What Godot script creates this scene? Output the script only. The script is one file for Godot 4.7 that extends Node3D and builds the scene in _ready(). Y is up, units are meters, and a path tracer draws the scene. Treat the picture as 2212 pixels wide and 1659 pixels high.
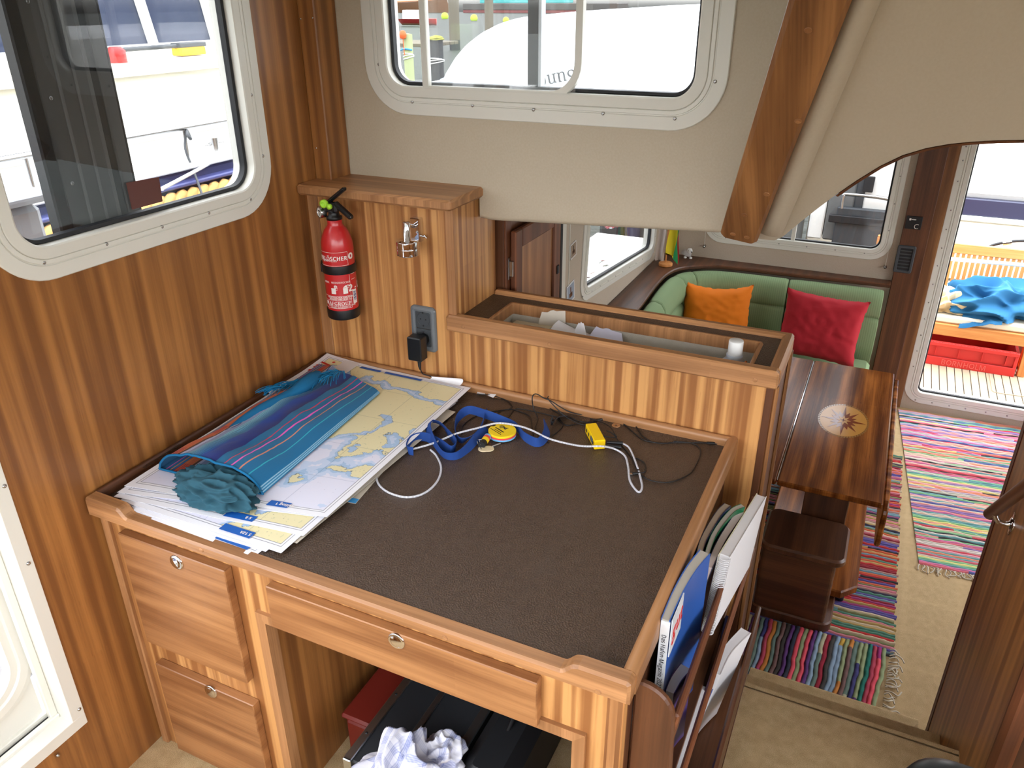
extends Node3D
# Nautical wheelhouse with a chart desk, looking down into the saloon. Units are metres; x runs along the bulkhead, z towards the viewer.
const CAM := Vector3(1.505, 1.79, 1.81)
const FOCAL := 1708.93
var cam_basis := Basis(Vector3.UP, 0.442825) * Basis(Vector3.RIGHT, -0.454693) * Basis(Vector3.BACK, -0.0048)
var M := {}
var names := {}
var rng := RandomNumberGenerator.new()

# ---------- where a direction of the photograph meets the plane axis = value
func on(px: float, py: float, axis: int, value: float) -> Vector3:
	var d: Vector3 = cam_basis * Vector3((px - 1106.0) / FOCAL, -(py - 829.5) / FOCAL, -1.0)
	return CAM + d * ((value - CAM[axis]) / d[axis])

# ---------- mesh builder
class MB:
	var v := PackedVector3Array()
	var n := PackedVector3Array()
	var t := PackedVector2Array()
	var c := PackedColorArray()
	var ix := PackedInt32Array()
	var xf := Transform3D()
	var grain := 1
	var off := Vector2.ZERO
	var col := Color(1, 1, 1)
	var use_col := false
	func at(p: Vector3, b := Basis()) -> MB:
		xf = Transform3D(b, p)
		return self
	func uv_of(p: Vector3, nn: Vector3) -> Vector2:
		var a := nn.abs()
		var ax := 0 if a.x >= a.y and a.x >= a.z else (1 if a.y >= a.z else 2)
		var o1 := (ax + 1) % 3
		var o2 := (ax + 2) % 3
		if o1 == grain:
			return Vector2(p[o2], p[o1]) + off
		return Vector2(p[o1], p[o2]) + off
	func vert(p: Vector3, nn: Vector3, uv: Vector2) -> int:
		v.append(xf * p)
		n.append((xf.basis * nn).normalized())
		t.append(uv)
		c.append(col)
		return v.size() - 1
	# corners counter-clockwise as seen from outside
	func poly(ps: Array, uvs = null) -> void:
		var nn: Vector3 = (ps[1] - ps[0]).cross(ps[2] - ps[0])
		if nn.length_squared() < 1e-16 and ps.size() > 3:
			nn = (ps[2] - ps[0]).cross(ps[3] - ps[0])
		nn = nn.normalized()
		var first := v.size()
		for k in ps.size():
			vert(ps[k], nn, uvs[k] if uvs != null else uv_of(ps[k], nn))
		for k in range(1, ps.size() - 1):
			ix.append_array([first, first + k + 1, first + k])
	func box(ce: Vector3, s: Vector3, b := 0.002, g := -1) -> MB:
		if g >= 0:
			grain = g
		var h := s * 0.5
		b = minf(b, minf(h.x, minf(h.y, h.z)) * 0.9)
		var P := func(sx: float, sy: float, sz: float, ax: int) -> Vector3:
			var q := Vector3(sx * (h.x - (0.0 if ax == 0 else b)), sy * (h.y - (0.0 if ax == 1 else b)), sz * (h.z - (0.0 if ax == 2 else b)))
			return ce + q
		for ax in 3:
			var u := (ax + 1) % 3
			var w := (ax + 2) % 3
			for sg in [-1.0, 1.0]:
				var q := []
				for k in [[-1, -1], [1, -1], [1, 1], [-1, 1]]:
					var sv := Vector3.ZERO
					sv[ax] = sg
					sv[u] = k[0]
					sv[w] = k[1]
					q.append(P.call(sv.x, sv.y, sv.z, ax))
				if sg < 0:
					q.reverse()
				poly(q)
		if b <= 0.0:
			return self
		for ax in 3:
			var u := (ax + 1) % 3
			var w := (ax + 2) % 3
			for su in [-1.0, 1.0]:
				for sw in [-1.0, 1.0]:
					var a := Vector3.ZERO
					a[u] = su
					a[w] = sw
					var a0 := a
					var a1 := a
					a0[ax] = -1
					a1[ax] = 1
					var q := [P.call(a0.x, a0.y, a0.z, u), P.call(a1.x, a1.y, a1.z, u), P.call(a1.x, a1.y, a1.z, w), P.call(a0.x, a0.y, a0.z, w)]
					var nn: Vector3 = (q[1] - q[0]).cross(q[2] - q[0])
					if nn.dot(a) < 0:
						q.reverse()
					poly(q)
		for sx in [-1.0, 1.0]:
			for sy in [-1.0, 1.0]:
				for sz in [-1.0, 1.0]:
					var q := [P.call(sx, sy, sz, 0), P.call(sx, sy, sz, 1), P.call(sx, sy, sz, 2)]
					var nn: Vector3 = (q[1] - q[0]).cross(q[2] - q[0])
					if nn.dot(Vector3(sx, sy, sz)) < 0:
						q.reverse()
					poly(q)
		return self
	# box from its lowest to its highest corner
	func bb(a: Vector3, b: Vector3, bev := 0.002, g := -1) -> MB:
		return box((a + b) * 0.5, (b - a).abs(), bev, g)
	# rows of points with smooth normals; wrapping round if closed
	func grid(rows: Array, closed := false, flip := false, uvs := 1.0, u_unit := false) -> MB:
		var R: int = rows.size()
		var C: int = rows[0].size()
		var cc := C + 1 if closed else C
		var nn := PackedVector3Array()
		nn.resize(R * C)
		for i in R - 1:
			for j in (C if closed else C - 1):
				var j2 := (j + 1) % C
				var a: Vector3 = rows[i][j]
				var b: Vector3 = rows[i][j2]
				var d: Vector3 = rows[i + 1][j]
				var e: Vector3 = rows[i + 1][j2]
				var f := (b - a).cross(d - a) + (d - e).cross(b - e)
				for k in [i * C + j, i * C + j2, (i + 1) * C + j, (i + 1) * C + j2]:
					nn[k] += f
		var first := v.size()
		var vl := 0.0
		for i in R:
			if i > 0:
				vl += rows[i][0].distance_to(rows[i - 1][0])
			var ul := 0.0
			for j in cc:
				var p: Vector3 = rows[i][j % C]
				if j > 0:
					ul += p.distance_to(rows[i][j - 1])
				var q: Vector3 = nn[i * C + j % C]
				var uv := Vector2(float(j) / (cc - 1), float(i) / (R - 1)) if u_unit else Vector2(ul, vl) * uvs + off
				vert(p, -q if flip else q, uv)
		for i in R - 1:
			for j in cc - 1:
				var a := first + i * cc + j
				var b := a + 1
				var d := a + cc
				var e := d + 1
				if flip:
					ix.append_array([a, b, d, b, e, d])
				else:
					ix.append_array([a, d, b, b, d, e])
		return self
	func lathe(prof: Array, seg := 24, u_unit := false) -> MB:
		var rows := []
		for q in prof:
			var r := PackedVector3Array()
			for k in seg:
				var a := TAU * k / seg
				r.append(Vector3(cos(a) * q.x, q.y, sin(a) * q.x))
			rows.append(r)
		return grid(rows, true, true, 1.0, u_unit)
	func tube(path: Array, r, seg := 8, caps := true) -> MB:
		var rows := []
		var side := Vector3.ZERO
		var N := path.size()
		for i in N:
			var d: Vector3 = (path[mini(i + 1, N - 1)] - path[maxi(i - 1, 0)]).normalized()
			if side == Vector3.ZERO:
				side = d.cross(Vector3.UP if absf(d.y) < 0.9 else Vector3.RIGHT).normalized()
			side = (side - d * side.dot(d)).normalized()
			var up := side.cross(d)
			var rr: float = r[i] if r is Array else r
			var row := PackedVector3Array()
			for k in seg:
				var a := TAU * k / seg
				row.append(path[i] + (side * cos(a) + up * sin(a)) * rr)
			rows.append(row)
		grid(rows, true, true)
		if caps:
			var f := []
			var l := []
			for k in seg:
				f.append(rows[0][k])
				l.append(rows[N - 1][seg - 1 - k])
			poly(l)
			poly(f)
		return self
	# outline in the x-y plane (counter-clockwise), from z0 to z1, with a chamfer
	func prism(o: PackedVector2Array, z0: float, z1: float, bev := 0.0, smooth := false) -> MB:
		var N := o.size()
		var ins := PackedVector2Array()
		for k in N:
			var d1 := (o[k] - o[(k + N - 1) % N]).normalized()
			var d2 := (o[(k + 1) % N] - o[k]).normalized()
			var m := (Vector2(-d1.y, d1.x) + Vector2(-d2.y, d2.x))
			var l := maxf(m.length_squared(), 0.2)
			ins.append(o[k] + m * (2.0 / l) * bev)
		var tri := Geometry2D.triangulate_polygon(ins)
		for face in 2:
			var z := z1 if face == 1 else z0
			var first := v.size()
			var nn := Vector3(0, 0, 1 if face == 1 else -1)
			for k in N:
				var p := Vector3(ins[k].x, ins[k].y, z)
				vert(p, nn, uv_of(p, nn))
			for k in range(0, tri.size(), 3):
				var a := tri[k]
				var b := tri[k + 1]
				var d := tri[k + 2]
				var ccw := (ins[b] - ins[a]).cross(ins[d] - ins[a]) > 0
				if ccw == (face == 1):
					ix.append_array([first + a, first + d, first + b])
				else:
					ix.append_array([first + a, first + b, first + d])
		var rings := [[o, z0 + bev], [o, z1 - bev]]
		if bev > 0.0:
			rings = [[ins, z0], [o, z0 + bev], [o, z1 - bev], [ins, z1]]
		if smooth:
			for i in rings.size() - 1:
				var rows := []
				for q in [rings[i], rings[i + 1]]:
					var r := PackedVector3Array()
					for k in N:
						r.append(Vector3(q[0][k].x, q[0][k].y, q[1]))
					rows.append(r)
				grid(rows, true, false)
			return self
		for i in rings.size() - 1:
			for k in N:
				var k2 := (k + 1) % N
				var a: Vector2 = rings[i][0][k]
				var b: Vector2 = rings[i][0][k2]
				var d: Vector2 = rings[i + 1][0][k2]
				var e: Vector2 = rings[i + 1][0][k]
				poly([Vector3(a.x, a.y, rings[i][1]), Vector3(b.x, b.y, rings[i][1]), Vector3(d.x, d.y, rings[i + 1][1]), Vector3(e.x, e.y, rings[i + 1][1])])
		return self
	func add(m: Mesh) -> MB:
		for s in m.get_surface_count():
			var a := m.surface_get_arrays(s)
			var first := v.size()
			var vs: PackedVector3Array = a[Mesh.ARRAY_VERTEX]
			var ns: PackedVector3Array = a[Mesh.ARRAY_NORMAL]
			for k in vs.size():
				vert(vs[k], ns[k], Vector2(vs[k].x, vs[k].y))
			var id: PackedInt32Array = a[Mesh.ARRAY_INDEX]
			for k in id:
				ix.append(first + k)
		return self
	func mesh() -> ArrayMesh:
		var a := []
		a.resize(Mesh.ARRAY_MAX)
		a[Mesh.ARRAY_VERTEX] = v
		a[Mesh.ARRAY_NORMAL] = n
		a[Mesh.ARRAY_TEX_UV] = t
		if use_col:
			a[Mesh.ARRAY_COLOR] = c
		a[Mesh.ARRAY_INDEX] = ix
		var m := ArrayMesh.new()
		m.add_surface_from_arrays(Mesh.PRIMITIVE_TRIANGLES, a)
		return m

func mb(g := 1) -> MB:
	var m := MB.new()
	m.grain = g
	m.off = Vector2(rng.randf(), rng.randf()) * 3.0
	return m

func rrect(w: float, h: float, r: float, k := 6, c := Vector2.ZERO) -> PackedVector2Array:
	var o := PackedVector2Array()
	r = minf(r, minf(w, h) * 0.499)
	for q in 4:
		var cc: Vector2 = c + Vector2((w / 2 - r) * [1, -1, -1, 1][q], (h / 2 - r) * [1, 1, -1, -1][q])
		for i in k + 1:
			var a := PI / 2 * (q + float(i) / k)
			o.append(cc + Vector2(cos(a), sin(a)) * r)
	return o

func smooth(p: Array, k := 6, closed := false) -> Array:
	var o := []
	var N := p.size()
	for i in (N if closed else N - 1):
		var a = p[(i + N - 1) % N] if closed or i > 0 else p[0]
		var b = p[i]
		var c = p[(i + 1) % N]
		var d = p[(i + 2) % N] if closed or i + 2 < N else p[N - 1]
		for j in k:
			var t := float(j) / k
			o.append(b.cubic_interpolate(c, a, d, t))
	if not closed:
		o.append(p[N - 1])
	return o

# ---------- things, parts and their descriptions
func numbered(s: String) -> String:
	names[s] = names.get(s, -1) + 1
	return s if names[s] == 0 else "%s_%03d" % [s, names[s]]

func tag(o: Node3D, label: String, category := "", group := "", kind := "") -> Node3D:
	if label:
		o.set_meta("label", label)
	if category:
		o.set_meta("category", category)
	if group:
		o.set_meta("group", group)
	if kind:
		o.set_meta("kind", kind)
	return o

func thing(called: String, at: Vector3, label: String, category: String, group := "", kind := "") -> Node3D:
	var o := Node3D.new()
	o.name = numbered(called)
	add_child(o)
	o.position = at
	return tag(o, label, category, group, kind)

func world_of(p: Node) -> Vector3:
	var s := Vector3.ZERO
	while p is Node3D and p != self:
		s += p.position
		p = p.get_parent()
	return s

func put(called: String, m: Mesh, mat: Material, parent: Node3D = null, where := Transform3D()) -> MeshInstance3D:
	var o := MeshInstance3D.new()
	o.mesh = m
	o.material_override = mat
	o.name = numbered(called) if parent == null else called
	if parent == null:
		add_child(o)
		o.transform = where
	else:
		parent.add_child(o, true)
		o.transform = where
		o.position -= world_of(parent)
	return o

func obj(called: String, b: MB, mat: Material, parent: Node3D = null) -> MeshInstance3D:
	return put(called, b.mesh(), mat, parent)

func one(called: String, b: MB, mat: Material, label: String, category: String, group := "", kind := "") -> MeshInstance3D:
	var o := obj(called, b, mat)
	tag(o, label, category, group, kind)
	return o

# ---------- materials and the textures they need
func mat(called: String, c: Color, rough := 0.6, metal := 0.0) -> StandardMaterial3D:
	var m := StandardMaterial3D.new()
	m.albedo_color = c
	m.roughness = rough
	m.metallic = metal
	M[called] = m
	return m

func rgb(r: int, g: int, b: int) -> Color:
	return Color(r / 255.0, g / 255.0, b / 255.0)

func noise_bytes(sd: int, w: int, h: int, freq: float, stretch := 1, octaves := 3) -> PackedByteArray:
	var f := FastNoiseLite.new()
	f.seed = sd
	f.noise_type = FastNoiseLite.TYPE_SIMPLEX_SMOOTH
	f.frequency = freq
	f.fractal_octaves = octaves
	var im := f.get_seamless_image(w, maxi(h / stretch, 8), false, false, 0.3)
	im.convert(Image.FORMAT_L8)
	if stretch > 1:
		im.resize(w, h, Image.INTERPOLATE_CUBIC)
	return im.get_data()

func image_of(data: PackedByteArray, w: int, h: int, fmt := Image.FORMAT_RGB8) -> ImageTexture:
	return ImageTexture.create_from_image(Image.create_from_data(w, h, false, fmt, data))

# grain runs along v; a tile is 0.6 m across and 1.2 m long
func wood(called: String, sd: int, dark: Color, light: Color, stripe: float, rough := 0.42, wob := 16, gain := 1.5) -> StandardMaterial3D:
	var w := 512
	var h := 512
	var a := noise_bytes(sd, w, h, stripe, wob, 2)
	var b := noise_bytes(sd + 1, w, h, 0.18, 32, 2)
	var d := noise_bytes(sd + 2, w, h, 0.012, 2, 3)
	var e := noise_bytes(sd + 3, w, h, 0.45, 12, 1)
	var out := PackedByteArray()
	out.resize(w * h * 3)
	var r0 := dark.r * 255
	var g0 := dark.g * 255
	var b0 := dark.b * 255
	var r1 := light.r * 255 - r0
	var g1 := light.g * 255 - g0
	var b1 := light.b * 255 - b0
	for k in w * h:
		var t := 0.5 + (a[k] / 255.0 - 0.5) * gain + (b[k] / 255.0 - 0.5) * 0.45 + (d[k] / 255.0 - 0.5) * 0.35
		if e[k] > 200:
			t -= (e[k] - 200) * 0.006
		t = clampf(t, 0.0, 1.0)
		out[k * 3] = int(r0 + r1 * t)
		out[k * 3 + 1] = int(g0 + g1 * t)
		out[k * 3 + 2] = int(b0 + b1 * t)
	var m := mat(called, Color(1, 1, 1), rough)
	m.albedo_texture = image_of(out, w, h)
	m.uv1_scale = Vector3(1.0 / 0.6, 1.0 / 1.2, 1)
	return m

func speckled(called: String, sd: int, c0: Color, c1: Color, freq: float, tile: float, rough: float, relief := 0.0, px := 512, gain := 1.3) -> StandardMaterial3D:
	var a := noise_bytes(sd, px, px, freq, 1, 3)
	var d := noise_bytes(sd + 7, px, px, 0.01, 1, 3)
	var out := PackedByteArray()
	out.resize(px * px * 3)
	for k in px * px:
		var t := clampf(0.5 + (a[k] / 255.0 - 0.5) * gain + (d[k] / 255.0 - 0.5) * 0.3, 0.0, 1.0)
		out[k * 3] = int((c0.r + (c1.r - c0.r) * t) * 255)
		out[k * 3 + 1] = int((c0.g + (c1.g - c0.g) * t) * 255)
		out[k * 3 + 2] = int((c0.b + (c1.b - c0.b) * t) * 255)
	var m := mat(called, Color(1, 1, 1), rough)
	m.albedo_texture = image_of(out, px, px)
	if relief > 0.0:
		var im := Image.create_from_data(px, px, false, Image.FORMAT_L8, a)
		im.convert(Image.FORMAT_RGBA8)
		im.bump_map_to_normal_map(relief)
		m.normal_enabled = true
		m.normal_texture = ImageTexture.create_from_image(im)
	m.uv1_triplanar = true
	m.uv1_world_triplanar = true
	m.uv1_scale = Vector3.ONE / tile
	return m

func make_materials() -> void:
	wood("veneer", 11, rgb(146, 94, 52), rgb(204, 150, 92), 0.04, 0.36, 64, 2.2)
	wood("wall_veneer", 23, rgb(124, 78, 40), rgb(170, 114, 60), 0.024, 0.36, 64, 1.6)
	wood("oak", 31, rgb(140, 96, 60), rgb(190, 138, 92), 0.03, 0.4, 16, 0.9)
	wood("drawer_wood", 41, rgb(126, 80, 46), rgb(172, 121, 76), 0.02, 0.4, 8, 1.2)
	wood("dark_wood", 51, rgb(72, 42, 26), rgb(116, 72, 44), 0.022, 0.4, 16, 1.0)
	wood("beam_wood", 61, rgb(108, 68, 36), rgb(168, 116, 68), 0.014, 0.5, 8, 1.5)
	wood("table_wood", 71, rgb(84, 42, 16), rgb(166, 100, 44), 0.02, 0.18, 16, 1.3).metallic_specular = 0.25
	wood("inside_wood", 81, rgb(88, 48, 26), rgb(128, 74, 42), 0.02, 0.5, 16, 1.0)
	wood("teak", 91, rgb(196, 124, 62), rgb(226, 158, 92), 0.03, 0.6, 16, 0.8)
	speckled("leather_top", 101, rgb(58, 45, 36), rgb(92, 74, 60), 0.07, 0.18, 0.32, 5.0)
	speckled("beige_vinyl", 111, rgb(188, 174, 151), rgb(193, 180, 158), 0.06, 0.25, 0.55, 0.35)
	speckled("grey_vinyl", 121, rgb(186, 170, 150), rgb(192, 178, 160), 0.06, 0.25, 0.6, 0.35)
	speckled("carpet", 131, rgb(172, 138, 92), rgb(240, 212, 164), 0.24, 0.22, 0.95, 8.0)
	speckled("carpet_pale", 141, rgb(184, 152, 106), rgb(232, 202, 154), 0.24, 0.22, 0.95, 8.0)
	speckled("corduroy", 151, rgb(184, 176, 160), rgb(208, 200, 184), 0.2, 0.08, 0.9, 3.0, 256)
	mat("white_frame", rgb(226, 224, 214), 0.28)
	mat("white_paint", rgb(236, 236, 232), 0.35)
	mat("rubber", rgb(24, 25, 28), 0.55)
	mat("black_plastic", rgb(20, 20, 22), 0.35)
	mat("chrome", rgb(225, 225, 228), 0.06, 1.0)
	mat("steel", rgb(190, 190, 190), 0.25, 1.0)
	mat("alu", rgb(190, 196, 200), 0.35, 1.0)
	var g := mat("glass", Color(0.96, 0.98, 0.98, 0.06), 0.0)
	g.transparency = BaseMaterial3D.TRANSPARENCY_ALPHA
	g.metallic_specular = 0.5
	g = mat("view_dimming_glass", Color(0.10, 0.11, 0.11, 0.30), 0.0)  # tint added to the visible panes to dim the bright view outside
	g.transparency = BaseMaterial3D.TRANSPARENCY_ALPHA

var LEFT_WALL := Basis(Vector3(0, 0, -1), Vector3(0, 1, 0), Vector3(1, 0, 0))
var screw_mesh: Mesh

func frame_ring(b: MB, w: float, h: float, r: float, prof: Array, k := 10) -> void:
	var rows := []
	for q in prof:
		var o := rrect(w - 2 * q[0], h - 2 * q[0], maxf(r - q[0], 0.006), k)
		var row := PackedVector3Array()
		for p in o:
			row.append(Vector3(p.x, p.y, q[1]))
		rows.append(row)
	# doubled rows keep the steps of the profile crisp
	for i in rows.size() - 1:
		b.grid([rows[i], rows[i + 1]], true)

# an aluminium window: stepped white frame, black gasket, pane and screws; w, h are its outer size
func make_window(node: Node3D, at: Vector3, bas: Basis, w: float, h: float, r: float, fw: float, screws: Array, pane := true) -> void:
	var b := mb().at(at, bas)
	var f := fw
	frame_ring(b, w, h, r, [[0.0, -0.002], [0.0, 0.004], [0.002, 0.006], [f * 0.42, 0.008], [f * 0.44, 0.005], [f * 0.47, 0.005], [f * 0.49, 0.009], [f * 0.60, 0.009], [f * 0.62, 0.006], [f * 0.64, 0.010], [f * 0.95, 0.012], [f, 0.010], [f, -0.06]])
	obj("frame", b, M.white_frame, node)
	b = mb().at(at, bas)
	frame_ring(b, w - 2 * f + 0.004, h - 2 * f + 0.004, r - f + 0.002, [[0.0, -0.018], [0.004, -0.012], [0.011, -0.014], [0.012, -0.03]])
	obj("gasket", b, M.rubber, node)
	if pane:
		b = mb().at(at, bas)
		b.prism(rrect(w - 2 * f - 0.004, h - 2 * f - 0.004, r - f, 10), -0.028, -0.023)
		obj("pane", b, M.view_dimming_glass if screws.size() > 0 else M.glass, node)
	for s in screws:
		put("screw", screw_mesh, M.steel, node, Transform3D(bas, at + bas * Vector3(s.x, s.y, 0.007)) * Transform3D(Basis(Vector3.RIGHT, PI / 2), Vector3.ZERO))

func wall_hole(b: MB, o: Array, i: Array, thick: float) -> void:
	# o, i: four corners in x-y, counter-clockwise
	for k in 4:
		var k2 := (k + 1) % 4
		for z in [0.0, -thick]:
			var q := []
			for p in [o[k], o[k2], i[k2], i[k]]:
				q.append(Vector3(p.x, p.y, z))
			if z < 0.0:
				q.reverse()
			b.poly(q)
		b.poly([Vector3(i[k].x, i[k].y, 0), Vector3(i[k2].x, i[k2].y, 0), Vector3(i[k2].x, i[k2].y, -thick), Vector3(i[k].x, i[k].y, -thick)])
		b.poly([Vector3(o[k2].x, o[k2].y, 0), Vector3(o[k].x, o[k].y, 0), Vector3(o[k].x, o[k].y, -thick), Vector3(o[k2].x, o[k2].y, -thick)])

func rect4(x0: float, y0: float, x1: float, y1: float) -> Array:
	return [Vector2(x0, y0), Vector2(x1, y0), Vector2(x1, y1), Vector2(x0, y1)]

func V(x: float, y: float, z: float) -> Vector3:
	return Vector3(x, y, z)

func make_shell() -> void:
	screw_mesh = mb().lathe([Vector2(0.0048, -0.001), Vector2(0.0045, 0.0012), Vector2(0.003, 0.0026), Vector2(0.0012, 0.0031), Vector2(0.001, 0.0018), Vector2(0.0, 0.0018)], 12).mesh()
	# --- wheelhouse: left wall with its window and its door opening
	var b := mb()
	for q in [[-0.2, 0.195, 0.0, 2.0], [0.195, 0.88, 0.0, 1.335], [0.195, 0.88, 1.86, 2.0], [0.88, 1.05, 0.0, 2.0], [1.05, 1.85, 0.0, 0.262], [1.05, 1.85, 1.9, 2.0], [1.85, 1.93, 0.0, 2.0], [1.93, 2.4, 0.0, 0.85], [1.93, 2.4, 1.93, 2.0], [2.4, 2.45, 0.0, 2.0]]:  # the forward gap is an unseen opening, enlarged to let in daylight
		b.bb(V(-0.05, q[2], q[0]), V(0, q[3], q[1]), 0.0)
	one("wall_left", b, M.wall_veneer, "mahogany veneer side wall with the rounded white window", "wall", "", "structure")
	var w := thing("window_1", V(0, 1.28, 0.54), "large white framed window with rounded corners in the mahogany wall", "window", "", "structure")
	var sc := []
	for q in [[94, 567], [229, 527], [349, 490], [450, 460], [540, 430], [567, 337], [542, 205], [515, 65]]:
		var p := on(q[0], q[1], 0, 0.006)
		sc.append(Vector2(-(p.z - 0.5375), p.y - 1.598))
	make_window(w, V(0, 1.598, 0.5375), LEFT_WALL, 0.80, 0.64, 0.13, 0.070, sc)
	# --- upholstered back wall
	b = mb()
	var bl := on(1039, 472, 2, -0.14)
	var br := on(1556, 500, 2, -0.14)
	wall_hole(b.at(V(0, 0, -0.14)), [Vector2(0.05, 1.30), Vector2(1.25, 1.30), Vector2(1.42, 2.0), Vector2(0.05, 2.0)], rect4(0.205, 1.565, 1.065, 1.925), 0.05)
	# padded lower part with a rolled edge
	var prof := [[-0.05, 0.004], [-0.046, -0.002], [-0.03, -0.007], [-0.015, -0.0065], [-0.004, -0.003], [0.0, 0.006], [0.0, 0.02], [0.0, 0.06]]
	var rows := []
	for q in prof:
		var r := PackedVector3Array()
		for k in 25:
			var x: float = lerpf(0.483, 1.25, k / 24.0)
			var e: float = 0.006 * exp(-(x - 0.483) * 90.0)
			r.append(V(x, 1.30 if q[1] > 0.05 else lerpf(bl.y, br.y, (x - bl.x) / (br.x - bl.x)) + q[1] + e, q[0]))
		rows.append(r)
	b.grid(rows)
	b.poly([V(0.483, bl.y, -0.05), V(0.483, bl.y + 0.002, 0.0), V(0.483, 1.30, 0.0), V(0.483, 1.30, -0.05)])
	b.poly([V(1.25, br.y, -0.05), V(0.483, bl.y, -0.05), V(0.483, 1.30, -0.05), V(1.25, 1.30, -0.05)])
	one("wall_back", b, M.beige_vinyl, "beige vinyl bulkhead around the sliding window", "wall", "", "structure")
	# --- sliding window of the back wall
	w = thing("window_2", V(0.635, 1.5, -0.14), "white framed sliding window in the beige vinyl bulkhead", "window", "", "structure")
	sc = []
	for q in [[819, 139], [891, 220], [1021, 228], [1153, 237], [1303, 245], [1458, 256], [1545, 176]]:
		var p := on(q[0], q[1], 2, -0.134)
		sc.append(Vector2(p.x - 0.635, p.y - 1.745))
	make_window(w, V(0.635, 1.745, -0.14), Basis(), 0.99, 0.49, 0.13, 0.075, sc)
	# inner sliding pane: a slimmer frame with one rounded lower corner
	var sl := on(925, 150, 2, -0.13)
	var p0 := on(915, 197, 2, -0.128)
	var p1 := on(1253, 215, 2, -0.128)
	b = mb()
	var th := 0.018
	var zc := -0.130
	var arc := []
	var cor := 0.085
	for k in 9:
		var a := PI / 2 * k / 8.0
		arc.append([V(p1.x - cor + sin(a) * cor, p0.y - 0.004 + cor - cos(a) * cor, zc), V(p1.x - cor + sin(a) * (cor - th), p0.y - 0.004 + cor - cos(a) * (cor - th), zc)])
	var path := [[V(p0.x, p0.y - 0.004, zc), V(p0.x + th, p0.y - 0.004 + th, zc)]] + arc + [[V(p1.x, 1.93, zc), V(p1.x - th, 1.93, zc)]]
	rows = [[], [], [], []]
	for q in path:
		rows[0].append(q[0] + V(0, 0, -0.02))
		rows[1].append(q[0])
		rows[2].append(q[1])
		rows[3].append(q[1] + V(0, 0, -0.02))
	for k in 3:
		b.grid([rows[k], rows[k + 1]])
	b.bb(V(p0.x - 0.004, p0.y - 0.004, zc - 0.02), V(p0.x + th - 0.004, 1.93, zc + 0.001), 0.002)
	var sf := obj("sliding_frame", b, M.white_frame, w)
	b = mb()
	b.bb(V(p0.x + th, p0.y + th - 0.01, zc - 0.012), V(p1.x - th, 1.93, zc - 0.008), 0.0)
	obj("sliding_pane", b, M.glass, sf)
	var m0 := on(1141, 100, 2, -0.17)
	var m1 := on(1165, 100, 2, -0.17)
	b = mb().bb(V(m0.x, 1.575, -0.185), V(m1.x, 1.9, -0.165), 0.002)
	obj("mullion", b, M.rubber, w)
	b = mb().bb(V(m1.x, 1.575, -0.19), V(m1.x + 0.008, 1.9, -0.162), 0.001)
	obj("mullion_edge", b, M.alu, w)
	# --- wooden corner board between the two walls
	b = mb().bb(V(0, 1.30, -0.14), V(0.055, 2.0, -0.045), 0.003)
	var cb := one("trim_1", b, M.wall_veneer, "tall mahogany corner board beside the beige bulkhead", "trim", "", "structure")
	for q in [[638, 41], [683, 320], [727, 39]]:
		var p := on(q[0], q[1], 2, -0.045)
		put("screw", screw_mesh, M.steel, cb, Transform3D(Basis(Vector3.RIGHT, PI / 2).scaled(Vector3.ONE * 0.6), V(clampf(p.x, 0.008, 0.048), p.y, -0.0455)))
	# --- the rest of the wheelhouse, behind the viewer
	b = mb()
	wall_hole(b.at(V(0, 0, 2.45), Basis(Vector3.UP, PI)), [Vector2(-3.3, 0), Vector2(0, 0), Vector2(0, 2.0), Vector2(-3.3, 2.0)], rect4(-3.22, 0.82, -0.08, 1.95), 0.05)
	one("wall_front", b, M.wall_veneer, "mahogany front wall below the added wide windscreen", "wall", "", "structure")
	w = thing("window_3", V(1.65, 0.82, 2.45), "unseen wide three pane windscreen added to light the wheelhouse", "window", "", "structure")  # assumed windscreen, made large and close so more daylight reaches the room
	b = mb()
	for q in [[0.05, 0.09], [1.12, 1.17], [2.13, 2.18], [3.21, 3.25]]:
		b.bb(V(q[0], 0.80, 2.435), V(q[1], 1.96, 2.49), 0.004)
	b.bb(V(0.05, 0.79, 2.435), V(3.25, 0.83, 2.49), 0.004).bb(V(0.05, 1.94, 2.435), V(3.25, 1.97, 2.49), 0.004)
	obj("frame", b, M.white_frame, w)
	b = mb().bb(V(0.08, 0.82, 2.47), V(3.22, 1.95, 2.475), 0.0)
	obj("pane", b, M.glass, w)
	b = mb()
	wall_hole(b.at(V(3.3, 0, 0), Basis(Vector3.UP, -PI / 2)), [Vector2(-0.45, 0), Vector2(2.45, 0), Vector2(2.45, 2.0), Vector2(-0.45, 2.0)], rect4(0.38, 0.84, 2.36, 1.94), 0.05)
	one("wall_right", b, M.wall_veneer, "mahogany wall of the wheelhouse beside the helm", "wall", "", "structure")
	w = thing("window_4", V(3.3, 0.84, 1.37), "unseen wide side window beside the helm added to light the wheelhouse", "window", "", "structure")  # assumed window, sized to bring more daylight in from the right
	make_window(w, V(3.3, 1.39, 1.37), Basis(Vector3.UP, -PI / 2), 2.06, 1.16, 0.13, 0.05, [])
	b = mb().bb(V(-0.05, 2.0, -0.2), V(3.35, 2.05, 2.52), 0.0)
	one("ceiling", b, M.white_paint, "white headliner of the wheelhouse", "ceiling", "", "structure")
	b = mb().bb(V(-0.05, -0.05, 0.0), V(3.35, 0.0, 2.52), 0.0)
	one("floor", b, M.carpet, "beige speckled carpet of the wheelhouse", "floor", "", "structure")

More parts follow.
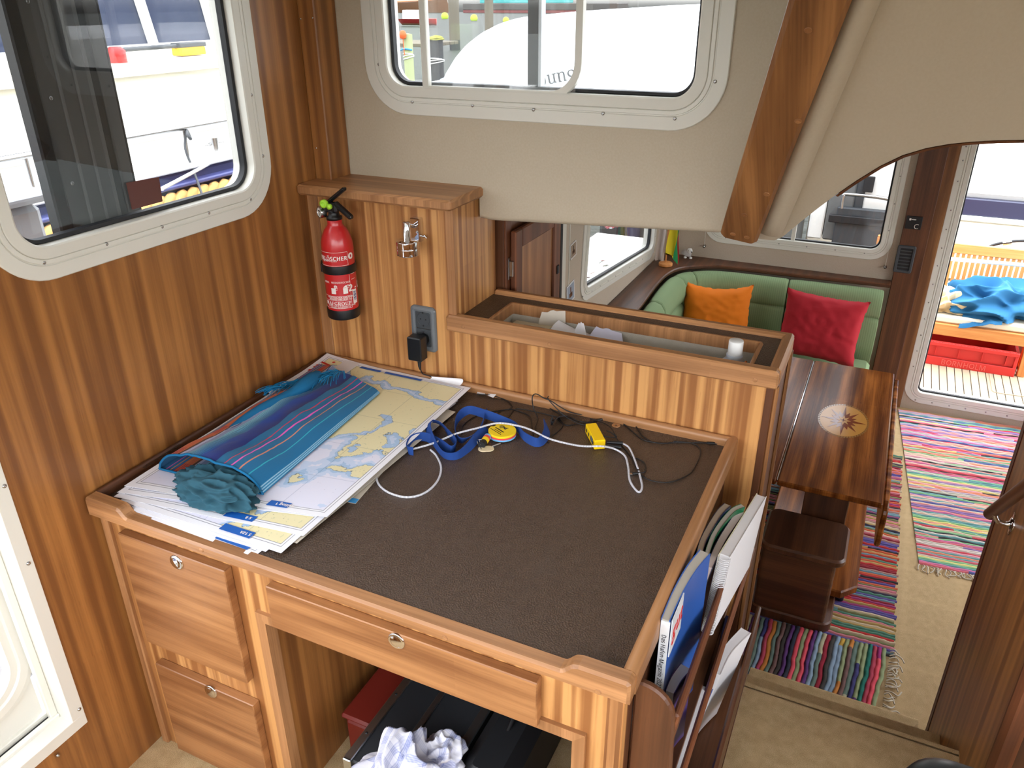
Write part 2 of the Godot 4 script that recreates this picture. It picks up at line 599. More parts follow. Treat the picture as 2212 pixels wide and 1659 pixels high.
# ---------- sloping soffit over the companionway, with its beam
const SLOPE := 0.8029
var so := Vector3(0, 1.262, -0.14)
var sb := Basis(Vector3(1, 0, 0), Vector3(0, sin(SLOPE), cos(SLOPE)), Vector3(0, -cos(SLOPE), sin(SLOPE)))

# x and way up the slope where a direction of the photograph meets the plane h above the soffit
func on_soffit(px: float, py: float, h: float) -> Vector2:
	var d: Vector3 = cam_basis * Vector3((px - 1106.0) / FOCAL, -(py - 829.5) / FOCAL, -1.0)
	var nn := sb.z
	var q := so + nn * h
	var p := CAM + d * ((q - CAM).dot(nn) / d.dot(nn))
	return Vector2(p.x, (p - q).dot(sb.y))

func make_soffit() -> void:
	var b := mb().at(so, sb)
	var arch := []
	for q in [[1672, 520], [1690, 512], [1725, 483], [1760, 455], [1805, 421], [1850, 390], [1900, 359], [1950, 335], [2000, 320], [2050, 311], [2100, 306], [2155, 303], [2215, 302]]:
		arch.append(on_soffit(q[0], q[1], 0.0))
	var peak: Vector2 = arch[-1]
	var n := arch.size()
	for k in range(n - 2, -1, -1):
		arch.append(Vector2(2 * peak.x - arch[k].x, arch[k].y))
	var beam := [on_soffit(1553, 514, 0.045), on_soffit(1632, 533, 0.045), on_soffit(1842, 0, 0.045), on_soffit(1705, 0, 0.045)]
	var up := 1.03
	var far_l: Vector2 = beam[0] + (beam[3] - beam[0]) * ((up - beam[0].y) / (beam[3].y - beam[0].y))
	var far_r: Vector2 = beam[1] + (beam[2] - beam[1]) * ((up - beam[1].y) / (beam[2].y - beam[1].y))
	# the panel, from the beam to the far side
	var o := PackedVector2Array([Vector2(arch[0].x, maxf(arch[0].y, 0.0))])
	for k in range(1, arch.size()):
		o.append(arch[k])
	o.append_array(PackedVector2Array([Vector2(3.3, 0.0), Vector2(3.3, up), far_l + Vector2(0.04, 0), Vector2(beam[0].x + 0.04, 0.0)]))
	b.prism(o, -0.03, 0.0)
	b.xf = Transform3D()
	var lo: Vector3 = so + sb * V(beam[0].x + 0.03, 0.0, -0.01)
	var hi: Vector3 = so + sb * V(far_l.x + 0.03, far_l.y, -0.01)
	b.poly([lo, V(hi.x, hi.y, -0.14), hi])
	one("wall_soffit", b, M.beige_vinyl, "sloping beige vinyl panel with an arched edge above the companionway", "wall", "", "structure")
	# dark wooden lipping along the arch
	b = mb().at(so, sb)
	var rows := [[], [], [], []]
	for k in range(4, arch.size() - 4):
		var t: Vector2 = (arch[k + 1] - arch[k - 1]).normalized()
		var nn := Vector2(t.y, -t.x)
		var p: Vector2 = arch[k]
		rows[0].append(V(p.x, p.y, 0.002))
		rows[1].append(V(p.x + nn.x * 0.006, p.y + nn.y * 0.006, 0.002))
		rows[2].append(V(p.x + nn.x * 0.006, p.y + nn.y * 0.006, -0.035))
		rows[3].append(V(p.x, p.y, -0.035))
	for k in 3:
		b.grid([rows[k], rows[k + 1]], false, true)
	one("trim_2", b, M.dark_wood, "dark wooden lipping along the arch over the companionway", "trim", "", "structure")
	# beam
	b = mb().at(so, sb)
	b.grain = 1
	var bo := PackedVector2Array()
	var d1: Vector2 = (far_l - beam[0]).normalized()
	var w: Vector2 = (beam[1] - beam[0])
	# rounded lower corners
	for k in 5:
		var a := PI / 2 * k / 4.0
		bo.append(beam[0] + (d1 * (1 - sin(a)) + w.normalized() * (1 - cos(a))) * 0.016)
	var d2: Vector2 = (far_r - beam[1]).normalized()
	for k in 5:
		var a := PI / 2 * k / 4.0
		bo.append(beam[1] + (d2 * (1 - cos(a)) - w.normalized() * (1 - sin(a))) * 0.016)
	bo.append(far_r)
	bo.append(far_l)
	b.prism(bo, -0.02, 0.045, 0.008)
	var t := thing("ceiling_beam", V(1.2, 1.25, -0.14), "sloping brown wooden beam on the beige soffit beside the sliding window", "beam")
	obj("beam", b, M.beam_wood, t)
	for q in [[1608, 465], [1583, 506], [1613, 513], [1724, 262], [1746, 66], [1656, 420]]:
		var p := on_soffit(q[0], q[1], 0.0455)
		b = mb().at(so + sb * V(p.x, p.y, 0.0445), sb * Basis(Vector3.RIGHT, PI / 2)).lathe([Vector2(0.0065, 0), Vector2(0.0065, 0.0012), Vector2(0.0055, 0.0016), Vector2(0, 0.0016)], 14)
		obj("wood_plug", b, M.drawer_wood, t)
	# padded roll beside the beam
	b = mb().at(so, sb)
	rows = []
	for i in 30:
		var s := float(i) / 29.0
		var l: Vector2 = beam[1].lerp(far_r, s)
		var r: Vector2 = on_soffit(1690, 508, 0.0).lerp(on_soffit(1905, 0, 0.0), s * (up - 0.0) / on_soffit(1905, 0, 0.0).y)
		l.x -= 0.004
		var row := []
		var e: float = 1.0 if i > 2 else [0.45, 0.8, 0.95][i]
		for k in 9:
			var a := PI * k / 8.0
			row.append(V(lerpf(l.x, r.x, (1 - cos(a)) / 2), lerpf(l.y, r.y, (1 - cos(a)) / 2), -0.004 + sin(a) * 0.032 * e))
		rows.append(row)
	b.grid(rows)
	b.poly([rows[0][0], rows[0][2], rows[0][4], rows[0][6], rows[0][8]])
	one("trim_3", b, M.beige_vinyl, "padded beige vinyl roll beside the sloping wooden beam", "trim", "", "structure")

# ---------- lower saloon: walls, floor, roof
func make_saloon_shell() -> void:
	var b := mb().bb(V(0.1, -0.66, -3.4), V(3.35, -0.6, 0.0), 0.0)
	one("floor_saloon", b, M.carpet_pale, "pale beige carpet of the lower saloon", "floor", "", "structure")
	# left wall with the tilted window; local x runs aft (-z)
	b = mb().at(V(0.19, 0, 0), Basis(Vector3(0, 0, -1), Vector3.UP, Vector3(1, 0, 0)) if false else LEFT_WALL)
	var tilt := -0.0925
	var wc := Vector2(2.475, 0.618)
	var hole := []
	for q in rect4(-0.637, -0.242, 0.637, 0.242):
		hole.append(wc + q.rotated(tilt))
	wall_hole(b, rect4(0.2, -0.6, 3.35, 1.36), hole, 0.05)
	one("wall_saloon_left", b, M.grey_vinyl, "beige vinyl side wall of the saloon around the tilted window", "wall", "", "structure")
	var w := thing("window_5", V(0.19, 0.3, -2.475), "white framed window above the sofa ledge in the saloon side wall", "window", "", "structure")
	var sc := []
	for k in 11:
		sc.append(Vector2(-0.66 + 0.132 * k, -0.262))
	for k in 4:
		sc.append(Vector2(0.654, -0.16 + 0.12 * k))
	make_window(w, V(0.19, wc.y, -wc.x), LEFT_WALL * Basis(Vector3.BACK, tilt), 1.39, 0.60, 0.12, 0.07, sc)
	# far wall
	b = mb()
	for q in [[0.14, 0.518, -0.6, 1.36], [0.518, 1.532, -0.6, 0.395], [0.518, 1.532, 1.105, 1.36], [1.532, 1.895, -0.6, 1.36], [1.895, 2.63, -0.6, -0.483], [1.895, 2.63, 1.21, 1.36], [2.63, 3.35, -0.6, 1.36]]:
		b.bb(V(q[0], q[2], -3.40), V(q[1], q[3], -3.35), 0.0)
	one("wall_far", b, M.grey_vinyl, "grey beige vinyl end wall of the saloon around window and cockpit door", "wall", "", "structure")
	w = thing("window_6", V(1.02, 0.34, -3.35), "white framed window above the green sofa at the end of the saloon", "window", "", "structure")
	sc = []
	for k in 6:
		sc.append(Vector2(-0.42 + 0.168 * k, -0.372))
	for k in 4:
		sc.append(Vector2(0.528, -0.22 + 0.16 * k))
	make_window(w, V(1.025, 0.75, -3.35), Basis(), 1.125, 0.82, 0.12, 0.065, sc)
	var p := on(1715, 500, 2, -3.35)
	b = mb().bb(V(p.x - 0.012, 0.40, -3.385), V(p.x + 0.012, 1.1, -3.352), 0.002)
	obj("mullion", b, M.white_frame, w)
	# cockpit door frame
	w = thing("door_2", V(2.26, -0.55, -3.35), "white aluminium door frame with rounded corners opening to the cockpit", "door", "", "structure")
	sc = []
	for q in [[2031, 452], [2020, 493], [2010, 533], [2000, 571], [1991, 611], [1981, 650], [1973, 685], [1964, 720], [1956, 754], [1948, 787], [1977, 865], [2013, 871], [2050, 878], [2085, 884], [2129, 891], [2175, 899], [2067, 315], [2058, 345], [2047, 390]]:
		var s := on(q[0], q[1], 2, -3.345)
		sc.append(Vector2(clampf(s.x, 1.852, 2.7) - 2.2625, maxf(s.y, -0.528) - 0.3625))
	make_window(w, V(2.2625, 0.3625, -3.35), Basis(), 0.865, 1.82, 0.11, 0.075, sc, false)
	# wooden post between window and door
	b = mb().bb(V(1.625, -0.6, -3.35), V(1.77, 1.36, -3.315), 0.003)
	one("trim_4", b, M.dark_wood, "dark reddish wooden post between the saloon window and the cockpit door", "trim", "", "structure")
	b = mb().bb(V(1.77, -0.6, -3.35), V(1.83, 1.36, -3.338), 0.002)
	one("trim_5", b, M.beam_wood, "lighter wooden lath beside the dark reddish post", "trim", "", "structure")
	# roof with the raised hood over the companionway
	b = mb().bb(V(0.1, 1.35, -3.45), V(1.21, 1.39, -0.19), 0.0)
	b.bb(V(2.6, 1.35, -3.45), V(3.4, 1.39, -0.14), 0.0).bb(V(1.21, 1.35, -3.45), V(2.6, 1.39, -2.2), 0.0)
	b.bb(V(1.21, 1.62, -2.2), V(2.6, 1.66, -0.145), 0.0).bb(V(1.37, 1.62, -0.145), V(2.6, 1.66, 0.2), 0.0).bb(V(1.19, 1.35, -2.2), V(1.21, 1.66, -0.195), 0.0).bb(V(2.6, 1.35, -2.2), V(2.62, 1.66, 0.2), 0.0).bb(V(1.21, 1.36, -2.24), V(2.6, 1.66, -2.2), 0.0)
	one("ceiling_saloon", b, M.white_paint, "white roof of the saloon with a raised hood over the companionway", "ceiling", "", "structure")
	# right hand wall with an unseen window, added to bring in daylight
	b = mb()
	wall_hole(b.at(V(3.3, 0, 0), Basis(Vector3.UP, -PI / 2)), rect4(-3.4, -0.6, -0.43, 1.36), rect4(-3.15, 0.28, -0.75, 1.22), 0.05)
	one("wall_saloon_right", b, M.grey_vinyl, "beige vinyl wall on the galley side of the saloon", "wall", "", "structure")
	w = thing("window_7", V(3.3, 0.28, -1.95), "unseen white framed window added on the galley side to light the saloon", "window", "", "structure")
	make_window(w, V(3.3, 0.75, -1.95), Basis(Vector3.UP, -PI / 2), 2.48, 1.02, 0.12, 0.05, [])
	b = mb().bb(V(1.95, -0.6, -0.47), V(3.35, 1.36, -0.425), 0.0)
	one("wall_companionway", b, M.inside_wood, "wooden bulkhead between saloon and helm", "wall", "", "structure")
	# carpeted steps
	var t := thing("companionway_steps", V(1.66, -0.6, -0.25), "carpeted companionway steps leading down to the striped rugs", "steps")
	for k in 3:
		var y := -0.2 * k
		var zf: float = [0.0, -0.248, -0.492][k]
		var zb: float = [0.02, 0.02, -0.23][k]
		var s := mb()
		var x1: float = [1.945, 1.945, 1.925][k]
		# nosing and tread as one rounded board, riser below
		var oo := PackedVector2Array([Vector2(-zb, y - 0.03)])
		oo.append(Vector2(-zf - 0.012, y - 0.03))
		for i in 6:
			var a := -PI / 2 + PI / 2 * i / 5.0
			oo.append(Vector2(-zf - 0.012 + cos(a) * 0.012, y - 0.012 + sin(a) * 0.012) if i > 0 else Vector2(-zf - 0.004, y - 0.03))
		for i in 5:
			var a := PI / 2 * i / 4.0
			oo.append(Vector2(-zf - 0.014 + cos(a) * 0.014, y - 0.014 + sin(a) * 0.014))
		oo.append(Vector2(-zb, y))
		s.at(V(0, 0, 0), Basis(Vector3(0, 0, -1), Vector3.UP, Vector3(1, 0, 0))).prism(oo, 1.372, x1)
		obj("tread", s, M.carpet, t)
		s = mb().bb(V(1.375, -0.6 if k == 2 else y - 0.2, zf + 0.012), V(x1, y - 0.028, zf + 0.03), 0.001)
		obj("riser", s, M.carpet, t)

func make_left_door() -> void:
	var t := thing("door_1", V(0, 0.235, 1.45), "white sliding side door with a rounded pane in the mahogany wall", "door", "", "structure")
	var b := mb()
	# flange on the wall, reveal, and stepped track
	b.bb(V(-0.002, 0.267, 1.028), V(0.006, 1.93, 1.060), 0.001).bb(V(-0.002, 0.235, 1.028), V(0.006, 0.267, 1.88), 0.001).bb(V(-0.002, 0.267, 1.845), V(0.006, 1.9, 1.88), 0.001).bb(V(-0.002, 1.9, 1.06), V(0.006, 1.93, 1.88), 0.001)
	b.bb(V(-0.055, 0.26, 1.052), V(0.0, 1.9, 1.060), 0.001).bb(V(-0.055, 0.258, 1.052), V(0.0, 0.267, 1.85), 0.001).bb(V(-0.055, 0.26, 1.06), V(-0.042, 1.9, 1.078), 0.002)
	b.bb(V(-0.10, 0.25, 1.05), V(-0.055, 0.262, 1.85), 0.001).bb(V(-0.05, 0.262, 1.06), V(-0.036, 0.277, 1.85), 0.002).bb(V(-0.085, 0.262, 1.06), V(-0.064, 0.280, 1.85), 0.002)
	obj("frame", b, M.white_frame, t)
	b = mb().bb(V(-0.064, 0.262, 1.062), V(-0.05, 0.266, 1.85), 0.0)
	obj("track_slot", b, M.rubber, t)
	for q in [[61, 1217], [171, 1532], [125, 1632], [9, 1050]]:
		var p := on(q[0], q[1], 0, 0.006)
		put("screw", screw_mesh, M.steel, t, Transform3D(LEFT_WALL * Basis(Vector3.RIGHT, PI / 2), V(0.0065, p.y, p.z)))
	# the leaf with its rounded pane
	b = mb().at(V(-0.074, 0, 0), LEFT_WALL)
	var g := on(62, 1482, 0, -0.074)
	var z0 := g.z + 0.005
	var y0 := g.y
	wall_hole(b, rect4(-1.84, 0.28, -1.075, 1.88), rect4(-1.75, y0, -z0, 1.8), 0.02)
	var leaf := obj("leaf", b, M.white_frame, t)
	b = mb().at(V(-0.072, (y0 + 1.8) / 2, (z0 + 1.75) / 2), LEFT_WALL)
	frame_ring(b, 1.75 - z0 + 0.06, 1.8 - y0 + 0.06, 0.12, [[0.0, 0.0], [0.0, 0.006], [0.012, 0.009], [0.03, 0.009], [0.034, 0.004], [0.05, 0.004], [0.054, -0.02]])
	obj("pane_frame", b, M.white_frame, leaf)
	b = mb().at(V(-0.08, (y0 + 1.8) / 2, (z0 + 1.75) / 2), LEFT_WALL).prism(rrect(1.75 - z0, 1.8 - y0, 0.08, 8), -0.003, 0.003)
	obj("pane", b, M.glass, leaf)
	# second leaf slid back behind the window
	t = thing("door_3", V(-0.07, 0.28, 0.55), "sliding door leaf in shade toned grey slid back outside the large window", "door", "", "structure")
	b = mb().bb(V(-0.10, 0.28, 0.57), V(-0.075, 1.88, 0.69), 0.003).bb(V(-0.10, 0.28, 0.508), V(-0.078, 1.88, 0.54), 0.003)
	obj("stile", b, mat("door_grey", rgb(104, 106, 106), 0.4), t)  # the backlit shade of the leaf is put into this grey
	b = mb().bb(V(-0.105, 0.28, 0.69), V(-0.07, 1.88, 0.722), 0.004).bb(V(-0.10, 0.28, 0.54), V(-0.083, 1.88, 0.558), 0.001).bb(V(-0.10, 0.28, 0.502), V(-0.08, 1.88, 0.508), 0.001)
	obj("rubber_seal", b, M.rubber, t)
	b = mb().bb(V(-0.10, 0.28, 0.558), V(-0.08, 1.88, 0.57), 0.002).bb(V(-0.076, 0.28, 0.64), V(-0.071, 1.88, 0.646), 0.001).bb(V(-0.076, 0.28, 0.60), V(-0.072, 1.88, 0.606), 0.001)
	obj("ridge", b, mat("ridge_grey", rgb(134, 136, 136), 0.4), t)  # ridges take a grey that carries the same shade
	for q in [[60, 3], [110, 212], [156, 396]]:
		var p := on(q[0], q[1], 0, -0.074)
		put("screw", screw_mesh, M.steel, t, Transform3D(LEFT_WALL * Basis(Vector3.RIGHT, PI / 2), V(-0.0745, p.y, clampf(p.z, 0.575, 0.685))))

# ---------- run
func _ready() -> void:
	rng.seed = 7
	var cam := Camera3D.new()
	cam.name = "camera"
	cam.transform = Transform3D(cam_basis, CAM)
	cam.fov = 51.783
	cam.near = 0.05
	cam.far = 400.0
	add_child(cam)
	cam.current = true
	var env := Environment.new()
	env.tonemap_mode = Environment.TONE_MAPPER_LINEAR
	env.tonemap_exposure = 1.28
	env.background_mode = Environment.BG_SKY
	var sky := Sky.new()
	var sm := ProceduralSkyMaterial.new()
	sm.sky_top_color = Color(0.95, 0.97, 1.0)
	sm.sky_horizon_color = Color(0.72, 0.72, 0.71)
	sm.sky_curve = 0.22
	sm.ground_bottom_color = Color(0.35, 0.36, 0.34)
	sm.ground_horizon_color = Color(0.6, 0.62, 0.62)
	sm.sky_energy_multiplier = 2.5
	sm.ground_energy_multiplier = 1.0
	sky.sky_material = sm
	env.sky = sky
	env.ambient_light_source = Environment.AMBIENT_SOURCE_SKY
	env.sdfgi_enabled = true
	env.ssao_enabled = true
	env.ssil_enabled = true
	var we := WorldEnvironment.new()
	we.name = "environment"
	we.environment = env
	add_child(we)
	make_materials()
	make_shell()
	make_soffit()
	make_saloon_shell()
	make_left_door()
	make_bulkhead()
	make_desk()
	make_saloon()
	make_rugs()
	make_wall_things()
	make_charts()
	make_bag()
	make_desk_things()
	make_rack()
	make_below_desk()
	make_tray_things()
	make_saloon_things()
	make_cockpit()
	make_left_neighbour()
	make_harbour()

# ---------- bulkhead with tray, column, locker and helm panel
func plug(parent: Node3D, p: Vector3, bas: Basis, r := 0.0055, m := "oak") -> void:
	obj("wood_plug", mb().at(p, bas * Basis(Vector3.RIGHT, PI / 2)).lathe([Vector2(r, -0.001), Vector2(r, 0.0006), Vector2(r * 0.85, 0.001), Vector2(0, 0.001)], 12), M[m], parent)

func make_bulkhead() -> void:
	var t := thing("bulkhead", V(0.7, -0.6, -0.125), "mahogany striped low bulkhead with a long tray along its top", "bulkhead")
	var b := mb().bb(V(0.475, -0.6, -0.018), V(1.345, 0.965, 0.0), 0.001)
	b.bb(V(0.0, -0.6, -0.018), V(0.475, 1.292, 0.0), 0.001)
	obj("front_panel", b, M.veneer, t)
	b = mb().bb(V(0.457, -0.6, -0.25), V(0.475, 1.30, -0.018), 0.001)
	obj("column_side", b, M.veneer, t)
	b = mb().bb(V(0.0, -0.6, -0.27), V(0.457, 1.33, -0.25), 0.0).bb(V(0.475, -0.6, -0.255), V(1.345, 0.965, -0.238), 0.001)
	obj("back_panel", b, M.inside_wood, t)
	b = mb().bb(V(1.325, -0.6, -0.255), V(1.347, 0.965, 0.001), 0.003)
	obj("end_board", b, M.dark_wood, t)
	b = mb().bb(V(1.347, -0.6, -0.012), V(1.356, 0.945, 0.002), 0.002).bb(V(1.347, -0.6, -0.256), V(1.356, 0.945, -0.235), 0.002)
	obj("end_lipping", b, M.beam_wood, t)
	# corner lath at the left and at the column's edge
	b = mb().bb(V(0.0, 0.79, 0.0), V(0.036, 1.292, 0.006), 0.002)
	obj("corner_lath", b, M.oak, t)
	b = mb().bb(V(0.452, 0.985, 0.0), V(0.477, 1.292, 0.0015), 0.001)
	obj("corner_lath", b, M.oak, t)
	# shelf board on top of the column
	b = mb(0)
	var o := rrect(0.497, 0.195, 0.012, 5, Vector2(0.247, 0.05))
	b.at(V(0, 1.305, 0), Basis(Vector3.RIGHT, -PI / 2)).prism(o, -0.012, 0.0165, 0.006, true)
	obj("shelf_board", b, M.oak, t)
	# tray
	b = mb(0)
	var fo := PackedVector2Array([Vector2(0.447, 0.943), Vector2(1.349, 0.943), Vector2(1.352, 0.946), Vector2(1.352, 0.984), Vector2(1.344, 0.991), Vector2(0.455, 0.991), Vector2(0.447, 0.984)])
	b.prism(fo, -0.016, 0.012, 0.004)
	var f := obj("tray_front", b, M.oak, t)
	for q in [[1187, 744], [1000, 706], [1631, 821]]:
		var p := on(q[0], q[1], 2, 0.012)
		plug(f, V(p.x, p.y, 0.012), Basis())
	b = mb(0).bb(V(0.476, 0.943, -0.257), V(1.352, 0.991, -0.232), 0.006)
	obj("tray_back", b, M.oak, t)
	b = mb(2).bb(V(1.325, 0.943, -0.245), V(1.354, 0.991, -0.004), 0.007)
	obj("tray_end", b, M.oak, t)
	# tray floor rim covered with dark laminate, and its recess
	b = mb()
	wall_hole(b.at(V(0, 0.978, 0), Basis(Vector3.RIGHT, -PI / 2)), rect4(0.475, 0.014, 1.326, 0.233), rect4(0.565, 0.020, 1.278, 0.178), 0.003)
	obj("tray_lining", b, M.leather_top, t)
	b = mb()
	frame_ring(b.at(V(0.9215, 0.979, -0.099), Basis(Vector3.RIGHT, -PI / 2)), 0.713, 0.158, 0.004, [[-0.008, 0.0], [-0.006, 0.003], [0.0, 0.003], [0.003, 0.0], [0.003, -0.03]], 2)
	obj("recess_lipping", b, M.oak, t)
	b = mb()
	b.bb(V(0.565, 0.86, -0.182), V(1.278, 0.95, -0.178), 0.0).bb(V(0.565, 0.86, -0.022), V(1.278, 0.95, -0.018), 0.0).bb(V(0.561, 0.86, -0.18), V(0.565, 0.95, -0.02), 0.0).bb(V(1.278, 0.86, -0.18), V(1.282, 0.95, -0.02), 0.0).bb(V(0.561, 0.855, -0.182), V(1.282, 0.86, -0.018), 0.0)
	obj("recess_lining", b, M.corduroy, t)
	# --- tall locker behind the column
	t = thing("wall_locker", V(0.34, -0.6, -0.5), "brown wooden wall locker with a framed door behind the bulkhead column", "cabinet")
	b = mb().bb(V(0.2, -0.6, -0.70), V(0.492, 1.345, -0.272), 0.002)
	obj("body", b, M.dark_wood, t)
	b = mb().bb(V(0.492, 0.2, -0.70), V(0.500, 1.345, -0.655), 0.002).bb(V(0.492, 0.2, -0.31), V(0.500, 1.345, -0.272), 0.002)
	obj("face_frame", b, M.inside_wood, t)
	b = mb().bb(V(0.503, 0.3, -0.66), V(0.522, 1.16, -0.60), 0.004).bb(V(0.503, 0.3, -0.345), V(0.522, 1.16, -0.295), 0.004)
	b.bb(V(0.503, 0.3, -0.60), V(0.522, 0.36, -0.345), 0.004).bb(V(0.503, 1.10, -0.60), V(0.522, 1.16, -0.345), 0.004)
	var d := obj("door", b, M.inside_wood, t)
	b = mb().bb(V(0.506, 0.36, -0.60), V(0.514, 1.10, -0.345), 0.0)
	obj("door_panel", b, M.drawer_wood, d)
	b = mb().bb(V(0.500, 1.02, -0.296), V(0.516, 1.07, -0.285), 0.002).bb(V(0.500, 1.01, -0.30), V(0.503, 1.08, -0.282), 0.001)
	obj("hinge", b, M.steel, d)
	b = mb().bb(V(0.522, 0.93, -0.642), V(0.526, 0.96, -0.625), 0.001)
	obj("latch_slot", b, M.rubber, d)
	# --- helm console on the right of the steps
	t = thing("helm_console", V(2.4, -0.6, -0.1), "tall brown wooden panel of the helm console beside the steps", "console")
	b = mb().bb(V(1.946, -0.6, -0.41), V(1.966, 0.93, 0.245), 0.004)
	obj("side_panel", b, M.wall_veneer, t)
	b = mb().bb(V(1.944, -0.6, -0.418), V(1.962, 0.93, -0.404), 0.003)
	obj("edge_lipping", b, mat("red_lipping", rgb(70, 26, 14), 0.4), t)
	b = mb().bb(V(1.940, 0.0, 0.243), V(1.985, 0.93, 0.275), 0.012)
	obj("corner_post", b, M.inside_wood, t)
	b = mb().bb(V(1.966, 0.0, -0.40), V(3.28, 0.93, 0.25), 0.004)
	obj("body", b, M.dark_wood, t)
	b = mb().bb(V(1.94, 0.93, -0.42), V(3.29, 0.955, 0.30), 0.008)
	obj("top", b, M.oak, t)
	# --- handrail on chrome brackets
	t = thing("handrail", V(1.9, 0.5, -0.3), "dark brown wooden handrail on a chrome bracket beside the steps", "handrail")
	var a := on(2136, 1112, 0, 1.90)
	var c := on(2215, 1052, 0, 1.90)
	var dir := (c - a).normalized()
	b = mb().tube([a, a + dir * 0.004, a + dir * 0.012, a + dir * 0.4, a + dir * 0.55], [0.006, 0.012, 0.0155, 0.0155, 0.0155], 16)
	obj("rail", b, M.dark_wood, t)
	var q := a + dir * 0.075
	b = mb().tube(smooth([q + V(0, -0.010, 0), q + V(0.012, -0.03, 0.0), q + V(0.03, -0.034, 0), q + V(0.044, -0.03, 0)], 5), [0.008, 0.0078, 0.0075, 0.0073, 0.007, 0.007, 0.0068, 0.0066, 0.0066, 0.0066, 0.0066, 0.007, 0.0075, 0.0082, 0.009, 0.01], 12)
	b.at(q + V(0.0445, -0.03, 0), Basis(Vector3.BACK, PI / 2)).lathe([Vector2(0.02, -0.0015), Vector2(0.02, 0.002), Vector2(0.012, 0.006), Vector2(0, 0.006)], 18)
	b.box(V(0.0, 0.0015, 0), V(0.064, 0.003, 0.016), 0.0015)
	obj("bracket", b, M.chrome, t)

# ---------- chart desk
func knob(parent: Node3D, p: Vector3) -> void:
	var b := mb().at(p, Basis(Vector3.RIGHT, PI / 2)).lathe([Vector2(0.0185, -0.001), Vector2(0.0185, 0.002), Vector2(0.0165, 0.0035), Vector2(0.0135, 0.003), Vector2(0.013, 0.0038), Vector2(0.008, 0.0056), Vector2(0, 0.0062)], 28)
	obj("push_knob", b, M.chrome, parent)

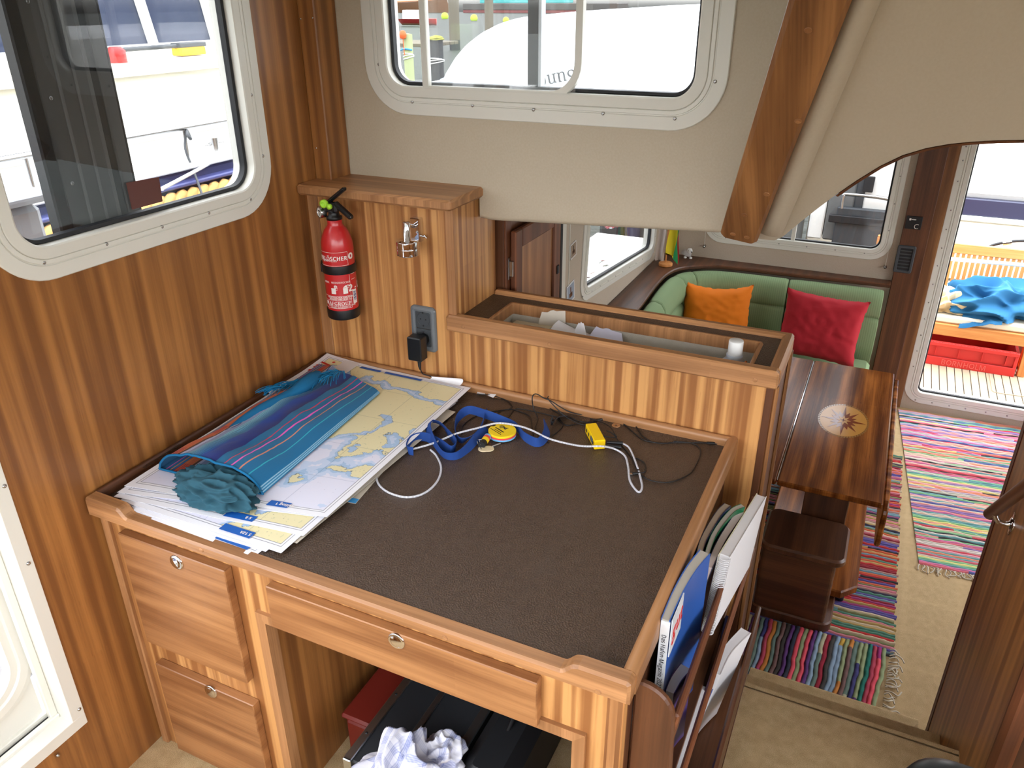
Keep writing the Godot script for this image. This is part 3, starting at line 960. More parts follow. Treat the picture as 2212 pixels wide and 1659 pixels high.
func make_desk() -> void:
	var t := thing("chart_desk", V(0.64, 0, 0.43), "wooden chart desk with a dark leather look top and three drawers", "desk")
	var b := mb().bb(V(0.012, 0.745, 0.012), V(1.258, 0.768, 0.862), 0.0)
	obj("top", b, M.leather_top, t)
	# front rim: flush in the middle, raised with an ogee at both ends
	var o := PackedVector2Array([Vector2(0.006, 0.742), Vector2(1.276, 0.742), Vector2(1.276, 0.787), Vector2(1.270, 0.792), Vector2(1.185, 0.792)])
	for k in 7:
		var s := k / 6.0
		o.append(Vector2(1.178 - 0.026 * s, 0.790 - 0.020 * (3 * s * s - 2 * s * s * s)))
	o.append(Vector2(1.10, 0.770))
	o.append(Vector2(0.20, 0.770))
	for k in 7:
		var s := k / 6.0
		o.append(Vector2(0.132 - 0.026 * s, 0.770 + 0.020 * (3 * s * s - 2 * s * s * s)))
	o.append(Vector2(0.012, 0.792))
	o.append(Vector2(0.006, 0.787))
	b = mb(0)
	b.prism(o, 0.852, 0.886, 0.005)
	var f := obj("front_rim", b, M.oak, t)
	for q in [[435, 1188], [961, 1378], [1292, 1495]]:
		var p := on(q[0], q[1], 2, 0.886)
		plug(f, V(p.x, p.y, 0.886), Basis())
	# side and back rims with a rounded top
	var rp := func(w: float) -> PackedVector2Array:
		var r := PackedVector2Array([Vector2(0, 0.742), Vector2(w, 0.742)])
		for k in 7:
			var a := PI * k / 6.0
			r.append(Vector2(w / 2 + cos(a) * w / 2, 0.781 + sin(a) * 0.0115))
		return r
	b = mb(2)
	b.at(V(1.252, 0, 0)).prism(rp.call(0.026), 0.001, 0.856, 0.0, true)
	obj("side_rim", b, M.oak, t)
	b = mb(2)
	b.at(V(0.002, 0, 0)).prism(rp.call(0.018), 0.0, 0.856, 0.0, true)
	obj("wall_rim", b, M.dark_wood, t)
	b = mb(2)
	b.at(V(0, 0, 0.0005), Basis(Vector3(0, 0, 1), Vector3.UP, Vector3(-1, 0, 0))).prism(rp.call(0.02), -1.268, -0.015, 0.0, true)
	obj("back_rim", b, M.oak, t)
	# carcass: front frame pieces, side panel, knee hole
	b = mb().bb(V(0.035, 0.0, 0.835), V(0.44, 0.742, 0.857), 0.0)
	b.bb(V(0.44, 0.60, 0.835), V(1.19, 0.742, 0.857), 0.0)
	b.bb(V(1.19, 0.0, 0.835), V(1.262, 0.742, 0.857), 0.0)
	obj("front_frame", b, M.veneer, t)
	b = mb().bb(V(1.228, 0.0, 0.835), V(1.262, 0.742, 0.864), 0.010)
	obj("corner_post", b, M.drawer_wood, t)
	b = mb().bb(V(0.014, 0.0, 0.83), V(0.036, 0.742, 0.868), 0.003)
	obj("wall_lath", b, M.oak, t)
	b = mb().bb(V(1.245, 0.0, 0.02), V(1.262, 0.742, 0.84), 0.001)
	obj("side_panel", b, M.dark_wood, t)
	b = mb().bb(V(0.44, 0.0, 0.03), V(0.458, 0.742, 0.836), 0.0)
	obj("knee_side", b, M.wall_veneer, t)
	# mitred frame round the knee hole
	b = mb()
	var x0 := 0.446
	var x1 := 1.197
	var y1 := 0.612
	var w := 0.024
	b.poly([V(x0, y1, 0.866), V(x0 + w, y1 - w, 0.866), V(x1 - w, y1 - w, 0.866), V(x1, y1, 0.866)])
	b.poly([V(x0, y1, 0.857), V(x0, y1, 0.866), V(x1, y1, 0.866), V(x1, y1, 0.857)])
	b.poly([V(x0 + w, y1 - w, 0.866), V(x0 + w, y1 - w, 0.84), V(x1 - w, y1 - w, 0.84), V(x1 - w, y1 - w, 0.866)])
	obj("knee_trim", b, M.oak, t)
	for s in 2:
		b = mb()
		var xa: float = x0 if s == 0 else x1
		var xb: float = x0 + w if s == 0 else x1 - w
		var q := [V(xa, 0, 0.866), V(xb, 0, 0.866), V(xb, y1 - w, 0.866), V(xa, y1, 0.866)]
		if s == 1:
			q.reverse()
		b.poly(q)
		var q2 := [V(xa, 0, 0.857), V(xa, 0, 0.866), V(xa, y1, 0.866), V(xa, y1, 0.857)]
		var q3 := [V(xb, 0, 0.866), V(xb, 0, 0.835), V(xb, y1 - w, 0.835), V(xb, y1 - w, 0.866)]
		if s == 1:
			q2.reverse()
			q3.reverse()
		b.poly(q2)
		b.poly(q3)
		obj("knee_trim", b, M.oak, t)
	# drawers and doors
	for q in [[0.080, 0.389, 0.394, 0.712, [382, 1214]], [0.087, 0.02, 0.397, 0.322, [456, 1493]], [0.503, 0.603, 1.109, 0.712, [857, 1384]]]:
		b = mb(0).bb(V(q[0], q[1], 0.857), V(q[2], q[3], 0.879), 0.002)
		var dr := obj("drawer", b, M.drawer_wood, t)
		var p := on(q[4][0], q[4][1], 2, 0.879)
		knob(dr, V(p.x, p.y, 0.879))

# ---------- saloon furniture
func stripes_tex(called: String, cols: Array, rough := 0.9) -> StandardMaterial3D:
	# thin lines across v
	var h := cols.size()
	var d := PackedByteArray()
	for y in h:
		for x in 8:
			d.append_array([int(cols[y].r * 255), int(cols[y].g * 255), int(cols[y].b * 255)])
	var m := mat(called, Color(1, 1, 1), rough)
	m.albedo_texture = image_of(d, 8, h)
	return m

func sweep(b: MB, path: Array, prof: Array, cap := true) -> void:
	# path: points on the ground with the inward direction to their left hand; prof: (distance inward, height)
	var rows := []
	var N := path.size()
	for i in N:
		var p: Vector3 = path[i]
		var d: Vector3 = (path[mini(i + 1, N - 1)] - path[maxi(i - 1, 0)]).normalized()
		var inw := Vector3(-d.z, 0, d.x)
		var e := 0.0
		if cap:
			e = 0.012 if i == 0 or i == N - 1 else (0.004 if i == 1 or i == N - 2 else 0.0)
		var row := []
		for q in prof:
			row.append(p + inw * (q.x - e * signf(q.x - 0.03)) + V(0, q.y - e * 0.8, 0))
		rows.append(row)
	b.grid(rows, false, true)
	if cap:
		var f: Array = rows[0].duplicate()
		var l: Array = rows[N - 1].duplicate()
		l.reverse()
		var cf := V(0, 0, 0)
		for q in f:
			cf += q / f.size()
		var cl := V(0, 0, 0)
		for q in l:
			cl += q / l.size()
		for k in f.size() - 1:
			b.poly([cf, f[k], f[k + 1]])
			b.poly([cl, l[k], l[k + 1]])

func cut(path: Array, a: float, c: float) -> Array:
	# the stretch of a polyline between two lengths
	var o := []
	var l := 0.0
	for i in path.size():
		if i > 0:
			var s: float = path[i].distance_to(path[i - 1])
			if l < a and l + s > a:
				o.append(path[i - 1].lerp(path[i], (a - l) / s))
			if l + s > a and l + s < c:
				o.append(path[i])
			if l < c and l + s >= c:
				o.append(path[i - 1].lerp(path[i], (c - l) / s))
			l += s
		elif a <= 0.0:
			o.append(path[0])
	return o

func pillow(b: MB, w: float, h: float, th: float, sd: int, ears := 0.05, fold := 0.0) -> void:
	var f := FastNoiseLite.new()
	f.seed = sd
	f.frequency = 3.0
	var n := 28
	for side in [1.0, -1.0]:
		var rows := []
		for i in n + 1:
			var row := []
			for j in n + 1:
				var u := -1.0 + 2.0 * j / n
				var v := -1.0 + 2.0 * i / n
				var pin := 1.0 - ears * (1 - pow(absf(v), 2.5)) * 0.9
				var pin2 := 1.0 - ears * (1 - pow(absf(u), 2.5)) * 0.9 - (fold * (1 - u * u) * 0.5 if v > 0 else 0.0)
				var k := pow(maxf(0.0, (1 - pow(absf(u), 3.0)) * (1 - pow(absf(v), 3.0))), 0.55)
				var edge := pow(maxf(absf(u), absf(v)), 4.0)
				var wr := f.get_noise_2d(u * 1.0, v * 1.0) * 0.10 + f.get_noise_3d(u * 3.0, v * 3.0, 5.0) * 0.07 * edge
				var z: float = side * th * 0.5 * k * (1.0 + wr * 2.0) + f.get_noise_2d(u + 9, v) * 0.006
				row.append(V(u * w * 0.5 * pin + f.get_noise_2d(u * 2 + 3, v * 2) * 0.006 * edge, v * h * 0.5 * pin2 + f.get_noise_2d(u * 2, v * 2 + 4) * 0.006 * edge, z))
			rows.append(row)
		b.grid(rows, false, side < 0)

func make_saloon() -> void:
	# wooden ledge behind the sofa
	var inner := smooth([Vector2(0.372, 0.72), Vector2(0.370, 1.6), Vector2(0.368, 2.22), Vector2(0.345, 2.70), Vector2(0.356, 2.95), Vector2(0.416, 3.092), Vector2(0.571, 3.195), Vector2(0.743, 3.222), Vector2(1.027, 3.232), Vector2(1.60, 3.258)], 6)
	var o := PackedVector2Array([Vector2(0.192, 0.72)])
	for q in inner:
		o.append(q)
	o.append(Vector2(1.624, 3.258))
	o.append(Vector2(1.624, 3.349))
	o.append(Vector2(0.192, 3.349))
	var b := mb(1).at(V(0, 0.205, 0), Basis(Vector3(1, 0, 0), Vector3(0, 0, -1), Vector3(0, 1, 0)))
	b.prism(o, 0.0, 0.025, 0.006)
	one("sofa_ledge", b, M.dark_wood, "dark brown curved wooden ledge behind the green sofa", "shelf")
	# sofa
	var cols := []
	for k in 64:
		cols.append(rgb(132, 154, 112) if k % 8 < 6 else rgb(116, 138, 98))
	var gm := stripes_tex("green_fabric", cols)
	gm.uv1_scale = Vector3(1, 1.0 / 0.10, 1)
	var t := thing("corner_sofa", V(0.9, -0.6, -2.8), "green ribbed corner sofa along the saloon walls", "sofa")
	var path := []
	for q in inner:
		path.append(V(q.x, 0, -q.y))
	var prof := [Vector2(0.0, -0.30), Vector2(0.0, 0.17), Vector2(0.006, 0.190), Vector2(0.02, 0.200), Vector2(0.05, 0.203), Vector2(0.085, 0.190), Vector2(0.108, 0.155), Vector2(0.115, 0.10), Vector2(0.108, 0.060), Vector2(0.095, 0.040), Vector2(0.088, 0.036), Vector2(0.098, 0.030), Vector2(0.112, 0.01), Vector2(0.12, -0.06), Vector2(0.118, -0.14), Vector2(0.105, -0.185), Vector2(0.09, -0.20), Vector2(0.07, -0.30), Vector2(0.0, -0.30)]
	var total := 0.0
	for k in path.size() - 1:
		total += path[k].distance_to(path[k + 1])
	# seams measured along the path
	for s in [[0.2, 1.15], [1.155, 1.74], [1.744, 2.26], [2.264, 2.42], [2.424, total - 0.553], [total - 0.548, total - 0.006]]:
		b = mb()
		var seg := cut(path, s[0], s[1])
		if seg.size() < 4:
			seg = [seg[0], seg[0].lerp(seg[-1], 0.04), seg[0].lerp(seg[-1], 0.5), seg[0].lerp(seg[-1], 0.96), seg[-1]]
		else:
			seg.insert(1, seg[0].lerp(seg[1], 0.1))
			seg.insert(seg.size() - 1, seg[-1].lerp(seg[-2], 0.1))
		sweep(b, seg, prof)
		obj("back_cushion", b, gm, t)
	for q in [[V(0.46, -0.36, -2.6), V(0.98, -0.225, -0.95)], [V(0.46, -0.36, -3.14), V(1.045, -0.225, -2.61)], [V(1.05, -0.36, -3.14), V(1.60, -0.225, -2.63)]]:
		b = mb()
		var c: Vector3 = (q[0] + q[1]) / 2
		var s: Vector3 = (q[1] - q[0]).abs()
		b.at(c, Basis(Vector3.RIGHT, -PI / 2)).prism(rrect(s.x, s.z, 0.04, 5), -s.y / 2, s.y / 2, 0.02, true)
		obj("seat_cushion", b, gm, t)
	b = mb().bb(V(0.2, -0.6, -3.34), V(0.94, -0.36, -0.9), 0.004).bb(V(0.94, -0.6, -3.34), V(1.6, -0.36, -2.68), 0.004)
	obj("base", b, M.dark_wood, t)
	# cushions
	b = mb().at(V(1.29, 0.005, -2.955), Basis(Vector3.UP, 0.03) * Basis(Vector3.RIGHT, -0.28) * Basis(Vector3.BACK, -0.06))
	pillow(b, 0.47, 0.40, 0.15, 3, 0.09)
	one("cushion", b, mat("red_cloth", rgb(176, 26, 40), 0.9), "red square cushion leaning on the green sofa", "cushion")
	b = mb().at(V(0.665, 0.0, -2.96), Basis(Vector3.UP, 0.12) * Basis(Vector3.RIGHT, -0.3) * Basis(Vector3.BACK, 0.035))
	pillow(b, 0.43, 0.38, 0.15, 8, 0.09, 0.26)
	one("cushion", b, mat("orange_cloth", rgb(226, 118, 8), 0.9), "orange cushion leaning in the corner of the green sofa", "cushion")
	# --- table with a compass rose
	t = thing("saloon_table", V(1.5, -0.6, -1.6), "glossy brown saloon table with a compass rose inlay and drop leaf", "table")
	b = mb(2).bb(V(1.324, 0.076, -2.222), V(1.702, 0.10, -0.972), 0.005)
	var top := obj("table_top", b, M.table_wood, t)
	b = mb(2).bb(V(0.98, 0.076, -2.222), V(1.318, 0.10, -0.972), 0.005)
	obj("raised_leaf", b, M.table_wood, t)
	b = mb(2)
	var lo := PackedVector2Array([Vector2(0.972, 0.088), Vector2(2.222, 0.088)])
	lo = PackedVector2Array()
	for q in rrect(1.25, 0.20, 0.05, 5, Vector2(1.597, -0.012)):
		lo.append(Vector2(q.x, q.y))
	b.at(V(1.705, 0, 0), LEFT_WALL).prism(lo, 0.0, 0.02, 0.005)
	obj("drop_leaf", b, M.table_wood, t)
	b = mb().bb(V(1.3185, 0.088, -2.21), V(1.3235, 0.0985, -0.985), 0.001)
	obj("hinge_strip", b, M.chrome, t)
	# inlay: oval, star points, little inner star
	var cx := 1.513
	var cz := -1.595
	var el := func(r: float, a: float) -> Vector3:
		return V(cx + cos(a) * 0.097 * r, 0.1006, cz + sin(a) * 0.152 * r)
	b = mb()
	for k in 48:
		b.poly([V(cx, 0.1006, cz), el.call(1.0, TAU * (k + 1) / 48), el.call(1.0, TAU * k / 48)])
	obj("inlay_field", b, mat("maple", rgb(196, 138, 64), 0.14), top)
	b = mb()
	for k in 56:
		var a := TAU * k / 56
		b.poly([el.call(1.0, a), el.call(1.0, a + TAU / 80), el.call(1.09, a + TAU / 80 + 0.03), el.call(1.09, a + 0.03)])
	obj("inlay_rope", b, mat("rope_inlay", rgb(150, 108, 58), 0.08), top)
	b = mb()
	for k in 16:
		var a := TAU * k / 16 - PI / 2
		var r: float = 0.98 if k % 4 == 0 else (0.86 if k % 2 == 0 else 0.6)
		var tip: Vector3 = el.call(r, a) + V(0, 0.0006, 0)
		var l: Vector3 = el.call(0.40, a - TAU / 32) + V(0, 0.0006, 0)
		var rr: Vector3 = el.call(0.40, a + TAU / 32) + V(0, 0.0006, 0)
		b.poly([V(cx, 0.1012, cz), rr, tip])
		b.poly([V(cx, 0.1012, cz), tip, l])
	obj("inlay_star", b, mat("padauk", rgb(122, 54, 24), 0.08), top)
	b = mb()
	for k in 8:
		var a := TAU * k / 8
		b.poly([V(cx, 0.1018, cz), el.call(0.15, a + TAU / 16) + V(0, 0.0012, 0), el.call(0.33, a) + V(0, 0.0012, 0)])
		b.poly([V(cx, 0.1018, cz), el.call(0.33, a) + V(0, 0.0012, 0), el.call(0.15, a - TAU / 16) + V(0, 0.0012, 0)])
	obj("inlay_star", b, M.maple, top)
	b = mb()
	for k in 4:
		var a := TAU * k / 4
		b.poly([el.call(0.03, a + 1.5) + V(0, 0.0018, 0), el.call(0.16, a) + V(0, 0.0018, 0), el.call(0.03, a - 1.5) + V(0, 0.0018, 0)])
	obj("inlay_star", b, M.padauk, top)
	b = mb().bb(V(1.42, -0.56, -1.42), V(1.60, 0.076, -1.30), 0.004)
	obj("pedestal", b, M.dark_wood, t)
	b = mb().bb(V(1.42, -0.56, -2.05), V(1.60, 0.076, -1.93), 0.004)
	obj("pedestal", b, M.dark_wood, t)
	b = mb(2)
	var fo := PackedVector2Array([Vector2(1.34, 1.18), Vector2(1.64, 1.18), Vector2(1.70, 1.25), Vector2(1.70, 2.1), Vector2(1.64, 2.17), Vector2(1.34, 2.17), Vector2(1.28, 2.1), Vector2(1.28, 1.25)])
	b.at(V(0, -0.6, 0), Basis(Vector3(1, 0, 0), Vector3(0, 0, -1), Vector3(0, 1, 0))).prism(fo, 0.06, 0.10, 0.006)
	obj("foot_board", b, M.table_wood, t)
	for q in [V(1.64, -0.57, -1.25), V(1.34, -0.57, -1.25), V(1.64, -0.57, -2.1), V(1.34, -0.57, -2.1)]:
		b = mb().at(q + V(0, -0.021, 0)).lathe([Vector2(0, 0), Vector2(0.018, 0), Vector2(0.018, 0.032), Vector2(0, 0.032)], 12)
		obj("foot", b, M.rubber, t)
	# --- box stool in front of the table
	t = thing("box_stool", V(1.47, -0.6, -1.14), "dark wooden box stool with rounded top beside the bulkhead", "stool")
	b = mb(2).at(V(1.46, -0.24, -1.14), Basis(Vector3.RIGHT, -PI / 2))
	b.prism(rrect(0.33, 0.29, 0.045, 6), -0.018, 0.018, 0.009, true)
	obj("seat_board", b, M.dark_wood, t)
	b = mb().at(V(1.45, -0.4, -1.135), Basis(Vector3.RIGHT, -PI / 2)).prism(rrect(0.29, 0.25, 0.02, 4), -0.17, 0.142, 0.0)
	obj("body", b, M.dark_wood, t)
	b = mb().at(V(1.455, -0.575, -1.135), Basis(Vector3.RIGHT, -PI / 2)).prism(rrect(0.335, 0.27, 0.05, 6), -0.025, 0.025, 0.006, true)
	obj("plinth", b, M.dark_wood, t)

func mat_copy(from: String, called: String, c: Color, rough: float) -> StandardMaterial3D:
	var m: StandardMaterial3D = M[from].duplicate()
	m.albedo_color = c
	m.roughness = rough
	M[called] = m
	return m

# ---------- rag rugs: each weft strip is a ridge of its own colour
func rug(called: String, p0: Vector3, along: Vector3, wide: Vector3, strip: float, pal: Array, sd: int, label: String, fringe_ends := [], lift := 0.0) -> void:
	rng.seed = sd
	var t := thing(called, p0 + along * 0.5 + wide * 0.5, label, "rug", "striped rag rugs on the saloon floor")
	var L := along.length()
	var W := wide.length()
	var ad := along / L
	var wd := wide / W
	var n := int(L / strip)
	var f := FastNoiseLite.new()
	f.seed = sd
	f.frequency = 2.2
	var b := mb()
	b.use_col = true
	var seg := 36
	var edge := []
	for j in seg + 1:
		edge.append(0.0)
	for i in n:
		var c: Color = pal[rng.randi() % pal.size()].srgb_to_linear()
		var c2: Color = pal[rng.randi() % pal.size()].srgb_to_linear()
		var change := rng.randf_range(0.1, 1.3)
		var h := rng.randf_range(0.005, 0.009)
		var rows := [[], [], [], []]
		var a0 := strip * i
		var wl := rng.randf_range(-0.006, 0.006)
		for j in seg + 1:
			var u := float(j) / seg
			var wob := f.get_noise_2d(u * W * 2.0, a0 * 0.7) * strip * 0.8
			var wob2 := f.get_noise_2d(u * W * 2.0, (a0 + strip) * 0.7) * strip * 0.8
			var q := p0 + wd * (u * (W + wl))
			var bump := 1.0 + 0.25 * sin(u * W * 420.0 + i * 1.7)
			rows[0].append(q + ad * (a0 + wob) + V(0, 0.001 + lift, 0))
			rows[1].append(q + ad * (a0 + wob + (strip + wob2 - wob) * 0.25) + V(0, h * bump + lift, 0))
			rows[2].append(q + ad * (a0 + wob + (strip + wob2 - wob) * 0.75) + V(0, h * bump + lift, 0))
			rows[3].append(q + ad * (a0 + strip + wob2) + V(0, 0.001 + lift, 0))
		var k := int(change * seg)
		if k >= seg - 2:
			b.col = c
			b.grid(rows, false, true)
		else:
			k = maxi(k, 3)
			var r1 := []
			var r2 := []
			for r in rows:
				r1.append(r.slice(0, k + 1))
				r2.append(r.slice(k, seg + 1))
			b.col = c
			b.grid(r1, false, true)
			b.col = c2
			b.grid(r2, false, true)
	var vm: StandardMaterial3D = M.get("rug_cloth", null)
	if vm == null:
		vm = mat("rug_cloth", Color(1, 1, 1), 0.95)
		vm.vertex_color_use_as_albedo = true
	var weave := obj("weave", b, vm, t)
	weave.set_meta("kind", "stuff")
	for e in fringe_ends:
		b = mb()
		var s: Vector3 = p0 if e == 0 else p0 + along
		var out: Vector3 = -ad if e == 0 else ad
		var u := 0.0
		while u < W:
			var q := s + wd * u
			var r := rng.randf_range(0.03, 0.06)
			b.tube(smooth([q + V(0, 0.006 + lift, 0), q + out * r * 0.4 + wd * rng.randf_range(-0.012, 0.012) + V(0, 0.012 + lift, 0), q + out * r * 0.8 + wd * rng.randf_range(-0.015, 0.015) + V(0, 0.006 + lift, 0), q + out * r + wd * rng.randf_range(-0.02, 0.02) + V(0, 0.004 + lift, 0)], 3), 0.0028, 5)
			u += rng.randf_range(0.010, 0.022)
		var fr := obj("fringe", b, mat("fringe_cotton", rgb(206, 196, 178), 0.95), t)
		fr.set_meta("kind", "stuff")

func make_rugs() -> void:
	var pink := [rgb(214, 110, 122), rgb(200, 70, 84), rgb(226, 150, 140), rgb(188, 170, 190), rgb(222, 190, 170), rgb(210, 120, 160), rgb(150, 120, 170), rgb(196, 188, 172), rgb(110, 160, 160), rgb(222, 140, 110), rgb(60, 56, 60), rgb(226, 206, 130), rgb(140, 190, 140), rgb(96, 100, 160), rgb(220, 160, 170), rgb(214, 200, 190)]
	var dark := [rgb(184, 50, 50), rgb(60, 50, 70), rgb(150, 60, 110), rgb(200, 96, 60), rgb(120, 120, 80), rgb(84, 130, 110), rgb(180, 150, 90), rgb(50, 48, 50), rgb(170, 130, 120), rgb(90, 80, 140), rgb(200, 180, 150), rgb(140, 40, 50), rgb(200, 120, 130), rgb(110, 140, 150)]
	var deep := [rgb(150, 30, 50), rgb(40, 44, 60), rgb(168, 160, 130), rgb(110, 80, 76), rgb(190, 120, 50), rgb(60, 54, 50), rgb(30, 110, 96), rgb(90, 50, 110), rgb(170, 60, 80), rgb(130, 150, 170), rgb(220, 80, 96), rgb(100, 120, 110), rgb(226, 128, 60), rgb(60, 56, 110), rgb(190, 150, 60), rgb(150, 40, 110), rgb(140, 150, 110)]
	rug("rag_rug", V(1.822, -0.6, -3.30), V(0.135, 0, 1.64), V(0.93, 0, -0.075), 0.0135, pink, 301, "pink toned striped rag rug below the cockpit door", [1])
	rug("rag_rug", V(1.05, -0.6, -2.66), V(0.01, 0, 1.70), V(0.81, 0, -0.02), 0.0145, dark, 302, "dark red striped rag rug under the saloon table", [])
	rug("rag_rug", V(1.30, -0.6, -0.98), V(0.555, 0, -0.03), V(-0.02, 0, 0.42), 0.0175, deep, 303, "multicoloured rag rug lying crosswise at the foot of the steps", [1], 0.008)

# ---------- lettering
func text_mesh(s: String, h: float, depth := 0.0004, font := "Droid Sans", bold := false, italic := false) -> ArrayMesh:
	var f := SystemFont.new()
	f.font_names = PackedStringArray([font])
	if bold:
		f.font_weight = 700
	f.font_italic = italic
	var m := TextMesh.new()
	m.font = f
	m.text = s
	m.font_size = 64
	m.pixel_size = h / 46.0
	m.depth = depth
	m.curve_step = 2.0
	var am := ArrayMesh.new()
	am.add_surface_from_arrays(Mesh.PRIMITIVE_TRIANGLES, m.get_mesh_arrays())
	return am

# wraps what is drawn on a flat sheet round a cylinder of radius r
func bend_round(m: Mesh, r: float, a0: float, y: float) -> ArrayMesh:
	var a := m.surface_get_arrays(0)
	var vs: PackedVector3Array = a[Mesh.ARRAY_VERTEX]
	var ns: PackedVector3Array = a[Mesh.ARRAY_NORMAL]
	for k in vs.size():
		var ang := a0 + vs[k].x / r
		var rr := r + vs[k].z
		var n := ns[k]
		ns[k] = V(sin(ang) * n.z + cos(ang) * n.x, n.y, cos(ang) * n.z - sin(ang) * n.x)
		vs[k] = V(sin(ang) * rr, vs[k].y + y, cos(ang) * rr)
	a[Mesh.ARRAY_VERTEX] = vs
	a[Mesh.ARRAY_NORMAL] = ns
	a[Mesh.ARRAY_TANGENT] = null
	var am := ArrayMesh.new()
	am.add_surface_from_arrays(Mesh.PRIMITIVE_TRIANGLES, a)
	return am

func strip_on(b: MB, r: float, a0: float, a1: float, y0: float, y1: float) -> void:
	var n := maxi(2, int(absf(a1 - a0) / 0.12) + 1)
	var rows := [[], []]
	for k in n:
		var a := lerpf(a0, a1, float(k) / (n - 1))
		rows[0].append(V(sin(a) * r, y0, cos(a) * r))
		rows[1].append(V(sin(a) * r, y1, cos(a) * r))
	b.grid(rows)

func make_wall_things() -> void:
	# --- fire extinguisher
	var c := on(743, 672, 2, 0.056)
	var base := V(c.x, c.y - 0.012, 0.056)
	var t := thing("fire_extinguisher", base, "red fire extinguisher with black strap on the mahogany column", "extinguisher")
	mat("red_gloss", rgb(196, 14, 24), 0.18).clearcoat_enabled = true
	mat("print_white", rgb(236, 226, 220), 0.5)
	mat("lime", rgb(170, 226, 60), 0.4)
	mat("dial_face", rgb(238, 236, 226), 0.4)
	var R := 0.045
	obj("bottle", mb().at(base).lathe([Vector2(0, 0.012), Vector2(R - 0.003, 0.012), Vector2(R, 0.018), Vector2(R, 0.205), Vector2(R * 0.97, 0.222), Vector2(R * 0.87, 0.240), Vector2(R * 0.70, 0.256), Vector2(R * 0.52, 0.266), Vector2(R * 0.46, 0.271), Vector2(R * 0.45, 0.288), Vector2(0, 0.288)], 40), M.red_gloss, t)
	obj("foot_ring", mb().at(base).lathe([Vector2(0, 0), Vector2(R, 0), Vector2(R + 0.002, 0.003), Vector2(R + 0.0025, 0.028), Vector2(R - 0.001, 0.029)], 40), M.black_plastic, t)
	var b := mb().at(base).lathe([Vector2(R + 0.0005, 0.136), Vector2(R + 0.003, 0.1365), Vector2(R + 0.003, 0.1595), Vector2(R + 0.0005, 0.160)], 40)
	b.at(base + V(-0.046, 0.148, 0.018), Basis(Vector3.UP, -0.95)).box(V(0, 0, 0), V(0.034, 0.026, 0.007), 0.002)
	obj("strap", b, M.black_plastic, t)
	b = mb().at(base).lathe([Vector2(0, 0.284), Vector2(0.022, 0.284), Vector2(0.022, 0.292), Vector2(0.016, 0.294), Vector2(0.014, 0.305), Vector2(0.018, 0.31), Vector2(0, 0.31)], 24)
	b.at(base + V(-0.002, 0.318, 0.004)).box(V(0, 0, 0), V(0.046, 0.028, 0.026), 0.006)
	b.at(base + V(0.038, 0.313, 0.006), Basis(Vector3.BACK, -0.62)).box(V(0, 0, 0), V(0.066, 0.013, 0.018), 0.004)
	b.at(base + V(0.018, 0.352, 0.004), Basis(Vector3.BACK, 0.62)).box(V(0, 0, 0), V(0.078, 0.010, 0.018), 0.004)
	obj("valve_handle", b, M.black_plastic, t)
	b = mb().at(base + V(-0.012, 0.330, 0.018), Basis(Vector3.RIGHT, PI / 2)).lathe([Vector2(0, 0), Vector2(0.0115, 0), Vector2(0.0115, 0.010), Vector2(0.006, 0.011), Vector2(0.005, 0.007), Vector2(0, 0.007)], 18)
	b.at(base + V(0.006, 0.324, 0.02), Basis(Vector3.RIGHT, PI / 2)).lathe([Vector2(0, 0), Vector2(0.0075, 0), Vector2(0.0075, 0.008), Vector2(0, 0.009)], 14)
	b.at(base + V(-0.004, 0.327, 0.023)).box(V(0, 0, 0), V(0.014, 0.008, 0.006), 0.002)
	obj("safety_pin", b, M.lime, t)
	var gb := Basis(Vector3.UP, -0.5) * Basis(Vector3.RIGHT, PI / 2)
	b = mb().at(base + V(-0.036, 0.303, 0.018), gb).lathe([Vector2(0, -0.016), Vector2(0.0165, -0.016), Vector2(0.0165, 0.0), Vector2(0.0145, 0.0015), Vector2(0.0135, -0.001)], 24)
	var ga := obj("gauge", b, M.steel, t)
	obj("dial", mb().at(base + V(-0.036, 0.303, 0.018), gb).lathe([Vector2(0.0138, -0.001), Vector2(0, -0.0008)], 24), M.dial_face, ga)
	b = mb().at(base + V(-0.036, 0.303, 0.018), gb).box(V(0.001, -0.0002, 0.003), V(0.002, 0.0008, 0.012), 0.0002)
	b.box(V(0.0, -0.0002, -0.004), V(0.012, 0.0008, 0.003), 0.0002)
	obj("needle", b, M.black_plastic, ga)
	# printed label
	b = mb().at(base)
	var a0 := -0.75
	var a1 := 1.25
	var rr := R + 0.0006
	for y in [0.200, 0.162, 0.0725, 0.0595, 0.036]:
		strip_on(b, rr, a0, a1, y, y + 0.0009)
	for q in [[0.162, 0.201], [0.036, 0.134]]:
		strip_on(b, rr, a1 - 0.02, a1, q[0], q[1])
	for q in [[-0.01, 0.080], [0.75, 0.080]]:
		strip_on(b, rr, q[0], q[0] + 0.30, q[1], q[1] + 0.017)
		for s in [[0.0, 0.02, 0.0, 0.013], [0.19, 0.21, 0.0, 0.013]]:
			strip_on(b, rr, q[0] + 0.2 + s[0], q[0] + 0.2 + s[1], q[1] + 0.0145 + s[2], q[1] + 0.0115 + s[3])
		strip_on(b, rr, q[0] + 0.2, q[0] + 0.41, q[1] + 0.0235, q[1] + 0.0245)
		strip_on(b, rr, q[0] + 0.2, q[0] + 0.41, q[1] + 0.0115, q[1] + 0.0125)
	strip_on(b, rr, 1.37, 1.73, 0.045, 0.087)
	strip_on(b, rr, 1.35, 1.71, 0.118, 0.119)
	strip_on(b, rr, 1.35, 1.71, 0.134, 0.135)
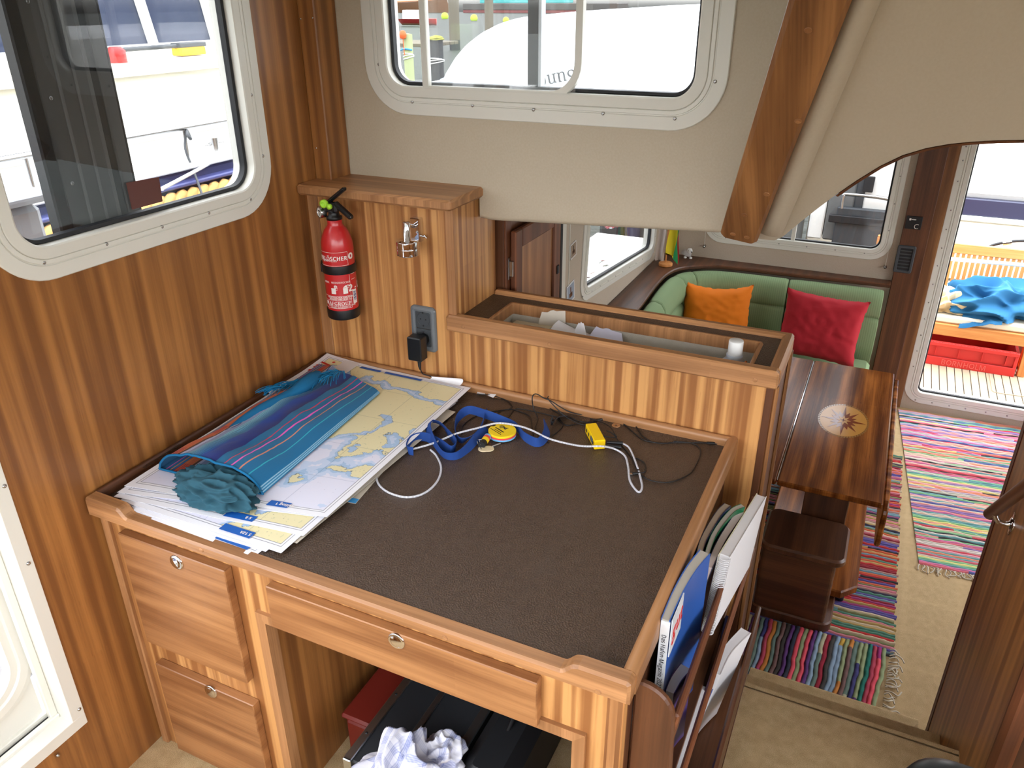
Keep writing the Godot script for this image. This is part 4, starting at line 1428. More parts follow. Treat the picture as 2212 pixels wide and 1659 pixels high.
	for k in 12:
		var a := TAU * k / 12
		strip_on(b, rr, 1.49 + cos(a) * 0.13 - 0.07, 1.49 + cos(a) * 0.13 + 0.07, 0.186 + sin(a) * 0.007 - 0.002, 0.186 + sin(a) * 0.007 + 0.002)
	obj("label_print", b, M.print_white, t)
	b = mb().at(base)
	for q in [["ERLÖSCHER", 0.0115, 0.183, -0.28, "Droid Sans", true], ["1 kg ABC-PULVER", 0.0045, 0.1765, -0.50, "Droid Sans", false], ["HEBEL   NIEDERDRÜCKEN", 0.0052, 0.1135, -0.15, "Droid Sans", false], ["B", 0.009, 0.101, -0.215, "Droid Sans", true], ["C", 0.009, 0.101, 0.545, "Droid Sans", true], ["ELEKTRISCHEN ANLAGEN", 0.0046, 0.0695, 0.0, "Droid Sans", true], ["MINDESTABSTAND 1m.", 0.0046, 0.0640, 0.03, "Droid Sans", true], ["MAFGROUP", 0.010, 0.051, -0.22, "Droid Serif", true], ["27050 Torre d'Isola (PV) Italy", 0.0042, 0.0435, 0.06, "Droid Serif", false], ["E-mail: info@maf.eu", 0.0042, 0.0395, -0.05, "Droid Serif", false], ["12 - C", 0.02, 0.094, 1.02, "Droid Sans", true]]:
		b.add(bend_round(text_mesh(q[0], q[1], 0.0003, q[4], q[5]), R + 0.0006, q[3] + 0.51, q[2]))
	obj("lettering", b, M.print_white, t)
	b = mb().at(base)
	for k in 9:
		strip_on(b, R + 0.0009, 1.43, 1.67, 0.055 + k * 0.003, 0.0562 + k * 0.003 + 0.0006 * (k % 3))
	obj("barcode", b, mat("bar_blue", rgb(60, 70, 130), 0.5), t)
	# --- chrome reading lamp
	c = on(899, 490, 2, 0.01)
	t = thing("reading_lamp", V(c.x, c.y - 0.06, 0.0), "small chrome swivel reading lamp on the mahogany column", "lamp")
	b = mb().bb(V(c.x - 0.012, c.y - 0.040, 0.0), V(c.x + 0.016, c.y + 0.026, 0.022), 0.002)
	obj("wall_mount", b, M.chrome, t)
	var h := on(878, 508, 2, 0.075)
	b = mb().tube([V(c.x, c.y + 0.004, 0.02), V(h.x + 0.004, h.y + 0.026, 0.07)], 0.0055, 12)
	obj("arm", b, M.chrome, t)
	b = mb().at(V(h.x, h.y, 0.072)).lathe([Vector2(0, -0.046), Vector2(0.026, -0.046), Vector2(0.028, -0.054), Vector2(0.0300, -0.054), Vector2(0.0308, -0.052), Vector2(0.0308, -0.036), Vector2(0.0302, -0.035), Vector2(0.0302, -0.034), Vector2(0.0308, -0.033), Vector2(0.0308, -0.017), Vector2(0.0295, -0.0155), Vector2(0.0105, -0.015), Vector2(0.0105, 0.034), Vector2(0.0095, 0.035), Vector2(0, 0.035)], 32)
	obj("lamp_head", b, M.chrome, t)
	b = mb().tube([V(c.x + 0.016, c.y - 0.022, 0.012), V(c.x + 0.028, c.y - 0.024, 0.014)], 0.003, 8).tube([V(c.x + 0.026, c.y - 0.019, 0.014), V(c.x + 0.034, c.y - 0.027, 0.014)], 0.0022, 8)
	obj("switch", b, M.chrome, t)
	b = mb()
	var tp := on(897, 513, 2, 0.024)
	b.poly([V(tp.x - 0.012, tp.y - 0.012, 0.0235), V(tp.x + 0.011, tp.y - 0.016, 0.0235), V(tp.x + 0.010, tp.y + 0.014, 0.0235)])
	b.poly([V(tp.x + 0.011, tp.y - 0.016, 0.0232), V(tp.x - 0.012, tp.y - 0.012, 0.0232), V(tp.x + 0.010, tp.y + 0.014, 0.0232)])
	obj("paper_tag", b, mat("tag_blue", rgb(170, 190, 226), 0.5), t)
	# --- double socket with a charger plugged in
	mat("anthracite", rgb(104, 108, 112), 0.25)
	mat("anthracite_flat", rgb(62, 66, 70), 0.5)
	var a := on(886, 657, 2, 0.004)
	var e := on(945, 763, 2, 0.004)
	var sc := V((a.x + e.x) / 2, (a.y + e.y) / 2, 0.0)
	var sw := absf(e.x - a.x)
	var sh := absf(e.y - a.y)
	t = thing("wall_socket", sc - V(0, sh / 2, 0), "dark grey double wall socket on the mahogany column", "socket")
	b = mb().at(sc)
	frame_ring(b, sw, sh, 0.014, [[0.0, 0.0], [0.0, 0.004], [0.003, 0.008], [0.010, 0.010], [0.016, 0.008], [0.017, 0.004]], 8)
	obj("bezel", b, M.anthracite, t)
	for k in 2:
		var y: float = sc.y + (sh * 0.215 if k == 0 else -sh * 0.215)
		b = mb().at(V(sc.x, y, 0.0))
		var iw := sw - 0.034
		b.box(V(0, 0, 0.003), V(iw, sh * 0.42, 0.004), 0.0008)
		b.at(V(sc.x, y, 0.005), Basis(Vector3.RIGHT, PI / 2)).lathe([Vector2(0, -0.0005), Vector2(iw * 0.40, -0.0005), Vector2(iw * 0.405, 0.0015), Vector2(iw * 0.43, 0.0016), Vector2(iw * 0.435, 0)], 28)
		var ins := obj("insert", b, M.anthracite_flat, t)
		b = mb()
		for s in [-1, 1]:
			b.at(V(sc.x + s * 0.0085, y, 0.0056), Basis(Vector3.RIGHT, PI / 2)).lathe([Vector2(0.0025, 0), Vector2(0, 0.0002)], 12)
			b.at(V(sc.x, y, 0)).box(V(0, s * iw * 0.40, 0.006), V(0.004, 0.005, 0.003), 0.0005)
		obj("pin_hole", b, M.rubber, ins)
	t = thing("charger_plug", V(sc.x, sc.y - sh * 0.5, 0.03), "black charger plugged into the dark grey double socket", "charger")
	var g := on(903, 748, 2, 0.055)
	b = mb().at(V(sc.x, sc.y - sh * 0.215, 0.008), Basis(Vector3.RIGHT, PI / 2)).lathe([Vector2(0, -0.003), Vector2(0.0165, -0.003), Vector2(0.0165, 0.012), Vector2(0.013, 0.024), Vector2(0, 0.024)], 20)
	b.at(V(0, 0, 0)).bb(V(sc.x - 0.024, sc.y - sh * 0.215 - 0.050, 0.026), V(sc.x + 0.022, sc.y - sh * 0.215 + 0.022, 0.062), 0.003)
	obj("housing", b, M.black_plastic, t)
	var pl := V(sc.x + 0.004, sc.y - sh * 0.215 - 0.05, 0.045)
	b = mb().tube([pl, pl + V(0, -0.02, 0), pl + V(0.001, -0.032, -0.001)], [0.006, 0.005, 0.003], 10)
	obj("cable_sleeve", b, M.rubber, t)
	var d1 := on(913, 800, 1, 0.80)
	b = mb().tube(smooth([pl + V(0.001, -0.03, -0.001), pl + V(0.004, -0.045, -0.006), V(d1.x + 0.02, 0.80, 0.03), V(d1.x + 0.07, 0.795, 0.027), V(d1.x + 0.13, 0.794, 0.026)], 5), 0.0018, 6)
	obj("cable", b, M.rubber, t)

# ---------- charts on the desk
func chart_texture(sd: int, kind: int) -> ImageTexture:
	var w := 384
	var h := 576
	var a := noise_bytes(sd, w, h, 0.008, 1, 5)
	var e := noise_bytes(sd + 5, w, h, 0.09, 1, 2)
	var out := PackedByteArray()
	out.resize(w * h * 3)
	for y in h:
		var v := float(y) / h
		for x in w:
			var u := float(x) / w
			var k := y * w + x
			var n := a[k] / 255.0 - 0.5
			var c0 := 238
			var c1 := 238
			var c2 := 244
			var inx := minf(u, 1 - u) * 1.0
			var iny := minf(v, 1 - v) * 1.5
			var m := minf(inx, iny)
			if m > 0.045:
				var land := 0.0
				if kind == 0:
					land = (v - 0.36) * 1.6 + n * 1.1
					var inlet := absf(u - (0.62 + (v - 0.3) * 0.5 + n * 0.35))
					if v > 0.25 and v < 0.66:
						land = minf(land, (inlet - 0.05 * (1.15 - v)) * 4.0)
					var river := absf(v - (0.895 - (u - 0.2) * 0.06 + n * 0.10))
					land = minf(land, (river - 0.018) * 8.0)
				else:
					land = (u - 0.72) * 1.4 + n * 1.6 - 0.05
				if land > 0.0:
					c0 = 232
					c1 = 222
					c2 = 178
					if e[k] > 205:
						c0 = 212
						c1 = 208
						c2 = 166
				elif land > -0.10:
					c0 = 168
					c1 = 196
					c2 = 226
				elif land > -0.22:
					c0 = 200
					c1 = 214
					c2 = 238
				else:
					c0 = 226
					c1 = 226
					c2 = 242
				if absf(land) < 0.006:
					c0 = 120
					c1 = 128
					c2 = 130
				if e[k] < 26:
					c0 -= 50
					c1 -= 50
					c2 -= 40
				if (x % 96 == 0 or y % 120 == 0):
					c0 -= 40
					c1 -= 36
					c2 -= 30
			elif m > 0.042 or (m > 0.030 and m < 0.033):
				c0 = 120
				c1 = 120
				c2 = 130
			out[k * 3] = c0
			out[k * 3 + 1] = c1
			out[k * 3 + 2] = c2
	return image_of(out, w, h)

# a sheet through four corners (near left, near right, far right, far left) with a little wave; returns its rows
func sheet(b: MB, q: Array, sd: int, wave := 0.002, lift := [0, 0, 0, 0], th := 0.0005, nn := 18) -> Array:
	var f := FastNoiseLite.new()
	f.seed = sd
	f.frequency = 1.3
	var rows := []
	var under := []
	for i in nn + 1:
		var r := []
		var r2 := []
		var v := float(i) / nn
		for j in nn + 1:
			var u := float(j) / nn
			var p: Vector3 = q[0].lerp(q[1], u).lerp(q[3].lerp(q[2], u), v)
			p.y += (f.get_noise_2d(u * 2, v * 2) + 0.4) * wave
			p.y += lift[0] * pow(maxf(0, 1 - Vector2(u, v).length() * 2.2), 2) + lift[1] * pow(maxf(0, 1 - Vector2(1 - u, v).length() * 2.2), 2) + lift[2] * pow(maxf(0, 1 - Vector2(1 - u, 1 - v).length() * 2.2), 2) + lift[3] * pow(maxf(0, 1 - Vector2(u, 1 - v).length() * 2.2), 2)
			r.append(p)
			r2.append(p - V(0, th, 0))
		rows.append(r)
		under.append(r2)
	b.grid(rows, false, true, 1.0, true)
	b.grid(under, false, false, 1.0, true)
	var N := nn
	var rim := [[], []]
	for j in N + 1:
		rim[0].append(rows[0][j])
		rim[1].append(under[0][j])
	for i in range(1, N + 1):
		rim[0].append(rows[i][N])
		rim[1].append(under[i][N])
	for j in range(N - 1, -1, -1):
		rim[0].append(rows[N][j])
		rim[1].append(under[N][j])
	for i in range(N - 1, -1, -1):
		rim[0].append(rows[i][0])
		rim[1].append(under[i][0])
	b.grid(rim, false, false, 1.0, true)
	return rows

func tab_on(parent: Node3D, q: Array, u0: float, u1: float, v0: float, v1: float, y: float, s: String) -> void:
	var P := func(u: float, v: float) -> Vector3:
		var p: Vector3 = q[0].lerp(q[1], u).lerp(q[3].lerp(q[2], u), v)
		p.y = y
		return p
	var b := mb()
	b.poly([P.call(u0, v0), P.call(u1, v0), P.call(u1, v1), P.call(u0, v1)])
	obj("printed_tab", b, M.tab_blue, parent)
	if s:
		var o: Vector3 = P.call(lerpf(u0, u1, 0.78), (v0 + v1) / 2) + V(0, 0.0004, 0)
		var ux: Vector3 = (P.call(u0, v0) - P.call(u1, v0)).normalized()
		b = mb().at(o, Basis(ux, V(0, 1, 0).cross(ux).normalized() * -1.0, V(0, 1, 0)))
		b.xf.basis = Basis(ux, V(0, 1, 0).cross(ux), V(0, 1, 0))
		b.add(text_mesh(s, 0.008, 0.0002, "Droid Sans", true))
		obj("tab_lettering", b, M.print_white, parent)

func make_charts() -> void:
	var papers := []
	for k in 2:
		var m := mat("chart_paper_%d" % k, Color(1, 1, 1), 0.55)
		m.albedo_texture = chart_texture(400 + 17 * k, k)
		papers.append(m)
	mat("plain_paper", rgb(226, 224, 226), 0.6)
	mat("old_paper", rgb(206, 196, 180), 0.7)
	mat("tab_blue", rgb(22, 92, 178), 0.5)
	var C := func(px: float, py: float, y: float) -> Vector3:
		var p := on(px, py, 1, y)
		p.x = maxf(p.x, 0.022)
		p.z = maxf(p.z, 0.022)
		return p
	# near left, near right, far right, far left (pixels), height, material, label
	var list := [
		[[262, 1098], [548, 1203], [985, 872], [735, 800], 0.7695, "chart_paper_1", "lowest nautical chart of the stack with a blue tab at its near edge", ["", 0.70, 0.93]],
		[[250, 1091], [574, 1192], [990, 866], [700, 790], 0.7722, "chart_paper_1", "nautical chart with a blue tab reading S 6A", ["S 6A", 0.64, 0.92]],
		[[300, 1040], [641, 1174], [984, 890], [712, 800], 0.7745, "old_paper", "yellowed sheet sticking out between the nautical charts", []],
		[[258, 1082], [607, 1195], [995, 858], [690, 785], 0.7768, "chart_paper_1", "nautical chart with a blue tab reading S 12A", ["S 12A", 0.62, 0.80]],
		[[246, 1073], [655, 1158], [1000, 852], [680, 790], 0.7795, "chart_paper_1", "nautical chart with a blue tab reading S 8", ["S 8", 0.58, 0.73]],
		[[253, 1064], [684, 1117], [1008, 846], [640, 795], 0.7825, "chart_paper_1", "nautical chart with a blue tab reading S 1A", ["S 1A", 0.72, 0.87]],
		[[268, 1050], [706, 1118], [1017, 838], [718, 757], 0.7862, "chart_paper_0", "topmost nautical chart with yellow land and blue water", ["Salling 1", 0.70, 0.80]],
	]
	for k in list.size():
		var d: Array = list[k]
		var q := []
		for p in d.slice(0, 4):
			q.append(C.call(p[0], p[1], d[4]))
		var base: Vector3 = (q[0] + q[2]) / 2
		var t := thing("nautical_chart" if d[5] != "old_paper" else "paper_sheet", V(base.x, d[4], base.z), d[6], "chart" if d[5] != "old_paper" else "paper", "sheets stacked on the chart desk")
		var b := mb()
		sheet(b, q, 40 + k, 0.0016, [0, 0, 0.0, 0.012] if k == 6 else [0, 0, 0, 0])
		obj("sheet", b, M[d[5]], t)
		if d[7].size() > 0:
			tab_on(t, q, d[7][1], d[7][2], 0.012, 0.040, d[4] + 0.0022, d[7][0])
		if k == 6:
			for s in [[0.16, 0.42], [0.45, 0.70]]:
				tab_on(t, q, s[0], s[1], 0.962, 0.978, d[4] + 0.0026, "")
			var bb := mb()
			var lab: Vector3 = C.call(352, 985, 0.789)
			var ux: Vector3 = (q[0] - q[3]).normalized()
			bb.at(lab, Basis(ux, V(0, 1, 0).cross(ux), V(0, 1, 0))).add(text_mesh("Kleiner Belt Süd", 0.012, 0.0002))
			obj("chart_title", bb, M.black_plastic, t)
	# white cover with red lettering, far left, and the curled sheet by the bulkhead
	var q := [C.call(590, 840, 0.787), C.call(668, 835, 0.787), C.call(745, 765, 0.787), C.call(690, 765, 0.787)]
	var t := thing("chart_cover", V(0.06, 0.787, 0.1), "white chart cover with red lettering beside the blue woven bag", "paper")
	var b := mb()
	q = [V(0.024, 0.789, 0.30), V(0.16, 0.789, 0.29), V(0.15, 0.792, 0.03), V(0.026, 0.792, 0.028)]
	sheet(b, q, 77, 0.001)
	obj("sheet", b, M.plain_paper, t)
	b = mb().at(V(0.060, 0.7945, 0.10), Basis(V(0, 0, 1), V(-1, 0, 0), V(0, 1, 0)))
	b.xf.basis = Basis(V(0, 0, -1), V(-1, 0, 0), V(0, 1, 0))
	b.add(text_mesh("NV.", 0.04, 0.0003, "Droid Sans", true, true))
	obj("cover_lettering", b, mat("print_red", rgb(206, 36, 30), 0.5), t)
	# curled transparent sleeve
	b = mb()
	var rows := []
	for i in 9:
		var r := []
		for j in 14:
			var u := j / 13.0
			var a := PI * 0.9 * (i / 8.0) - 0.2
			r.append(V(lerpf(0.40, 0.50, u) + 0.004 * sin(a), 0.794 + 0.010 * (1 - cos(a)) * (0.4 + 0.6 * u), 0.040 - sin(a) * 0.014 * (0.5 + u * 0.5)))
		rows.append(r)
	b.grid(rows)
	one("paper_curl", b, M.plain_paper, "curled white sheet standing against the bulkhead behind the charts", "paper")
	# pamphlet with a blue edge below the charts
	var p0: Vector3 = C.call(735, 1090, 0.7686)
	var p1: Vector3 = C.call(768, 1088, 0.7686)
	var p2: Vector3 = C.call(905, 930, 0.7686)
	t = thing("pamphlet", V(0.52, 0.768, 0.5), "pale pamphlet with blue edge peeping out below the charts", "pamphlet")
	b = mb()
	sheet(b, [V(p1.x - 0.16, 0.7688, p1.z + 0.02), p1, p2, V(p2.x - 0.16, 0.7688, p2.z + 0.02)], 55, 0.0004, [0, 0, 0, 0], 0.0006, 6)
	obj("sheet", b, M.old_paper, t)
	b = mb()
	b.poly([p1 + V(-0.10, 0.0008, 0.014), p1 + V(0, 0.0008, 0), p1.lerp(p2, 0.05) + V(0, 0.0008, 0), p1.lerp(p2, 0.05) + V(-0.10, 0.0008, 0.012)])
	obj("blue_edge", b, mat("sky_blue", rgb(60, 150, 210), 0.5), t)

# ---------- things lying on the desk
const DESK := 0.768

func px_path(pts: Array, dy := 0.0) -> Array:
	# pixels [x, y] or [x, y, height above the desk]
	var o := []
	for q in pts:
		var h: float = DESK + 0.002 + dy + (q[2] if q.size() > 2 else 0.0)
		o.append(on(q[0], q[1], 1, h))
	return o

func ribbon(b: MB, path: Array, tilt: Array, w: float, th := 0.0012) -> void:
	# tilt 0: standing on its edge, 1: lying flat
	var N := path.size()
	var sides := [[], [], [], []]
	for i in N:
		var d: Vector3 = (path[mini(i + 1, N - 1)] - path[maxi(i - 1, 0)])
		d.y *= 0.6
		d = d.normalized()
		var flat := d.cross(Vector3.UP).normalized()
		var a: float = tilt[i] * PI / 2
		var wd := (Vector3.UP * cos(a) + flat * sin(a)).normalized()
		var nn := wd.cross(d).normalized() * th / 2
		sides[0].append(path[i] - wd * w / 2 + nn)
		sides[1].append(path[i] + wd * w / 2 + nn)
		sides[2].append(path[i] + wd * w / 2 - nn)
		sides[3].append(path[i] - wd * w / 2 - nn)
	for k in 4:
		b.grid([sides[k], sides[(k + 1) % 4]])

func crumple(b: MB, c: Vector3, rx: float, ry: float, rz: float, sd: int, amp: float, freq: float, bas := Basis(), n := 56, half := false) -> void:
	# a heap of cloth: a dome with ridged folds
	var f := FastNoiseLite.new()
	f.seed = sd
	f.frequency = freq
	f.fractal_type = FastNoiseLite.FRACTAL_RIDGED
	f.fractal_octaves = 2
	f.fractal_gain = 0.3
	var rows := []
	for i in n + 1:
		var r := []
		var la := lerpf(-0.45 if not half else 0.0, PI / 2, float(i) / n)
		for j in 2 * n:
			var lo := TAU * j / (2 * n)
			var d := V(cos(la) * cos(lo), sin(la), cos(la) * sin(lo))
			var k := 1.0 + amp * (f.get_noise_3dv(d * 1.3) - 0.2)
			r.append(c + bas * (V(d.x * rx, maxf(d.y, -0.2) * ry, d.z * rz) * k))
		rows.append(r)
	b.grid(rows, true, true)

func make_bag() -> void:
	# woven striped bag: flattened tube with an open near end
	var t := thing("woven_bag", V(0.2, 0.79, 0.43), "blue striped woven bag with fringe lying on the charts", "bag")
	var teal := rgb(10, 104, 150)
	var navy := rgb(20, 30, 104)
	var cols := []
	var W := 256
	for k in W:
		var u := float(k) / W
		var c := teal
		if u < 0.12:
			c = teal
			if absf(u - 0.05) < 0.006:
				c = rgb(220, 90, 170)
			elif absf(u - 0.09) < 0.005:
				c = rgb(206, 130, 90)
		elif u < 0.20:
			c = rgb(216, 110, 40) if int(u * 400) % 5 != 0 else rgb(190, 60, 40)
		elif u < 0.225:
			c = rgb(90, 50, 30)
		elif u < 0.30:
			c = rgb(190, 196, 226) if int(u * 500) % 4 != 0 else rgb(80, 110, 160)
		elif u < 0.44:
			var s := (u - 0.30) / 0.14
			c = rgb(140, 200, 220).lerp(rgb(14, 96, 170), s)
			if int(u * 256) % 5 == 0:
				c = c.darkened(0.35)
		elif u < 0.58:
			c = rgb(18, 70, 160).lerp(navy, (u - 0.44) / 0.14)
		else:
			c = teal
			for q in [[0.66, rgb(190, 50, 90), 0.006], [0.73, rgb(232, 90, 190), 0.008], [0.80, rgb(206, 130, 110), 0.006], [0.88, rgb(40, 170, 190), 0.005]]:
				if absf(u - q[0]) < q[2]:
					c = q[1]
			if u > 0.97:
				c = rgb(170, 200, 220) if int(u * 256) % 2 == 0 else teal
		cols.append(c)
	var d := PackedByteArray()
	var H := 128
	for y in H:
		for k in W:
			var c: Color = cols[k]
			var u := float(k) / W
			var dk := 0.94 + 0.06 * float((y + k) % 2)
			# woven motifs in the pale and orange bands
			if u > 0.225 and u < 0.30:
				var zig := absi(((y + 8) % 16) - 8)
				if absi(int((u - 0.225) * 213) - zig) < 2 and (y / 32) % 2 == 0:
					c = rgb(50, 70, 130)
			if u > 0.12 and u < 0.20 and (y / 10) % 3 == 0 and int(u * 300) % 6 < 3:
				c = rgb(176, 40, 40)
			d.append_array([int(c.r * 255 * dk), int(c.g * 255 * dk), int(c.b * 255 * dk)])
	var cloth := mat("woven_cloth", Color(1, 1, 1), 0.95)
	cloth.albedo_texture = image_of(d, W, H)
	cloth.rim_enabled = true
	cloth.rim = 0.2
	var f := FastNoiseLite.new()
	f.seed = 5
	f.frequency = 1.6
	var A := V(0.178, 0, 0.130)
	var Z := V(0.215, 0, 0.715)
	var dir := (Z - A).normalized()
	var side := V(dir.z, 0, -dir.x)
	var n := 40
	var m := 40
	var base := 0.7915
	var top := []
	var under := []
	for i in n + 1:
		var s := float(i) / n
		var r := []
		var r2 := []
		var hw := lerpf(0.136, 0.148, s)
		var hh := lerpf(0.014, 0.040, smoothstep(0.0, 0.6, s)) + 0.022 * smoothstep(0.7, 1.0, s)
		for j in m + 1:
			var u := -1.0 + 2.0 * j / m
			var prof := pow(maxf(0.0, 1 - pow(absf(u), 2.6)), 0.6)
			var wr := f.get_noise_2d(u * 1.2, s * 2.0) * 0.010 + sin(u * 9.0 + s * 3.0) * 0.0025
			var skew := 0.05 * u * (1.0 - s)
			var p := A.lerp(Z, s) + side * (-u * hw) * -1.0 + dir * (skew + (0.03 * (1 - u * u) if i == n else 0.0) * 0.0)
			r.append(p + V(0, base + prof * (hh + wr * prof), 0))
			r2.append(p + V(0, base + 0.0008 * (1 - absf(u)), 0))
		top.append(r)
		under.append(r2)
	var b := mb()
	b.grid(top, false, true, 1.0, true)
	b.grid(under, false, false, 1.0, true)
	obj("body", b, cloth, t)
	# stitched hem round the mouth
	var loop := []
	for j in m + 1:
		loop.append(top[n][j] + dir * 0.002)
	for j in range(m - 1, 0, -3):
		loop.append(under[n][j] + dir * 0.004 + V(0, 0.002, 0))
	loop.append(top[n][0] + dir * 0.002)
	b = mb().tube(loop, 0.003, 7, false)
	obj("hem", b, mat("teal_yarn", rgb(8, 100, 146), 0.95), t)
	# inner lining behind the mouth
	b = mb()
	var back := [[], []]
	for j in m + 1:
		back[0].append(top[n - 5][j] - V(0, 0.001, 0))
		back[1].append(under[n - 5][j])
	b.grid(back)
	obj("lining", b, mat("dark_teal", rgb(12, 46, 60), 0.95), t)
	# tongue of the lower layer sticking out at the mouth
	b = mb()
	var q := [on(395, 1060, 1, 0.7905), on(492, 1096, 1, 0.7905), on(570, 1058, 1, 0.7915), on(420, 1010, 1, 0.7915)]
	sheet(b, [q[0], q[1], q[2], q[3]], 12, 0.003, [0, 0, 0, 0], 0.002, 10)
	obj("tongue", b, cloth, t)
	# fringe at the far end
	b = mb()
	rng.seed = 88
	for k in 130:
		var u := rng.randf()
		var p := on(lerpf(598, 745, u), lerpf(838, 800, u) + rng.randf_range(-4, 6), 1, 0.812 + rng.randf() * 0.008)
		var along := (dir * 0.6 + side * rng.randf_range(-0.5, 0.5) - side * 0.5 * (1.0 - u)).normalized() * rng.randf_range(0.035, 0.065)
		b.tube(smooth([p, p + along * 0.4 + V(0, 0.006, 0), p + along * 0.8 + V(0, 0.002, 0), p + along + V(0, -0.004, 0)], 3), 0.0011, 4)
	var fr := obj("fringe", b, mat("fringe_blue", rgb(14, 120, 170), 0.95), t)
	fr.set_meta("kind", "stuff")
	# rolled strap at its wall side
	var s0 := on(480, 945, 1, 0.81)
	var s1 := on(655, 835, 1, 0.82)
	b = mb().tube(smooth([s0, s0.lerp(s1, 0.4) + V(-0.004, 0.008, 0), s0.lerp(s1, 0.8), s1, on(690, 805, 1, 0.82)], 6), [0.006, 0.009, 0.011, 0.012, 0.013, 0.013, 0.013, 0.014, 0.014, 0.015, 0.015, 0.016, 0.016, 0.017, 0.018, 0.019, 0.02, 0.021, 0.022, 0.022, 0.022, 0.020, 0.016, 0.012, 0.006], 12)
	obj("rolled_strap", b, M.teal_yarn, t)
	# dark cloth stuffed into the mouth
	b = mb()
	var mc := on(468, 1052, 1, 0.803)
	crumple(b, V(mc.x, 0.795, mc.z), 0.105, 0.040, 0.055, 31, 0.34, 1.1, Basis(Vector3.UP, -0.06))
	one("stuffed_cloth", b, mat("petrol_cloth", rgb(40, 84, 100), 0.95), "crumpled petrol cloth stuffed into the blue woven bag", "cloth")

